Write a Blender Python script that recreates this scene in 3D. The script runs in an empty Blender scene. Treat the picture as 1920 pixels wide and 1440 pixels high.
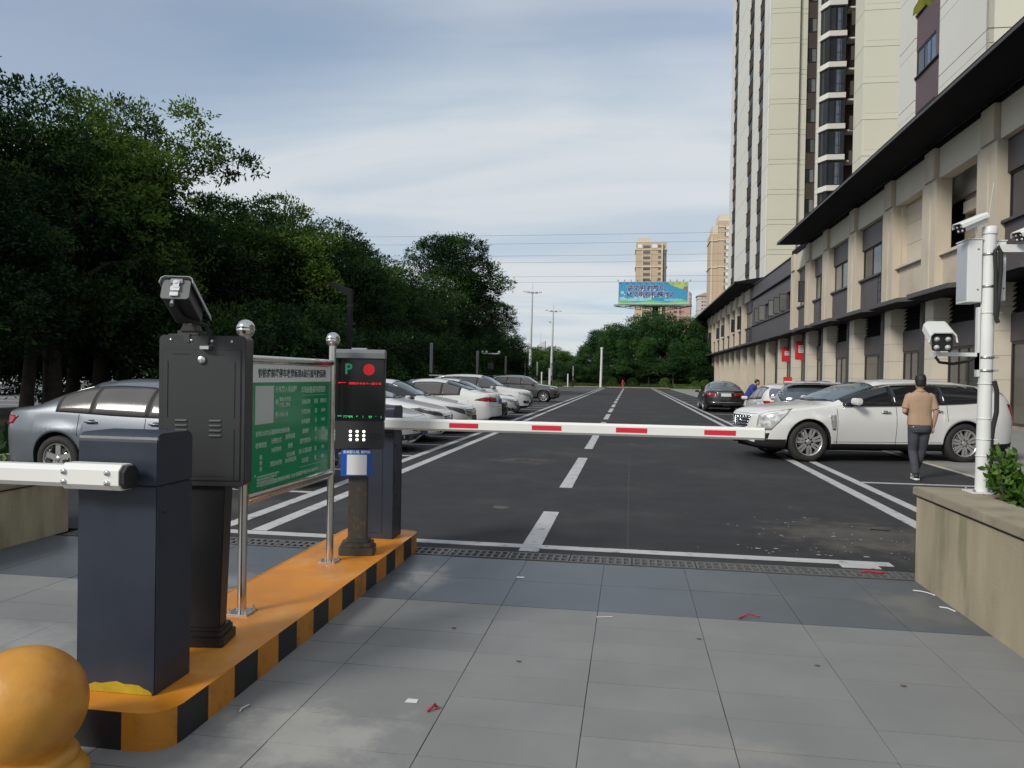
import bpy, bmesh, math, random
import numpy as np
from mathutils import Vector, Matrix
from mathutils.bvhtree import BVHTree
R=math.radians
random.seed(7)
RNG=np.random.RandomState(11)
sc=bpy.context.scene
col=sc.collection

# ------------------------------------------------------------ camera
cam_d=bpy.data.cameras.new('camera'); cam=bpy.data.objects.new('camera',cam_d); col.objects.link(cam)
cam_d.sensor_width=36.0; cam_d.lens=1450/1920*36; cam_d.clip_start=0.05; cam_d.clip_end=4000
YAW,PITCH,ROLL,CAMH=R(8.67),R(0.63),R(1.0),1.5
fw=Vector((-math.sin(YAW)*math.cos(PITCH),math.cos(YAW)*math.cos(PITCH),-math.sin(PITCH)))
r0=Vector((math.cos(YAW),math.sin(YAW),0)); u0=r0.cross(fw)
cr=r0*math.cos(ROLL)+u0*math.sin(ROLL); cu=-r0*math.sin(ROLL)+u0*math.cos(ROLL)
M=Matrix((cr,cu,-fw)).transposed().to_4x4(); M.translation=Vector((0,0,CAMH)); cam.matrix_world=M
sc.camera=cam  # most positions below were worked out beforehand from image pixels through this camera

# ------------------------------------------------------------ light
SUN_EL,SUN_AZ=R(34),R(-142)      # azimuth from +Y towards +X: a veiled sun stands behind the camera, to the left
sun_d=bpy.data.lights.new('sun','SUN'); sun_d.energy=2.5; sun_d.angle=R(16); sun_d.color=(1.0,0.95,0.87)
sun=bpy.data.objects.new('sun',sun_d); col.objects.link(sun)
sdir=Vector((math.sin(SUN_AZ)*math.cos(SUN_EL),math.cos(SUN_AZ)*math.cos(SUN_EL),math.sin(SUN_EL)))
sun.rotation_euler=sdir.to_track_quat('Z','Y').to_euler()
w=bpy.data.worlds.new('World'); sc.world=w; w.use_nodes=True
nt=w.node_tree; nt.nodes.clear(); N=nt.nodes.new; Lk=nt.links.new
sky=N('ShaderNodeTexSky'); sky.sky_type='NISHITA'; sky.sun_disc=False; sky.sun_elevation=SUN_EL; sky.sun_rotation=SUN_AZ
sky.air_density=1.0; sky.dust_density=0.6; sky.ozone_density=1.6
bg1=N('ShaderNodeBackground'); bg1.inputs[1].default_value=0.11; Lk(sky.outputs[0],bg1.inputs[0])
bg2=N('ShaderNodeBackground'); bg2.inputs[1].default_value=1.0
tc=N('ShaderNodeTexCoord'); sep=N('ShaderNodeSeparateXYZ'); Lk(tc.outputs['Generated'],sep.inputs[0])
def M2(op,a,b=None,clamp=False):
    n=N('ShaderNodeMath'); n.operation=op; n.use_clamp=clamp
    for i,v in enumerate((a,b)):
        if v is None: continue
        if isinstance(v,(int,float)): n.inputs[i].default_value=v
        else: Lk(v,n.inputs[i])
    return n.outputs[0]
zz=M2('ADD',M2('MAXIMUM',sep.outputs[2],0.0),0.14)
px_=M2('DIVIDE',sep.outputs[0],zz); py_=M2('DIVIDE',sep.outputs[1],zz)
cmb=N('ShaderNodeCombineXYZ'); Lk(px_,cmb.inputs[0]); Lk(py_,cmb.inputs[1])
mp=N('ShaderNodeMapping'); mp.inputs['Rotation'].default_value=(0,0,R(-28)); mp.inputs['Scale'].default_value=(0.42,1.1,1); mp.inputs['Location'].default_value=(3.1,0.7,0)
Lk(cmb.outputs[0],mp.inputs[0])
n1=N('ShaderNodeTexNoise'); n1.inputs['Scale'].default_value=0.75; n1.inputs['Detail'].default_value=5; n1.inputs['Roughness'].default_value=0.52; n1.inputs['Distortion'].default_value=0.5
Lk(mp.outputs[0],n1.inputs['Vector'])
vd=N('ShaderNodeVectorMath'); vd.operation='DOT_PRODUCT'; vd.inputs[1].default_value=Vector((-0.66,0.60,0.52)).normalized()
nrm=N('ShaderNodeVectorMath'); nrm.operation='NORMALIZE'; Lk(tc.outputs['Generated'],nrm.inputs[0]); Lk(nrm.outputs[0],vd.inputs[0])
clear=N('ShaderNodeMapRange'); clear.interpolation_type='SMOOTHSTEP'; clear.inputs[1].default_value=0.83; clear.inputs[2].default_value=1.0; clear.inputs[3].default_value=0.0; clear.inputs[4].default_value=0.24
Lk(vd.outputs['Value'],clear.inputs[0])
msk=N('ShaderNodeMapRange'); msk.interpolation_type='SMOOTHSTEP'; msk.inputs[1].default_value=0.22; msk.inputs[2].default_value=0.52; msk.inputs[3].default_value=0.34; msk.inputs[4].default_value=0.97
Lk(M2('SUBTRACT',n1.outputs[0],clear.outputs[0]),msk.inputs[0])
n2=N('ShaderNodeTexNoise'); n2.inputs['Scale'].default_value=1.5; n2.inputs['Detail'].default_value=7; n2.inputs['Distortion'].default_value=0.8; Lk(mp.outputs[0],n2.inputs['Vector'])
cramp=N('ShaderNodeMixRGB'); cramp.inputs[1].default_value=(0.46,0.535,0.615,1); cramp.inputs[2].default_value=(0.61,0.645,0.675,1)
n2r=N('ShaderNodeMapRange'); n2r.interpolation_type='SMOOTHSTEP'; n2r.inputs[1].default_value=0.30; n2r.inputs[2].default_value=0.62; Lk(n2.outputs[0],n2r.inputs[0]); Lk(n2r.outputs[0],cramp.inputs[0]); Lk(cramp.outputs[0],bg2.inputs[0])
mixs=N('ShaderNodeMixShader'); Lk(msk.outputs[0],mixs.inputs[0]); Lk(bg1.outputs[0],mixs.inputs[1]); Lk(bg2.outputs[0],mixs.inputs[2])
wo=N('ShaderNodeOutputWorld'); Lk(mixs.outputs[0],wo.inputs[0])
sc.view_settings.view_transform='Standard'; sc.view_settings.look='None'; sc.view_settings.exposure=0.17; sc.view_settings.gamma=1.0
sc.view_settings.use_curve_mapping=False

# ------------------------------------------------------------ materials
def mat(name,c,rough=0.6,metal=0.0,var=0.12,vscale=3.0,bump=0.0,bscale=40.0,spec=0.5,coat=0.0,c2=None,c2scale=1.0,c2lo=0.5,c2hi=0.7,objvar=0.0,emit=None,estr=1.0,detail=4,transl=0.0,rvar=0.0,stretch=None,world=False,zone=None):
    m=bpy.data.materials.new(name); m.use_nodes=True; t=m.node_tree; b=t.nodes['Principled BSDF']
    n=t.nodes.new; l=t.links.new
    b.inputs['Roughness'].default_value=rough; b.inputs['Metallic'].default_value=metal
    b.inputs['Specular IOR Level'].default_value=spec; b.inputs['Coat Weight'].default_value=coat; b.inputs['Coat Roughness'].default_value=0.05
    co=n('ShaderNodeTexCoord'); vec=co.outputs['Object']
    if world: vec=n('ShaderNodeNewGeometry').outputs['Position']
    if stretch:
        mpn=n('ShaderNodeMapping'); mpn.inputs['Scale'].default_value=stretch; l(vec,mpn.inputs[0]); vec=mpn.outputs[0]
    nz=n('ShaderNodeTexNoise'); nz.inputs['Scale'].default_value=vscale; nz.inputs['Detail'].default_value=detail; l(vec,nz.inputs['Vector'])
    mr=n('ShaderNodeMapRange'); mr.inputs[1].default_value=0.25; mr.inputs[2].default_value=0.75; mr.inputs[3].default_value=1-var; mr.inputs[4].default_value=1+var; l(nz.outputs[0],mr.inputs[0])
    val=mr.outputs[0]
    if objvar:
        oi=n('ShaderNodeObjectInfo'); m3=n('ShaderNodeMapRange'); m3.inputs[3].default_value=1-objvar; m3.inputs[4].default_value=1+objvar; l(oi.outputs['Random'],m3.inputs[0])
        mm=n('ShaderNodeMath'); mm.operation='MULTIPLY'; l(val,mm.inputs[0]); l(m3.outputs[0],mm.inputs[1]); val=mm.outputs[0]
    base=n('ShaderNodeRGB'); base.outputs[0].default_value=(*c,1); src=base.outputs[0]
    if c2:
        nb=n('ShaderNodeTexNoise'); nb.inputs['Scale'].default_value=c2scale; nb.inputs['Detail'].default_value=5; nb.inputs['Roughness'].default_value=0.6; l(vec,nb.inputs['Vector'])
        r2=n('ShaderNodeMapRange'); r2.interpolation_type='SMOOTHSTEP'; r2.inputs[1].default_value=c2lo; r2.inputs[2].default_value=c2hi; l(nb.outputs[0],r2.inputs[0])
        mx=n('ShaderNodeMixRGB'); mx.inputs[2].default_value=(*c2,1); l(src,mx.inputs[1]); l(r2.outputs[0],mx.inputs[0]); src=mx.outputs[0]
    if zone:   # a dusty patch with its own ragged outline: (centre, radius, colour)
        for zc_,zr_,zcol,zsc in zone:
            g_=n('ShaderNodeNewGeometry'); vs_=n('ShaderNodeVectorMath'); vs_.operation='SUBTRACT'; vs_.inputs[1].default_value=zc_; l(g_.outputs['Position'],vs_.inputs[0])
            vm=n('ShaderNodeVectorMath'); vm.operation='DIVIDE'; vm.inputs[1].default_value=zr_; l(vs_.outputs[0],vm.inputs[0])
            ln=n('ShaderNodeVectorMath'); ln.operation='LENGTH'; l(vm.outputs[0],ln.inputs[0])
            zn=n('ShaderNodeTexNoise'); zn.inputs['Scale'].default_value=zsc; zn.inputs['Detail'].default_value=9; zn.inputs['Roughness'].default_value=0.68; l(g_.outputs['Position'],zn.inputs['Vector'])
            ad=n('ShaderNodeMath'); ad.operation='MULTIPLY_ADD'; ad.inputs[1].default_value=-0.55; l(ln.outputs['Value'],ad.inputs[0]); l(zn.outputs[0],ad.inputs[2])
            zz2=n('ShaderNodeMapRange'); zz2.interpolation_type='SMOOTHSTEP'; zz2.inputs[1].default_value=0.10; zz2.inputs[2].default_value=0.42; zz2.inputs[4].default_value=0.85; l(ad.outputs[0],zz2.inputs[0])
            zx=n('ShaderNodeMixRGB'); zx.inputs[2].default_value=(*zcol,1); l(src,zx.inputs[1]); l(zz2.outputs[0],zx.inputs[0]); src=zx.outputs[0]
    hs=n('ShaderNodeHueSaturation'); l(src,hs.inputs['Color']); l(val,hs.inputs['Value']); l(hs.outputs[0],b.inputs['Base Color'])
    if rvar:
        rr=n('ShaderNodeMapRange'); rr.inputs[1].default_value=0.3; rr.inputs[2].default_value=0.7; rr.inputs[3].default_value=max(0.02,rough-rvar); rr.inputs[4].default_value=min(1,rough+rvar); l(nz.outputs[0],rr.inputs[0]); l(rr.outputs[0],b.inputs['Roughness'])
    if bump:
        bn=n('ShaderNodeTexNoise'); bn.inputs['Scale'].default_value=bscale; bn.inputs['Detail'].default_value=4; l(vec,bn.inputs['Vector'])
        bu=n('ShaderNodeBump'); bu.inputs['Strength'].default_value=bump; bu.inputs['Distance'].default_value=0.01; l(bn.outputs[0],bu.inputs['Height']); l(bu.outputs[0],b.inputs['Normal'])
    if emit:
        b.inputs['Emission Color'].default_value=(*emit,1); b.inputs['Emission Strength'].default_value=estr
    if transl:
        tr=n('ShaderNodeBsdfTranslucent'); l(hs.outputs[0],tr.inputs[0]); ms=n('ShaderNodeMixShader'); ms.inputs[0].default_value=transl
        l(b.outputs[0],ms.inputs[1]); l(tr.outputs[0],ms.inputs[2]); l(ms.outputs[0],t.nodes['Material Output'].inputs[0])
    return m
def leafmat(name,ca,cb,scale=0.5,transl=0.25,rough=0.55):
    # two leaf hues in noise patches, the brighter painted as sunlit clumps in tree crowns, plus a little per-leaf scatter
    m=mat(name,ca,rough=rough,var=0.28,vscale=2.5,c2=cb,c2scale=scale,c2lo=0.46,c2hi=0.60,transl=transl,spec=0.22,objvar=0.12)
    return m

m_asphalt=mat('asphalt',(0.020,0.020,0.023),rough=0.85,var=0.30,vscale=2.5,bump=0.5,bscale=160,c2=(0.038,0.037,0.037),c2scale=0.45,c2lo=0.45,c2hi=0.72,detail=8,world=True,zone=[((2.2,7.9,0),(1.5,1.5,1),(0.085,0.076,0.064),4.5),((-1.86,13.5,0),(0.95,0.75,1),(0.075,0.062,0.055),3.0),((-4.3,8.2,0),(1.2,0.8,1),(0.05,0.05,0.05),3.0)])
m_dust=mat('dusty_asphalt',(0.085,0.078,0.070),rough=0.9,var=0.35,vscale=3,bump=0.4,bscale=120,detail=8)
m_paint=mat('road_paint',(0.45,0.45,0.45),rough=0.7,var=0.10,vscale=2.5,c2=(0.20,0.20,0.20),c2scale=7,c2lo=0.54,c2hi=0.70,world=True,bump=0.2,bscale=120)
m_tile=mat('grey_granite',(0.200,0.202,0.198),rough=0.62,var=0.10,vscale=2.2,bump=0.12,bscale=220,objvar=0.035,c2=(0.225,0.218,0.205),c2scale=0.6,c2lo=0.55,c2hi=0.80,world=True,zone=[((-1.3,3.0,0),(0.65,0.5,1),(0.34,0.33,0.31),4.0),((-2.5,4.7,0),(0.8,0.42,1),(0.36,0.355,0.34),3.5),((0.35,3.2,0),(0.6,0.28,1),(0.26,0.25,0.235),3.5),((-3.5,3.8,0),(1.0,0.5,1),(0.30,0.30,0.29),3.0)])
m_tiled=mat('dark_granite',(0.084,0.098,0.113),rough=0.42,var=0.10,vscale=2.2,bump=0.12,bscale=220,objvar=0.03,c2=(0.12,0.125,0.128),c2scale=1.0,c2lo=0.55,c2hi=0.78,world=True,zone=[((-1.45,5.5,0),(0.35,0.6,1),(0.26,0.25,0.235),4.5),((-2.6,5.2,0),(0.9,0.35,1),(0.24,0.24,0.24),3.5),((1.9,5.5,0),(0.6,0.8,1),(0.15,0.15,0.145),3.0)])
m_mortar=mat('joint_mortar',(0.055,0.054,0.052),rough=0.95,var=0.3,vscale=8)
m_lime=mat('lime_stain',(0.32,0.315,0.30),rough=0.8,var=0.2,vscale=8)
m_iron=mat('cast_iron',(0.13,0.13,0.132),rough=0.6,metal=0.3,var=0.25,vscale=12,bump=0.3,bscale=90)
m_void=mat('drain_void',(0.006,0.006,0.007),rough=0.9)
m_walk=mat('light_pavement',(0.25,0.25,0.245),rough=0.75,var=0.10,vscale=0.8,bump=0.2,bscale=60,objvar=0.05)
m_soil=mat('dark_soil',(0.032,0.028,0.020),rough=1.0,var=0.4,vscale=2,bump=0.8,bscale=20)
m_grass=mat('grass_ground',(0.030,0.058,0.016),rough=1.0,var=0.4,vscale=1.2,bump=0.8,bscale=30,c2=(0.07,0.085,0.035),c2scale=0.2,detail=8)
m_yellow=mat('yellow_kerb_paint',(0.57,0.205,0.010),rough=0.42,var=0.14,vscale=4,c2=(0.60,0.28,0.07),c2scale=1.6,c2lo=0.50,c2hi=0.72,bump=0.2,bscale=60,spec=0.5,rvar=0.15)
m_yellowd=mat('scuffed_yellow_paint',(0.50,0.190,0.014),rough=0.5,var=0.14,vscale=4,c2=(0.22,0.10,0.025),c2scale=6,c2lo=0.50,c2hi=0.72,bump=0.25,bscale=60,objvar=0.06)
m_black=mat('black_kerb_paint',(0.012,0.012,0.013),rough=0.5,var=0.3,vscale=5,bump=0.2,bscale=60)
m_ball=mat('ochre_stone_paint',(0.52,0.24,0.030),rough=0.40,var=0.16,vscale=6,c2=(0.38,0.115,0.03),c2scale=2.6,c2lo=0.46,c2hi=0.70,bump=0.10,bscale=60,spec=0.55)
m_navy=mat('navy_powder_coat',(0.017,0.024,0.040),rough=0.40,var=0.16,vscale=3.5,c2=(0.030,0.037,0.050),c2scale=2.2,c2lo=0.50,c2hi=0.80,bump=0.12,bscale=350,spec=0.5,rvar=0.06)
m_char=mat('charcoal_powder_coat',(0.028,0.029,0.031),rough=0.45,var=0.08,vscale=2,bump=0.15,bscale=350,spec=0.5)
m_charr=mat('scuffed_charcoal_coat',(0.040,0.037,0.034),rough=0.5,var=0.1,vscale=3,bump=0.2,bscale=250,c2=(0.085,0.058,0.026),c2scale=26,c2lo=0.50,c2hi=0.66)
m_blk=mat('black_plastic',(0.014,0.014,0.015),rough=0.45,var=0.1,spec=0.5)
m_rub=mat('black_rubber',(0.018,0.018,0.018),rough=0.75,var=0.25,vscale=6,bump=0.2,bscale=60)
m_steel=mat('polished_steel',(0.62,0.61,0.59),rough=0.16,metal=1.0,var=0.06,vscale=9,rvar=0.05)
m_zinc=mat('zinc_screws',(0.65,0.65,0.64),rough=0.3,metal=1.0,var=0.1)
m_wpaint=mat('white_enamel',(0.72,0.72,0.69),rough=0.35,var=0.04,vscale=2,spec=0.5)
m_wpaint2=mat('white_enamel_aged',(0.66,0.67,0.66),rough=0.45,var=0.06,vscale=3,c2=(0.50,0.49,0.45),c2scale=3,c2lo=0.6,c2hi=0.8)
m_red=mat('red_reflective_film',(0.58,0.012,0.035),rough=0.35,var=0.05,spec=0.6)
m_green=mat('green_print',(0.005,0.25,0.098),rough=0.22,var=0.04,spec=0.3)
m_wprint=mat('white_print',(0.70,0.71,0.73),rough=0.3,var=0.03)
m_gtext=mat('pale_green_lettering',(0.42,0.56,0.46),rough=0.4,var=0.03)
m_dtext=mat('dark_green_lettering',(0.005,0.07,0.045),rough=0.4,var=0.03)
m_blue=mat('blue_print',(0.012,0.085,0.42),rough=0.3,var=0.04,spec=0.5)
m_screen=mat('display_glass',(0.010,0.010,0.011),rough=0.12,var=0.05,spec=0.6)
m_ledred=mat('red_leds',(0.3,0,0),emit=(1.0,0.012,0.015),estr=1.05)
m_leddim=mat('dim_red_leds',(0.2,0,0),emit=(0.9,0.01,0.03),estr=0.75)
m_ledgrn=mat('green_leds',(0,0.3,0.1),emit=(0.02,0.85,0.16),estr=0.95)
m_pgreen=mat('dim_green_letter',(0.01,0.12,0.07),rough=0.4,emit=(0.01,0.30,0.14),estr=0.18)
m_ledwht=mat('white_leds',(0.9,0.9,0.85),emit=(1.0,0.97,0.86),estr=2.4)
m_conc=mat('planter_render',(0.38,0.325,0.225),rough=0.9,var=0.16,vscale=2.0,bump=0.6,bscale=120,c2=(0.23,0.21,0.125),c2scale=1.6,c2lo=0.48,c2hi=0.72,detail=8,stretch=(1,2.2,0.5))
m_cope=mat('planter_coping_stone',(0.29,0.25,0.18),rough=0.85,var=0.14,vscale=3,bump=0.4,bscale=100,c2=(0.19,0.165,0.12),c2scale=2.5,c2lo=0.5,c2hi=0.75)
m_stone=mat('beige_stone_cladding',(0.54,0.475,0.375),rough=0.7,var=0.06,vscale=0.9,bump=0.15,bscale=60,objvar=0.05,c2=(0.42,0.35,0.25),c2scale=0.35,c2lo=0.5,c2hi=0.75)
m_stone2=mat('pale_stone_cladding',(0.60,0.545,0.45),rough=0.7,var=0.05,vscale=1.2,bump=0.1,bscale=60,objvar=0.04)
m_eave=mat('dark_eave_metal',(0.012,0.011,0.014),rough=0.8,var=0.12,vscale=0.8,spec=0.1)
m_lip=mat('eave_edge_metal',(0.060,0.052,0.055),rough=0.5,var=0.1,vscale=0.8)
m_purple=mat('aubergine_panel',(0.072,0.060,0.066),rough=0.5,var=0.10,vscale=0.8,spec=0.4,objvar=0.06)
m_purplet=mat('mauve_wall_paint',(0.115,0.078,0.085),rough=0.7,var=0.08,vscale=0.6)
m_frame=mat('dark_window_frame',(0.022,0.021,0.023),rough=0.45,var=0.1)
m_glass=mat('window_glass',(0.030,0.036,0.042),rough=0.06,var=0.3,vscale=0.5,spec=0.7,objvar=0.35)
m_glassl=mat('pale_window_glass',(0.16,0.165,0.155),rough=0.12,var=0.3,vscale=0.8,spec=0.6,objvar=0.3)
m_shopgl=mat('shop_glass',(0.085,0.085,0.078),rough=0.08,var=0.45,vscale=0.6,spec=0.6,objvar=0.4)
m_cream=mat('cream_render',(0.60,0.59,0.49),rough=0.85,var=0.035,vscale=0.3,objvar=0.02)
m_greyw=mat('pale_grey_render',(0.66,0.65,0.60),rough=0.85,var=0.03,vscale=0.3,objvar=0.015)
m_tbrown=mat('brown_tower_panel',(0.070,0.058,0.050),rough=0.9,var=0.08,spec=0.08)
m_beige=mat('beige_tower_tile',(0.50,0.39,0.275),rough=0.8,var=0.05,vscale=0.2)
m_beige2=mat('pale_tower_trim',(0.62,0.55,0.45),rough=0.8,var=0.04)
m_pink=mat('terracotta_tower_tile',(0.47,0.29,0.235),rough=0.8,var=0.06,vscale=0.2)
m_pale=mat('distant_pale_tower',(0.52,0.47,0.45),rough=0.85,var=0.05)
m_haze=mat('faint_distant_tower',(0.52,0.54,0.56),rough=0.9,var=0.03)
m_twin=mat('distant_window',(0.13,0.12,0.115),rough=0.25,var=0.4,vscale=0.3,objvar=0.3)
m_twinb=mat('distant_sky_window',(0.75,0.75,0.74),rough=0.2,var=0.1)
m_bark=mat('tree_bark',(0.045,0.037,0.030),rough=0.95,var=0.35,vscale=6,bump=0.9,bscale=25)
m_leafA=leafmat('camphor_leaves',(0.016,0.043,0.010),(0.095,0.165,0.022),0.26,0.36,0.7)
m_leafB=leafmat('dark_leaves',(0.015,0.042,0.013),(0.055,0.120,0.022),0.28,0.34,0.7)
m_leafC=leafmat('bright_leaves',(0.060,0.125,0.020),(0.115,0.185,0.035),0.25,0.3)
m_leafD=leafmat('grove_leaves',(0.027,0.075,0.020),(0.062,0.145,0.028),0.25,0.22)
m_hedge=leafmat('hedge_leaves',(0.060,0.135,0.020),(0.110,0.205,0.030),6.0,0.30,0.40)
m_shrub=leafmat('clipped_shrub_leaves',(0.075,0.125,0.022),(0.12,0.185,0.04),1.5,0.25)
m_cable=mat('cable_sheath',(0.11,0.11,0.115),rough=0.6,var=0.1)
m_galv=mat('galvanised_pole',(0.52,0.54,0.55),rough=0.5,metal=0.2,var=0.06)
m_dpole=mat('dark_lamp_metal',(0.012,0.013,0.015),rough=0.7,spec=0.2,var=0.1)
m_lampg=mat('lamp_diffuser',(0.42,0.42,0.40),rough=0.4,var=0.06)
m_bbgreen=mat('billboard_green',(0.20,0.48,0.22),rough=0.5,var=0.12,vscale=0.6)
m_bbblue=mat('billboard_blue',(0.045,0.30,0.52),rough=0.5,var=0.08,vscale=0.15)
m_bbwhite=mat('billboard_white',(0.72,0.74,0.80),rough=0.5,var=0.03)
m_bbpurple=mat('billboard_purple_lettering',(0.085,0.035,0.14),rough=0.5,var=0.03)
m_bbleaf=mat('billboard_leaf_print',(0.42,0.55,0.16),rough=0.5,var=0.15,vscale=0.8)
m_bbbrown=mat('billboard_branch_print',(0.25,0.16,0.14),rough=0.5,var=0.1)
m_bbpale=mat('billboard_skyline_print',(0.33,0.62,0.72),rough=0.5,var=0.2,vscale=1.5)
m_redsign=mat('red_shop_sign',(0.55,0.02,0.03),rough=0.5,var=0.08)
m_skin=mat('skin',(0.42,0.24,0.165),rough=0.55,var=0.06)
m_hair=mat('black_hair',(0.010,0.009,0.009),rough=0.5,var=0.3,vscale=60,bump=0.6,bscale=150)
m_tan=mat('tan_polo_cloth',(0.37,0.25,0.165),rough=0.85,var=0.06,vscale=6,bump=1.0,bscale=7)
m_trous=mat('slate_trouser_cloth',(0.055,0.057,0.070),rough=0.85,var=0.15,vscale=5,bump=1.0,bscale=11)
m_bshirt=mat('blue_shirt_cloth',(0.025,0.040,0.22),rough=0.85,var=0.1)

# ------------------------------------------------------------ helpers
class MB:
    def __init__(s,origin=(0,0,0)):
        s.v=[]; s.f=[]; s.mi=[]; s.sm=[]; s.o=Vector(origin)
    def add(s,vs,fs,mi=0,smooth=False):
        b=len(s.v); s.v+= [tuple(Vector(x)-s.o) for x in vs]
        for f in fs: s.f.append([b+i for i in f]); s.mi.append(mi); s.sm.append(smooth)
        return s
    def box(s,x0,x1,y0,y1,z0,z1,mi=0):
        if x1<x0:x0,x1=x1,x0
        if y1<y0:y0,y1=y1,y0
        if z1<z0:z0,z1=z1,z0
        return s.add([(x0,y0,z0),(x1,y0,z0),(x1,y1,z0),(x0,y1,z0),(x0,y0,z1),(x1,y0,z1),(x1,y1,z1),(x0,y1,z1)],
              [(0,3,2,1),(4,5,6,7),(0,1,5,4),(1,2,6,5),(2,3,7,6),(3,0,4,7)],mi)
    def rbox(s,x0,x1,y0,y1,z0,z1,r,axis='z',mi=0,n=4):
        """box with rounded edges running along axis"""
        rng={'x':(y0,y1,z0,z1),'y':(x0,x1,z0,z1),'z':(x0,x1,y0,y1)}[axis]
        a0,a1,b0,b1=rng; pts=[]
        for cx_,cy_,st in ((a1-r,b1-r,0),(a0+r,b1-r,90),(a0+r,b0+r,180),(a1-r,b0+r,270)):
            for k in range(n+1):
                t=R(st+90*k/n); pts.append((cx_+r*math.cos(t),cy_+r*math.sin(t)))
        c0,c1={'x':(x0,x1),'y':(y0,y1),'z':(z0,z1)}[axis]
        return s.prism(pts,c0,c1,axis,mi)
    def prism(s,pts,c0,c1,axis='z',mi=0,smooth=False):
        n=len(pts)
        def p3(a,b,c): return {'x':(c,a,b),'y':(a,c,b),'z':(a,b,c)}[axis]
        vs=[p3(a,b,c0) for a,b in pts]+[p3(a,b,c1) for a,b in pts]
        fs=[tuple(range(n))[::-1],tuple(range(n,2*n))]+[(i,(i+1)%n,n+(i+1)%n,n+i) for i in range(n)]
        if axis=='y': fs=[tuple(reversed(f)) for f in fs]
        return s.add(vs,fs,mi,smooth)
    def quad(s,a,b,c,d,mi=0): return s.add([a,b,c,d],[(0,1,2,3)],mi)
    def tube(s,path,rad,n=10,mi=0,cap=True,smooth=True):
        path=[Vector(p) for p in path]
        if not isinstance(rad,(list,tuple)): rad=[rad]*len(path)
        vs=[];prev=None
        for i,p in enumerate(path):
            d=(path[min(i+1,len(path)-1)]-path[max(i-1,0)]).normalized()
            if prev is None:
                a=Vector((0,0,1)) if abs(d.z)<0.9 else Vector((1,0,0)); u=d.cross(a).normalized()
            else:
                u=(prev-d*prev.dot(d)).normalized()
            prev=u; vv=d.cross(u)
            for k in range(n):
                t=2*math.pi*k/n; vs.append(p+(u*math.cos(t)+vv*math.sin(t))*rad[i])
        fs=[]
        for i in range(len(path)-1):
            for k in range(n):
                a=i*n+k;b=i*n+(k+1)%n; fs.append((a,b,b+n,a+n))
        s.add(vs,fs,mi,smooth)
        if cap:
            s.add(vs[:n],[tuple(range(n))[::-1]],mi); s.add(vs[-n:],[tuple(range(n))],mi)
        return s
    def cyl(s,c,r,z0,z1,n=16,mi=0,r2=None): return s.tube([(c[0],c[1],z0),(c[0],c[1],z1)],[r,r if r2 is None else r2],n,mi)
    def lathe(s,prof,c=(0,0,0),n=32,mi=0,axis='z'):
        vs=[]
        for r,z in prof:
            for k in range(n):
                t=2*math.pi*k/n; a,b=r*math.cos(t),r*math.sin(t)
                q={'z':(a,b,z),'y':(a,z,b),'x':(z,a,b)}[axis]; vs.append((c[0]+q[0],c[1]+q[1],c[2]+q[2]))
        fs=[]
        for i in range(len(prof)-1):
            for k in range(n):
                a=i*n+k;b=i*n+(k+1)%n; f=(a,b,b+n,a+n); fs.append(f if axis!='y' else f[::-1])
        return s.add(vs,fs,mi,True)
    def sphere(s,c,r,n=20,mi=0,sz=1.0):
        prof=[(max(1e-4,r*math.cos(R(-90+180*i/(n//2)))),r*sz*math.sin(R(-90+180*i/(n//2)))) for i in range(n//2+1)]
        return s.lathe(prof,c,n,mi)
    def mesh(s,name,mats,bevel=0,merge=False):
        me=bpy.data.meshes.new(name); me.from_pydata(s.v,[],s.f)
        for m in (mats if isinstance(mats,(list,tuple)) else [mats]): me.materials.append(m)
        me.polygons.foreach_set('material_index',s.mi); me.polygons.foreach_set('use_smooth',s.sm)
        if bevel or merge:
            bm=bmesh.new(); bm.from_mesh(me)
            if merge: bmesh.ops.remove_doubles(bm,verts=bm.verts,dist=1e-5)
            if bevel:
                ed=[e for e in bm.edges if len(e.link_faces)==2 and e.calc_face_angle(0)>R(35)]
                bmesh.ops.bevel(bm,geom=ed,offset=bevel,segments=2,affect='EDGES',clamp_overlap=True)
            bmesh.ops.recalc_face_normals(bm,faces=bm.faces)
            bm.to_mesh(me); bm.free()
        me.update(); return me
def obj(name,me,parent=None,loc=(0,0,0),rotz=0.0):
    o=bpy.data.objects.new(name,me); col.objects.link(o); o.location=loc
    if rotz: o.rotation_euler=(0,0,rotz)
    if parent is not None: o.parent=parent
    return o
def B(mb,name,mats,parent=None,bevel=0,loc=(0,0,0),merge=False): return obj(name,mb.mesh(name,mats,bevel,merge),parent,loc)
def tag(o,label=None,cat=None,group=None,kind=None):
    if label:o['label']=label
    if cat:o['category']=cat
    if group:o['group']=group
    if kind:o['kind']=kind
    return o
def thing(name,label,cat,loc=(0,0,0),rotz=0.0,group=None):
    o=obj(name,None,None,loc,rotz); return tag(o,label,cat,group)
def copy_tree(o,parent=None,loc=None,rotz=None):
    c=o.copy(); col.objects.link(c); c.parent=parent
    if loc is not None:c.location=loc
    if rotz is not None:c.rotation_euler=(0,0,rotz)
    for ch in list(o.children): copy_tree(ch,c)
    return c
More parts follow.
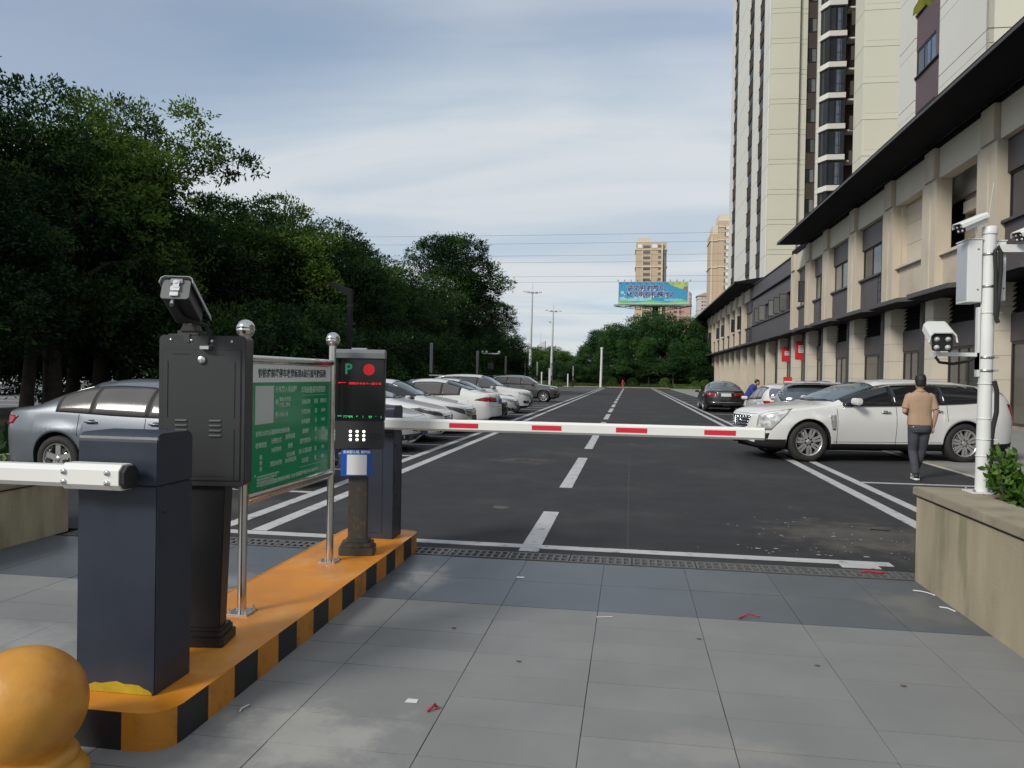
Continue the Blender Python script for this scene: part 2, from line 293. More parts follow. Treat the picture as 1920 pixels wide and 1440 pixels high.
def text(name,body,size,m,parent,matrix,bold=0.0,align='CENTER',sx=1.0,extrude=0.0006,res=2):
    cu_=bpy.data.curves.new(name,'FONT'); cu_.body=body; cu_.size=size; cu_.offset=bold; cu_.extrude=extrude; cu_.resolution_u=res
    cu_.align_x=align; cu_.align_y='CENTER'
    t=bpy.data.objects.new(name,cu_); col.objects.link(t)
    dg=bpy.context.evaluated_depsgraph_get(); dg.update()
    me=bpy.data.meshes.new_from_object(t.evaluated_get(dg)); me.name=name
    bpy.data.objects.remove(t); bpy.data.curves.remove(cu_)
    me.materials.clear(); me.materials.append(m)
    me.transform(Matrix.Translation(-parent.location)@matrix@Matrix.Diagonal((sx,1,1,1)))
    return obj(name,me,parent)
def basis(o,xa,ya):
    xa=Vector(xa).normalized(); ya=Vector(ya).normalized(); za=xa.cross(ya)
    m=Matrix((xa,ya,za)).transposed().to_4x4(); m.translation=Vector(o); return m

# ------------------------------------------------------------ foliage
def leaf_mesh(name,P,D,S,mats,length,width,fold=0.25,sixpt=False):
    """P base points, D directions, S side vectors (numpy n x 3)"""
    n=len(P); L=length*(0.7+0.6*RNG.rand(n,1)); W=width*(0.7+0.6*RNG.rand(n,1))
    Nn=np.cross(D,S); 
    if not sixpt:
        V=np.stack([P,P+D*L*0.5+S*W*0.5+Nn*W*fold,P+D*L,P+D*L*0.5-S*W*0.5+Nn*W*fold],1).reshape(-1,3)
        k=4
    else:
        V=np.stack([P,P+D*L*0.3+S*W*0.5+Nn*W*fold,P+D*L*0.68+S*W*0.38+Nn*W*fold,P+D*L-Nn*L*0.12,P+D*L*0.68-S*W*0.38+Nn*W*fold,P+D*L*0.3-S*W*0.5+Nn*W*fold],1).reshape(-1,3)
        k=6
    me=bpy.data.meshes.new(name)
    me.vertices.add(n*k); me.vertices.foreach_set('co',V.astype(np.float32).ravel())
    me.loops.add(n*k); me.loops.foreach_set('vertex_index',np.arange(n*k,dtype=np.int32))
    me.polygons.add(n); me.polygons.foreach_set('loop_start',np.arange(0,n*k,k,dtype=np.int32)); 
    try: me.polygons.foreach_set('loop_total',np.full(n,k,dtype=np.int32))
    except Exception: pass
    me.materials.append(mats); me.update(calc_edges=True); me.validate()
    return me
def unit(a): return a/np.maximum(1e-9,np.linalg.norm(a,axis=1,keepdims=True))
def crown_points(lobes,nclus,per,spread,up=0.35,inner=0.25):
    lob=np.array(lobes,float)   # cx,cy,cz,rx,ry,rz
    area=(lob[:,3]*lob[:,4]+lob[:,4]*lob[:,5]+lob[:,3]*lob[:,5]); idx=RNG.choice(len(lob),nclus,p=area/area.sum())
    d=unit(RNG.randn(nclus,3)); d[:,2]=np.where((d[:,2]<-0.25)&(RNG.rand(nclus)<0.6),-d[:,2],d[:,2])
    rr=np.where(RNG.rand(nclus)<inner,0.35+0.5*RNG.rand(nclus),0.86+0.22*RNG.rand(nclus)**1.5)[:,None]
    Cc=lob[idx,:3]+d*lob[idx,3:6]*rr
    q=np.repeat(Cc,per,0); dd=np.repeat(d,per,0); n=len(q)
    P=q+RNG.randn(n,3)*spread*np.array([1,1,0.55])
    D=unit(dd*0.8+RNG.randn(n,3)*0.75+np.array([0,0,-0.12]))
    up_=unit(dd*0.5+RNG.randn(n,3)*0.45+np.array([0,0,up+0.35]))
    S=unit(np.cross(D,up_))
    return P,D,S
def lobes_for(h,r,zc,kind,seed):
    rs=np.random.RandomState(seed); L=[]
    if kind=='round':
        L.append((0,0,zc,r*0.70,r*0.70,(h-zc)*0.74))
        for k in range(15):
            a=rs.rand()*6.28; q=rs.rand()**0.6; e=(rs.rand()-0.45)*1.7
            L.append((math.cos(a)*r*0.70*q,math.sin(a)*r*0.70*q,zc+(h-zc)*0.62*e,r*(0.22+0.26*rs.rand()),r*(0.22+0.26*rs.rand()),(h-zc)*(0.16+0.22*rs.rand())))
        L.append((r*0.1,0,h-(h-zc)*0.30,r*0.4,r*0.4,(h-zc)*0.30))
        if seed==11: L+= [(r*0.80,0,h*0.86,r*0.26,r*0.22,0.45),(r*1.12,-0.3,h*0.80,r*0.26,r*0.2,0.38),(r*0.72,0.3,h*0.97,r*0.16,r*0.16,0.5),(r*1.0,0.2,h*0.68,r*0.2,r*0.2,0.3)]
    elif kind=='tiered':
        for k in range(24):
            f=k/23; z=zc-(h-zc)*0.55+f*(h-zc)*1.5; rad=r*math.sqrt(max(0.10,1-(abs(f-0.38)/0.66)**2.6))
            a=rs.rand()*6.28; q=rad*(0.35+0.35*rs.rand())
            L.append((math.cos(a)*q,math.sin(a)*q,min(z,h-0.4),r*(0.36+0.15*rs.rand()),r*(0.36+0.15*rs.rand()),(h-zc)*(0.13+0.08*rs.rand())))
        L.append((0,0,zc,r*0.5,r*0.5,(h-zc)*0.6))
    elif kind=='pine':
        for k in range(15):
            f=k/14; z=h*0.30+f*h*0.66; rad=r*(1.0-0.72*f)
            a=rs.rand()*6.28
            L.append((math.cos(a)*rad*0.45,math.sin(a)*rad*0.45,z,rad*0.62+0.3,rad*0.62+0.3,h*0.05+0.15))
        L.append((0,0,h*0.55,r*0.45,r*0.45,h*0.36))
    return L
def limbs(mb,h,r,zc,seed,tr):
    rs=np.random.RandomState(seed+5)
    mb.tube([(0,0,-0.1),(0.05,0.02,h*0.18),(0.12*rs.randn(),0.12*rs.randn(),h*0.45),(0.2*rs.randn(),0.2*rs.randn(),h*0.8)],[tr*1.35,tr,tr*0.7,tr*0.2],9)
    for k in range(9):
        z0=h*(0.2+0.4*k/9); a=k*2.4+rs.rand(); q=r*(0.55+0.35*rs.rand())
        mb.tube([(0,0,z0),(math.cos(a)*q*0.4,math.sin(a)*q*0.4,z0+h*0.11),(math.cos(a)*q,math.sin(a)*q,z0+h*(0.16+0.1*rs.rand()))],[tr*0.5,tr*0.3,tr*0.08],6)
TREE={}
def tree_proto(key,h,r,zc,kind,m,nclus,per,spread,ll,lw,seed,tr=0.16,inner=0.25):
    P,D,S=crown_points(lobes_for(h,r,zc,kind,seed),nclus,per,spread,inner=inner)
    mb=MB(); limbs(mb,h,r,zc,seed,tr)
    TREE[key]=(leaf_mesh('crown',P,D,S,m,ll,lw),mb.mesh('trunk',m_bark))
def place_tree(key,x,y,label,group,rot=0,s=1.0,sz=1.0,z=0,cat='tree',name='leafy_tree'):
    t=thing(name,label,cat,(x,y,z),rot,group); t.scale=(s,s,s*sz)
    obj('crown',TREE[key][0],t); obj('trunk',TREE[key][1],t); return t
# ------------------------------------------------------------ ground
g=MB(); 
def sheet(mb,x0,x1,y0,y1,z,mi=0): return mb.quad((x0,y0,z),(x1,y0,z),(x1,y1,z),(x0,y1,z),mi)
gr=tag(B(sheet(MB(),-1500,1500,-300,1800,-0.14),'ground',m_grass),kind='structure')
lot=tag(B(MB().box(-9.6,5.62,6.52,112.5,-0.12,0.0),'parking_lot',m_asphalt),kind='structure')
def line_piece(x0,x1,y0,y1,name='line_marking',m=None,z=0.0):
    return B(MB((0,0,0)).box(x0,x1,y0,y1,z+0.0005,z+0.004),name,m or m_paint,lot)
line_piece(-5.0,2.15,6.665,6.80,'stop_line')
for x0,x1 in ((-3.50,-3.35),(-3.90,-3.76),(2.93,3.08),(3.30,3.43)): line_piece(x0,x1,6.83,108 if x0<0 else 111)
line_piece(5.44,5.55,9.5,110)
line_piece(-0.915,-0.745,6.54,6.66,'dash_marking'); line_piece(-0.915,-0.745,6.81,8.5,'dash_marking')
k=10.4
while k<108: line_piece(-0.915,-0.745,k,k+3.9,'dash_marking'); k+=5.75
k=9.15; 
while k<107: line_piece(-9.3,-3.91,k-0.05,k+0.05,'stall_line'); k+=2.27
line_piece(-9.4,-9.3,7.0,108)
for k in [12.15,17.6,23.0,28.3,34.0,39.8,45.6,51.4,57.1,62.8,68.5,74.2,80,85.6,91.3,97]: line_piece(3.44,5.43,k-0.05,k+0.05,'stall_line')
line_piece(1.72,2.02,6.55,6.66,'stop_line')
line_piece(-4.05,-3.92,6.535,6.66)
# dusty stains, spilled lime, manholes
def blotch(cx_,cy_,rx,ry,z,m,name,parent,n=22,seed=0,rot=0.0):
    rs=np.random.RandomState(seed); pts=[]
    ph=rs.rand(4)*6.28
    for i in range(n):
        t=2*math.pi*i/n; q=1+0.28*math.sin(2*t+ph[0])+0.2*math.sin(3*t+ph[1])+0.16*math.sin(5*t+ph[2])+0.12*rs.randn()
        a,b=rx*q*math.cos(t),ry*q*math.sin(t); pts.append((cx_+a*math.cos(rot)-b*math.sin(rot),cy_+a*math.sin(rot)+b*math.cos(rot)))
    return B(MB().prism(pts,z,z+0.0012),name,m,parent)
rs=np.random.RandomState(3)
mb=MB()
for i in range(85):
    x=1.95+0.6*rs.randn() if i<60 else rs.uniform(-3,2.9); y=6.9+abs(rs.randn())*0.9 if i<60 else rs.uniform(7,30)
    if x>2.12 and y<6.4: continue
    if x>3: x=2.5
    s_=0.004+0.014*rs.rand()**4
    pts=[(x+s_*1.5*math.cos(t*6.28/6)*(0.6+0.8*rs.rand()),y+s_*math.sin(t*6.28/6)*(0.6+0.8*rs.rand())) for t in range(6)]
    mb.prism(pts,0.004,0.0065)
tag(B(mb,'lime_specks',m_lime,lot),kind='stuff')
mh=obj('manhole',MB().lathe([(0.001,0.006),(0.30,0.006),(0.31,0.003),(0.345,0.005),(0.36,0.001)],(0,0,0),32).lathe([(0.10,0.012),(0.13,0.012)],(0,0,0),24).mesh('manhole',mat('worn_manhole_iron',(0.045,0.040,0.037),rough=0.8,var=0.4,vscale=8)),lot,(-1.86,13.57,0))
obj('utility_cover',MB().lathe([(0.001,0.005),(0.085,0.005),(0.095,0.001)],(0,0,0),20).mesh('utility_cover',m_dust),lot,(-1.42,8.66,0))
obj('utility_cover',bpy.data.meshes['utility_cover'],lot,(2.3,26.5,0)); obj('utility_cover',bpy.data.meshes['utility_cover'],lot,(0.1,17.6,0)); obj('utility_cover',bpy.data.meshes['utility_cover'],lot,(1.0,25.2,0))
# narrow saw cut down the lane
line_piece(0.005,0.011,6.85,15.0,'joint_line',m_dust,z=-0.002)

# paved apron
apron=tag(B(MB().box(-30,30,-12,6.24,-0.12,-0.022),'pavement',m_mortar),kind='structure')
tm=MB().box(0.0,0.6225,0,0.2862,-0.022,0.0).mesh('tile',m_tile,bevel=0.001)
tmd=MB().box(0.0,0.6238,0,0.6238,-0.022,0.0).mesh('tile',m_tiled,bevel=0.002)
rs=np.random.RandomState(5)
cnt=0
for j in range(11):
    for i in range(-10,6):
        x=-0.175+0.6255*i; y=4.965-0.2895*(j+1)
        vis = y>1.4 and (x>-3.2 or y>2.6) and x>-6.2
        if not vis: continue
        o=obj('tile',tm,apron,(x+rs.uniform(-.0006,.0006),y,rs.uniform(-0.0012,0.0012))); cnt+=1
for j,y in enumerate((4.967,5.5925)):
    for i in range(-8,5):
        x=-0.175+0.6255*i
        if x+0.62>2.9: continue
        obj('tile',tmd,apron,(x,y,rs.uniform(-0.001,0.001)))
# the rest of the apron, out of view: joined slabs
mb=MB()
for i in range(-20,14):
    for j in range(11,36):
        x=-0.175+0.6255*i; y=4.965-0.2895*(j+1); mb.box(x,x+0.622,y,y+0.286,-0.022,0.0)
for i in list(range(-20,-10))+list(range(6,14)):
    for j in range(0,11):
        x=-0.175+0.6255*i; y=4.965-0.2895*(j+1); mb.box(x,x+0.622,y,y+0.286,-0.022,0.0)
for j in range(11):
    for i in range(-10,6):
        x=-0.175+0.6255*i; y=4.965-0.2895*(j+1)
        if not (y>1.4 and (x>-3.2 or y>2.6) and x>-6.2): mb.box(x,x+0.622,y,y+0.286,-0.022,0.0)
tag(B(mb,'tiles',m_tile,apron),kind='stuff')
# drain with cast grates
drain=tag(B(MB().box(-5.05,2.2,6.244,6.516,-0.12,-0.05),'drain_channel',m_void),kind='structure')
gm=MB(); L_=0.505; gy0,gy1=6.262,6.498
gm.box(0.003,L_-0.003,0,0.022,-0.03,0.0).box(0.003,L_-0.003,gy1-gy0-0.022,gy1-gy0,-0.03,0.0).box(0.003,L_-0.003,0.107,0.129,-0.03,0.0)
for q in range(9):
    x=0.003+q*(L_-0.006-0.021)/8
    for (ya,yb) in ((0.022,0.107),(0.129,0.214)): gm.box(x,x+0.021,ya,yb,-0.03,-0.0015)
gme=gm.mesh('drain_grate',m_iron)
for q in range(15):
    x=-5.03+q*0.5075
    if x+0.5>2.62: break
    obj('drain_grate',gme,drain,(x,gy0,0))
B(MB().box(-5.05,2.2,6.244,6.261,-0.05,-0.001).box(-5.05,2.2,6.499,6.516,-0.05,-0.001),'channel_edge',m_mortar,drain)

# side pavement by the shops
walk=tag(B(MB().box(5.63,13.2,6.3,140,-0.12,-0.004),'pavement',m_mortar),kind='structure')
wt=MB().box(0,0.93,0,0.93,-0.02,0.012).mesh('paving_slab',m_walk)
n_=0
for j in range(28):
    for i in range(8):
        obj('paving_slab',wt,walk,(5.66+i*0.936,7.5+j*0.936,rs.uniform(-.001,.001))); n_+=1
tag(B(MB().box(5.66,13.15,7.5+28*0.936+0.01,139,-0.01,0.012),'distant_paving',m_walk,walk),kind='stuff')
B(MB().box(5.56,5.655,7.4,112,-0.12,0.016),'kerb',m_cope,walk)
# soil under the trees on the far side of the lot, with a kerb
soil=tag(B(MB().box(-22,-9.72,5,118,-0.12,0.05),'soil_bed',m_soil),kind='structure')
B(MB().box(-9.71,-9.58,7,112,-0.12,0.13),'kerb',m_cope,soil,bevel=0.01)
road2=tag(B(MB().box(-90,-22.01,-20,200,-0.12,-0.02),'far_road',mat('worn_asphalt',(0.13,0.13,0.13),rough=0.85,var=0.15)),kind='structure')
for q in range(12):
    B(MB().box(-60,-23,18+q*3.2,18.12+q*3.2,-0.0195,-0.015),'line_marking',m_paint,road2)
# end of the lot: kerb and planted rise
B(MB().box(-9.6,5.6,112.52,112.7,-0.1,0.14),'kerb',m_cope,lot)
hill=MB(); nx,ny=40,24
vs=[];fs=[]
def hz(x,y):
    f=min(1,max(0,(y-113.2)/28)); side=0.55+0.45*min(1,max(0,(x+22)/22)); return 0.05+side*3.2*(f*f*(3-2*f))+0.12*math.sin(x*0.7)*f+0.1*math.sin(y*0.9+x)*f
for j in range(ny+1):
    for i in range(nx+1):
        x=-60+120*i/nx; y=112.72+ (90)*(j/ny)**1.6; vs.append((x,y,hz(x,y)-0.02*(j==0)))
for j in range(ny):
    for i in range(nx):
        a=j*(nx+1)+i; fs.append((a,a+1,a+nx+2,a+nx+1))
hill.add(vs,fs,0,True); tag(B(hill,'hill',m_grass),kind='structure')

# ------------------------------------------------------------ traffic island
IZ=0.20
isl=thing('traffic_island','raised yellow concrete island with black and yellow striped kerb','traffic island',(-2.0,4.4,0))
def rr_outline(x0,x1,y0,y1,r,n=8):
    pts=[]
    for cx_,cy_,st in ((x1-r,y1-r,0),(x0+r,y1-r,90),(x0+r,y0+r,180),(x1-r,y0+r,270)):
        for k in range(n+1):
            t=R(st+90*k/n); pts.append((cx_+r*math.cos(t),cy_+r*math.sin(t)))
    return pts
KZ=0.150
out=rr_outline(-2.404,-1.762,2.760,6.46,0.125)
def shift(pts,o): return [(a-o[0],b-o[1]) for a,b in pts]
core=[( -2.08+(a+2.08)*0.975,4.6+(b-4.6)*0.994) for a,b in out]
B(MB((-2.0,4.4,0)).prism(core,0.0,KZ),'island_top',m_yellow,isl,bevel=0.008)
# painted kerb stripes, each a slightly proud block following the outline
def resample(pts,ds):
    P=[Vector((a,b)) for a,b in pts]; P.append(P[0]); segs=[(P[i+1]-P[i]).length for i in range(len(P)-1)]; tot=sum(segs)
    def at(s):
        s=s%tot
        for i,l in enumerate(segs):
            if s<=l: return P[i]+(P[i+1]-P[i])*(s/l if l else 0)
            s-=l
        return P[0]
    return at,tot
at,tot=resample(out,0.2); ns=int(round(tot/0.232)); ns+=ns%2; step=tot/ns
off=0.08
for k in range(ns):
    s0=off+k*step; q=6; outer=[at(s0+step*i/q) for i in range(q+1)]
    inner=[Vector((-2.08+(p.x+2.08)*0.955,4.6+(p.y-4.6)*0.99)) for p in outer]
    mb=MB((-2.0,4.4,0)); zt=KZ+0.0015
    vs=[];n=q+1
    for p in outer: vs+= [(p.x*1.0,p.y,0.0)]
    for p in outer: vs+= [(p.x,p.y,zt)]
    for p in inner: vs+= [(p.x,p.y,zt)]
    fs=[(i,i+1,n+i+1,n+i) for i in range(q)]+[(n+i,n+i+1,2*n+i+1,2*n+i) for i in range(q)]+[(0,n,2*n),(q,n+q,2*n+q)]
    mb.add(vs[:2*n],fs[:q],0,True); 
    mb.add(vs[n:],[(i,i+1,n+i+1,n+i) for i in range(q)],1)
    B(mb,'kerb_stripe',[m_yellowd if k%2 else m_black,m_yellow],isl)
# ------------------------------------------------------------ near barrier cabinet with its arm
def cabinet(x0,x1,y0,y1,z0,z1,label,vents=False):
    ox,oy=(x0+x1)/2,(y0+y1)/2
    t=thing('barrier_cabinet',label,'barrier cabinet',(ox,oy,z0)); o=(ox,oy,z0)
    zs=z0+(z1-z0)*0.80
    B(MB(o).box(x0,x1,y0,y1,z0,zs-0.0015),'housing',m_navy,t,bevel=0.004)
    # lid with rounded shoulders front and back
    r=0.035; pts=[(y0,zs+0.0015),(y1,zs+0.0015)]
    pts+=[(y1-r+r*math.cos(R(a)),z1-r+r*math.sin(R(a))) for a in (0,18,36,54,72,90)]
    pts+=[(y0+r+r*math.cos(R(a)),z1-r+r*math.sin(R(a))) for a in (90,108,126,144,162,180)]
    B(MB(o).prism(pts,x0,x1,'x'),'lid',m_navy,t,bevel=0.003)
    B(MB(o).lathe([(0.0001,0.006),(0.009,0.005),(0.012,0.0)],(x1+0.0003,(y0+y1)/2-0.07,z0+(z1-z0)*0.70),14,0,'x'),'lock',m_blk,t)
    if vents:
        B(MB(o).box(x1,x1+0.003,y0+0.03,y0+0.045,z0+0.42,z0+0.52).box(x1,x1+0.002,y1-0.03,y1-0.028,z0+0.03,zs-0.03),'door_latch',m_blk,t)
        for k in range(5): B(MB(o).box(x1,x1+0.004,y0+0.05,y0+0.085,z0+0.24+k*0.024,z0+0.247+k*0.024),'vent_slot',m_blk,t)
        B(MB(o).box(x0+0.03,x1-0.09,y0-0.0022,y0-0.0003,z0+0.045,z0+0.048).box(x1-0.092,x1-0.089,y0-0.0022,y0-0.0003,z0+0.045,zs-0.05),'door_seam',m_blk,t)
    return t
cabA=cabinet(-2.192,-1.845,2.815,3.065,IZ,1.243,'dark navy steel barrier cabinet, nearest, with the arm reaching left across the wall')
cabB=cabinet(-2.14,-1.815,5.835,6.06,IZ,1.245,'dark navy steel barrier cabinet behind the red and green display',vents=True)
ov=[( -2.165+0.155*(1-math.cos(math.pi*k/14)) , IZ+0.0015+0.042*math.sin(math.pi*k/14)*(1+0.12*math.sin(k*2.1))) for k in range(15)]
B(MB((-2.0185,2.94,IZ)).prism([(max(-2.19,a),b) for a,b in ov],2.8135,2.8147,'y'),'paint_overspray',mat('lemon_overspray',(0.40,0.29,0.012),rough=0.5,var=0.2,vscale=20),cabA)
def octo(y0,y1,z0,z1,c): return [(y0+c,z0),(y1-c,z0),(y1,z0+c),(y1,z1-c),(y1-c,z1),(y0+c,z1),(y0,z1-c),(y0,z0+c)]
# near arm
t=thing('boom_gate','white octagonal barrier arm running left from the nearest cabinet','barrier arm',(-2.03,2.74,1.08)); o=(-2.03,2.74,1.08)
B(MB(o).prism(octo(2.703,2.777,1.036,1.120,0.018),-6.3,-2.16,'x'),'arm',m_wpaint,t)
for k in range(6):
    xe=-2.457-k*0.55; B(MB(o).box(xe-0.21,xe,2.7005,2.7028,1.06,1.094),'reflector_strip',m_red,t)
B(MB(o).prism(octo(2.690,2.790,1.030,1.130,0.022),-2.17,-1.925,'x'),'clamp_sleeve',m_wpaint,t)
B(MB(o).prism(octo(2.696,2.784,1.036,1.124,0.022),-1.9249,-1.905,'x'),'end_plug',m_blk,t)
B(MB(o).tube([(-2.03,2.789,1.08),(-2.03,2.814,1.08)],0.05,16),'pivot',m_blk,t)
for x in (-2.156,-1.972):
    for z in (1.061,1.100): B(MB(o).lathe([(0.0001,-0.016),(0.005,-0.013),(0.0075,-0.006),(0.011,-0.006),(0.011,0.0)],(x,2.690,z),8,0,'y'),'bolt',m_zinc,t)
# far arm across the lane
t=thing('boom_gate','white barrier arm with four red strips lowered across the lane','barrier arm',(-1.81,5.78,1.11)); o=(-1.81,5.78,1.11)
def armz(x): return 1.112+ (x+1.7)*0.002
pts=octo(5.705,5.765,1.070,1.158,0.016)
B(MB(o).prism(pts,-1.98,0.955,'x'),'arm',m_wpaint,t)
B(MB(o).box(0.9552,0.958,5.706,5.764,1.071,1.157),'end_cap',m_char,t)
B(MB(o).tube([(-1.93,5.765,1.11),(-1.93,5.833,1.11)],0.05,16),'pivot',m_blk,t)
for a,b in ((-1.345,-1.122),(-0.715,-0.495),(-0.095,0.130),(0.535,0.755)): B(MB(o).box(a,b,5.7025,5.7048,1.098,1.133),'reflector_strip',m_red,t)

# ------------------------------------------------------------ licence-plate camera column
m_louv=mat('pale_louvre_metal',(0.15,0.15,0.15),rough=0.4,metal=0.4)  # louvres in a paler grey than the box, so they stand out
t=thing('camera_column','charcoal equipment column with locked door and grey louvred box','camera column',(-1.98,3.44,IZ),R(9)); o=(-1.98,3.44,IZ)
bx0,bx1,by0,by1=-2.19,-1.785,3.35,3.455
B(MB(o).rbox(bx0,bx1,by0,by1,0.957,1.6615,0.022,'y'),'box',m_char,t,bevel=0.003)
B(MB(o).box(bx0+0.02,bx1-0.022,by0-0.0045,by0-0.0005,0.985,1.593),'door',m_char,t,bevel=0.0015)
B(MB(o).box(bx0+0.017,bx1-0.019,by0-0.0018,by0-0.0003,0.982,1.596),'door_gap',m_blk,t)
for (xa,xb,z) in ((-2.125,-2.045,1.574),(-1.965,-1.885,1.574)): B(MB(o).rbox(xa,xb,by0-0.0075,by0-0.004,z,z+0.004,0.0018,'y'),'pressed_rib',m_char,t)
for (x) in (-2.150,-1.838):
    for za,zb in ((1.28,1.54),(0.99,1.225)): B(MB(o).rbox(x,x+0.004,by0-0.0075,by0-0.004,za,zb,0.0018,'y'),'pressed_rib',m_char,t)
for z in (1.263,1.240,1.217,1.194):
    for xa in (-1.952,-2.110):
        lv=MB(o); lv.add([(xa,by0-0.0046,z-0.006),(xa+0.057,by0-0.0046,z-0.006),(xa+0.053,by0-0.013,z-0.001),(xa+0.004,by0-0.013,z-0.001),(xa,by0-0.0046,z+0.006),(xa+0.057,by0-0.0046,z+0.006)],[(0,1,2,3),(3,2,5,4),(0,3,4),(1,5,2)],0)
        B(lv,'louvre',m_louv,t)
B(MB(o).box(-2.12,-1.87,by0-0.006,by0-0.0042,1.005,1.007),'pressed_rib',m_char,t)
B(MB(o).lathe([(0.0001,-0.012),(0.015,-0.012),(0.019,-0.008),(0.020,0.0)],(-1.988,by0-0.0046,1.548),20,0,'y').box(-1.990,-1.986,by0-0.0185,by0-0.0165,1.538,1.558),'lock',m_zinc,t)
for x,z in ((-2.135,1.640),(-2.04,1.638),(-1.945,1.636),(-1.853,1.634)): B(MB(o).lathe([(0.0001,-0.005),(0.005,-0.004),(0.0075,0)],(x,by0-0.0003,z),8,0,'y'),'screw',m_zinc,t)
# tapered column and plinth
cm=MB(o); cm.add([(-2.085,3.385,0.28),(-1.905,3.385,0.28),(-1.905,3.475,0.28),(-2.085,3.475,0.28),(-2.07,3.375,0.957),(-1.885,3.375,0.957),(-1.885,3.485,0.957),(-2.07,3.485,0.957)],[(0,3,2,1),(4,5,6,7),(0,1,5,4),(1,2,6,5),(2,3,7,6),(3,0,4,7)])
B(cm,'post',m_blk,t,bevel=0.004)
B(MB(o).rbox(-2.10,-1.875,3.345,3.535,IZ,IZ+0.045,0.015).rbox(-2.088,-1.887,3.357,3.523,IZ+0.045,IZ+0.07,0.012).rbox(-2.08,-1.895,3.365,3.515,IZ+0.07,IZ+0.082,0.01),'plinth',m_blk,t,bevel=0.003)
# the camera itself on a hinged bracket
axis=Vector((-0.2423,0.8764,-0.416)).normalized(); sidev=Vector((0.964,0.266,0.0)).normalized(); upv=sidev.cross(axis)
c0=Vector((-1.951,3.095,1.848))
def cp(a,b,c_): return c0+(sidev*a+axis*b+upv*c_)*0.862
t=thing('plate_camera','black bullet camera with light grey sun hood above the charcoal column','camera',tuple(c0)); o=tuple(c0)
def cbox(mb,a0,a1,b0,b1,c0_,c1_,r,mi=0):
    pts=[]
    for cx_,cy_,st in ((a1-r,c1_-r,0),(a0+r,c1_-r,90),(a0+r,c0_+r,180),(a1-r,c0_+r,270)):
        for k in range(4): tt=R(st+90*k/3); pts.append((cx_+r*math.cos(tt),cy_+r*math.sin(tt)))
    n=len(pts); vs=[cp(a,b0,c_) for a,c_ in pts]+[cp(a,b1,c_) for a,c_ in pts]
    return mb.add(vs,[tuple(range(n)),tuple(range(n,2*n))[::-1]]+[(i,n+i,n+(i+1)%n,(i+1)%n) for i in range(n)],mi)
B(cbox(MB(o),-0.066,0.066,0,0.262,-0.055,0.048,0.014),'housing',m_blk,t,merge=True)
B(cbox(MB(o),-0.068,0.068,-0.006,0.0,-0.057,0.050,0.014),'rear_plate',mat('grey_rear_plate',(0.13,0.13,0.135),rough=0.4),t,merge=True)
hp=[(-0.083,0.028),(-0.076,0.056),(-0.060,0.066),(0.060,0.066),(0.076,0.056),(0.083,0.028)]; hq=[(a*0.965,c_-0.003) for a,c_ in hp]
n=len(hp); mb=MB(o)
vs=[cp(a,-0.02,c_) for a,c_ in hp]+[cp(a,0.375,c_) for a,c_ in hp]+[cp(a,-0.02,c_) for a,c_ in hq]+[cp(a,0.375,c_) for a,c_ in hq]
fs=[(i,n+i,n+i+1,i+1) for i in range(n-1)]+[(2*n+i,2*n+i+1,3*n+i+1,3*n+i) for i in range(n-1)]+[(i,i+1,2*n+i+1,2*n+i) for i in range(n-1)]+[(n+i,3*n+i,3*n+i+1,n+i+1) for i in range(n-1)]+[(0,2*n,3*n,n),(n-1,2*n-1,4*n-1,3*n-1)]
mb.add(vs,fs); B(mb,'sun_hood',mat('grey_hood_paint',(0.36,0.37,0.38),rough=0.35),t,merge=True)
mb=MB(o); cbox(mb,-0.028,0.030,-0.016,-0.006,0.028,0.052,0.004); B(mb,'hood_clip',mat('grey_clip',(0.25,0.25,0.25),rough=0.4),t,merge=True)
mb=MB(o); cbox(mb,-0.012,0.018,-0.022,-0.007,0.000,0.040,0.004); cbox(mb,-0.022,0.022,-0.020,-0.007,-0.018,0.008,0.006); cbox(mb,-0.022,0.018,-0.018,-0.007,-0.046,-0.024,0.003); B(mb,'latch',m_zinc,t,merge=True)
B(MB(o).tube([cp(0,-0.012,0.030),cp(0,-0.026,0.030)],0.009,12),'screw',m_zinc,t)
B(MB(o).tube([cp(-0.01,0.01,-0.055),cp(-0.01,0.0,-0.088)],0.009,12),'cable_gland',m_zinc,t)
B(MB(o).tube([cp(-0.01,0.0,-0.088),(-1.985,3.20,1.735),(-1.955,3.27,1.715),(-1.935,3.31,1.705),(-1.925,3.330,1.67),(-1.938,3.334,1.62)],0.0095,12),'cable',m_rub,t)
B(MB(o).box(-1.972,-1.928,3.322,3.349,1.597,1.612),'cable_clip',m_zinc,t)
B(MB(o).box(-2.085,-1.985,3.33,3.40,1.742,1.752).box(-2.085,-2.078,3.31,3.40,1.742,1.79).box(-1.992,-1.985,3.31,3.40,1.742,1.79),'cradle',m_blk,t)
pb=MB(o); pb.prism([(-2.085,1.745),(-2.065,1.715),(-2.082,1.680),(-1.998,1.680),(-2.012,1.715),(-1.992,1.745)],3.335,3.395,'y'); B(pb,'bracket',m_blk,t,bevel=0.002)
B(MB(o).box(-2.14,-2.03,3.336,3.3485,1.6265,1.668).box(-2.10,-1.99,3.345,3.42,1.662,1.684),'base_foot',m_char,t,bevel=0.002)
for x,z in ((-2.058,1.718),(-2.041,1.727),(-2.025,1.716)): B(MB(o).lathe([(0.0001,-0.006),(0.0055,-0.005),(0.0075,0)],(x,3.334,z),8,0,'y'),'screw',m_zinc,t)

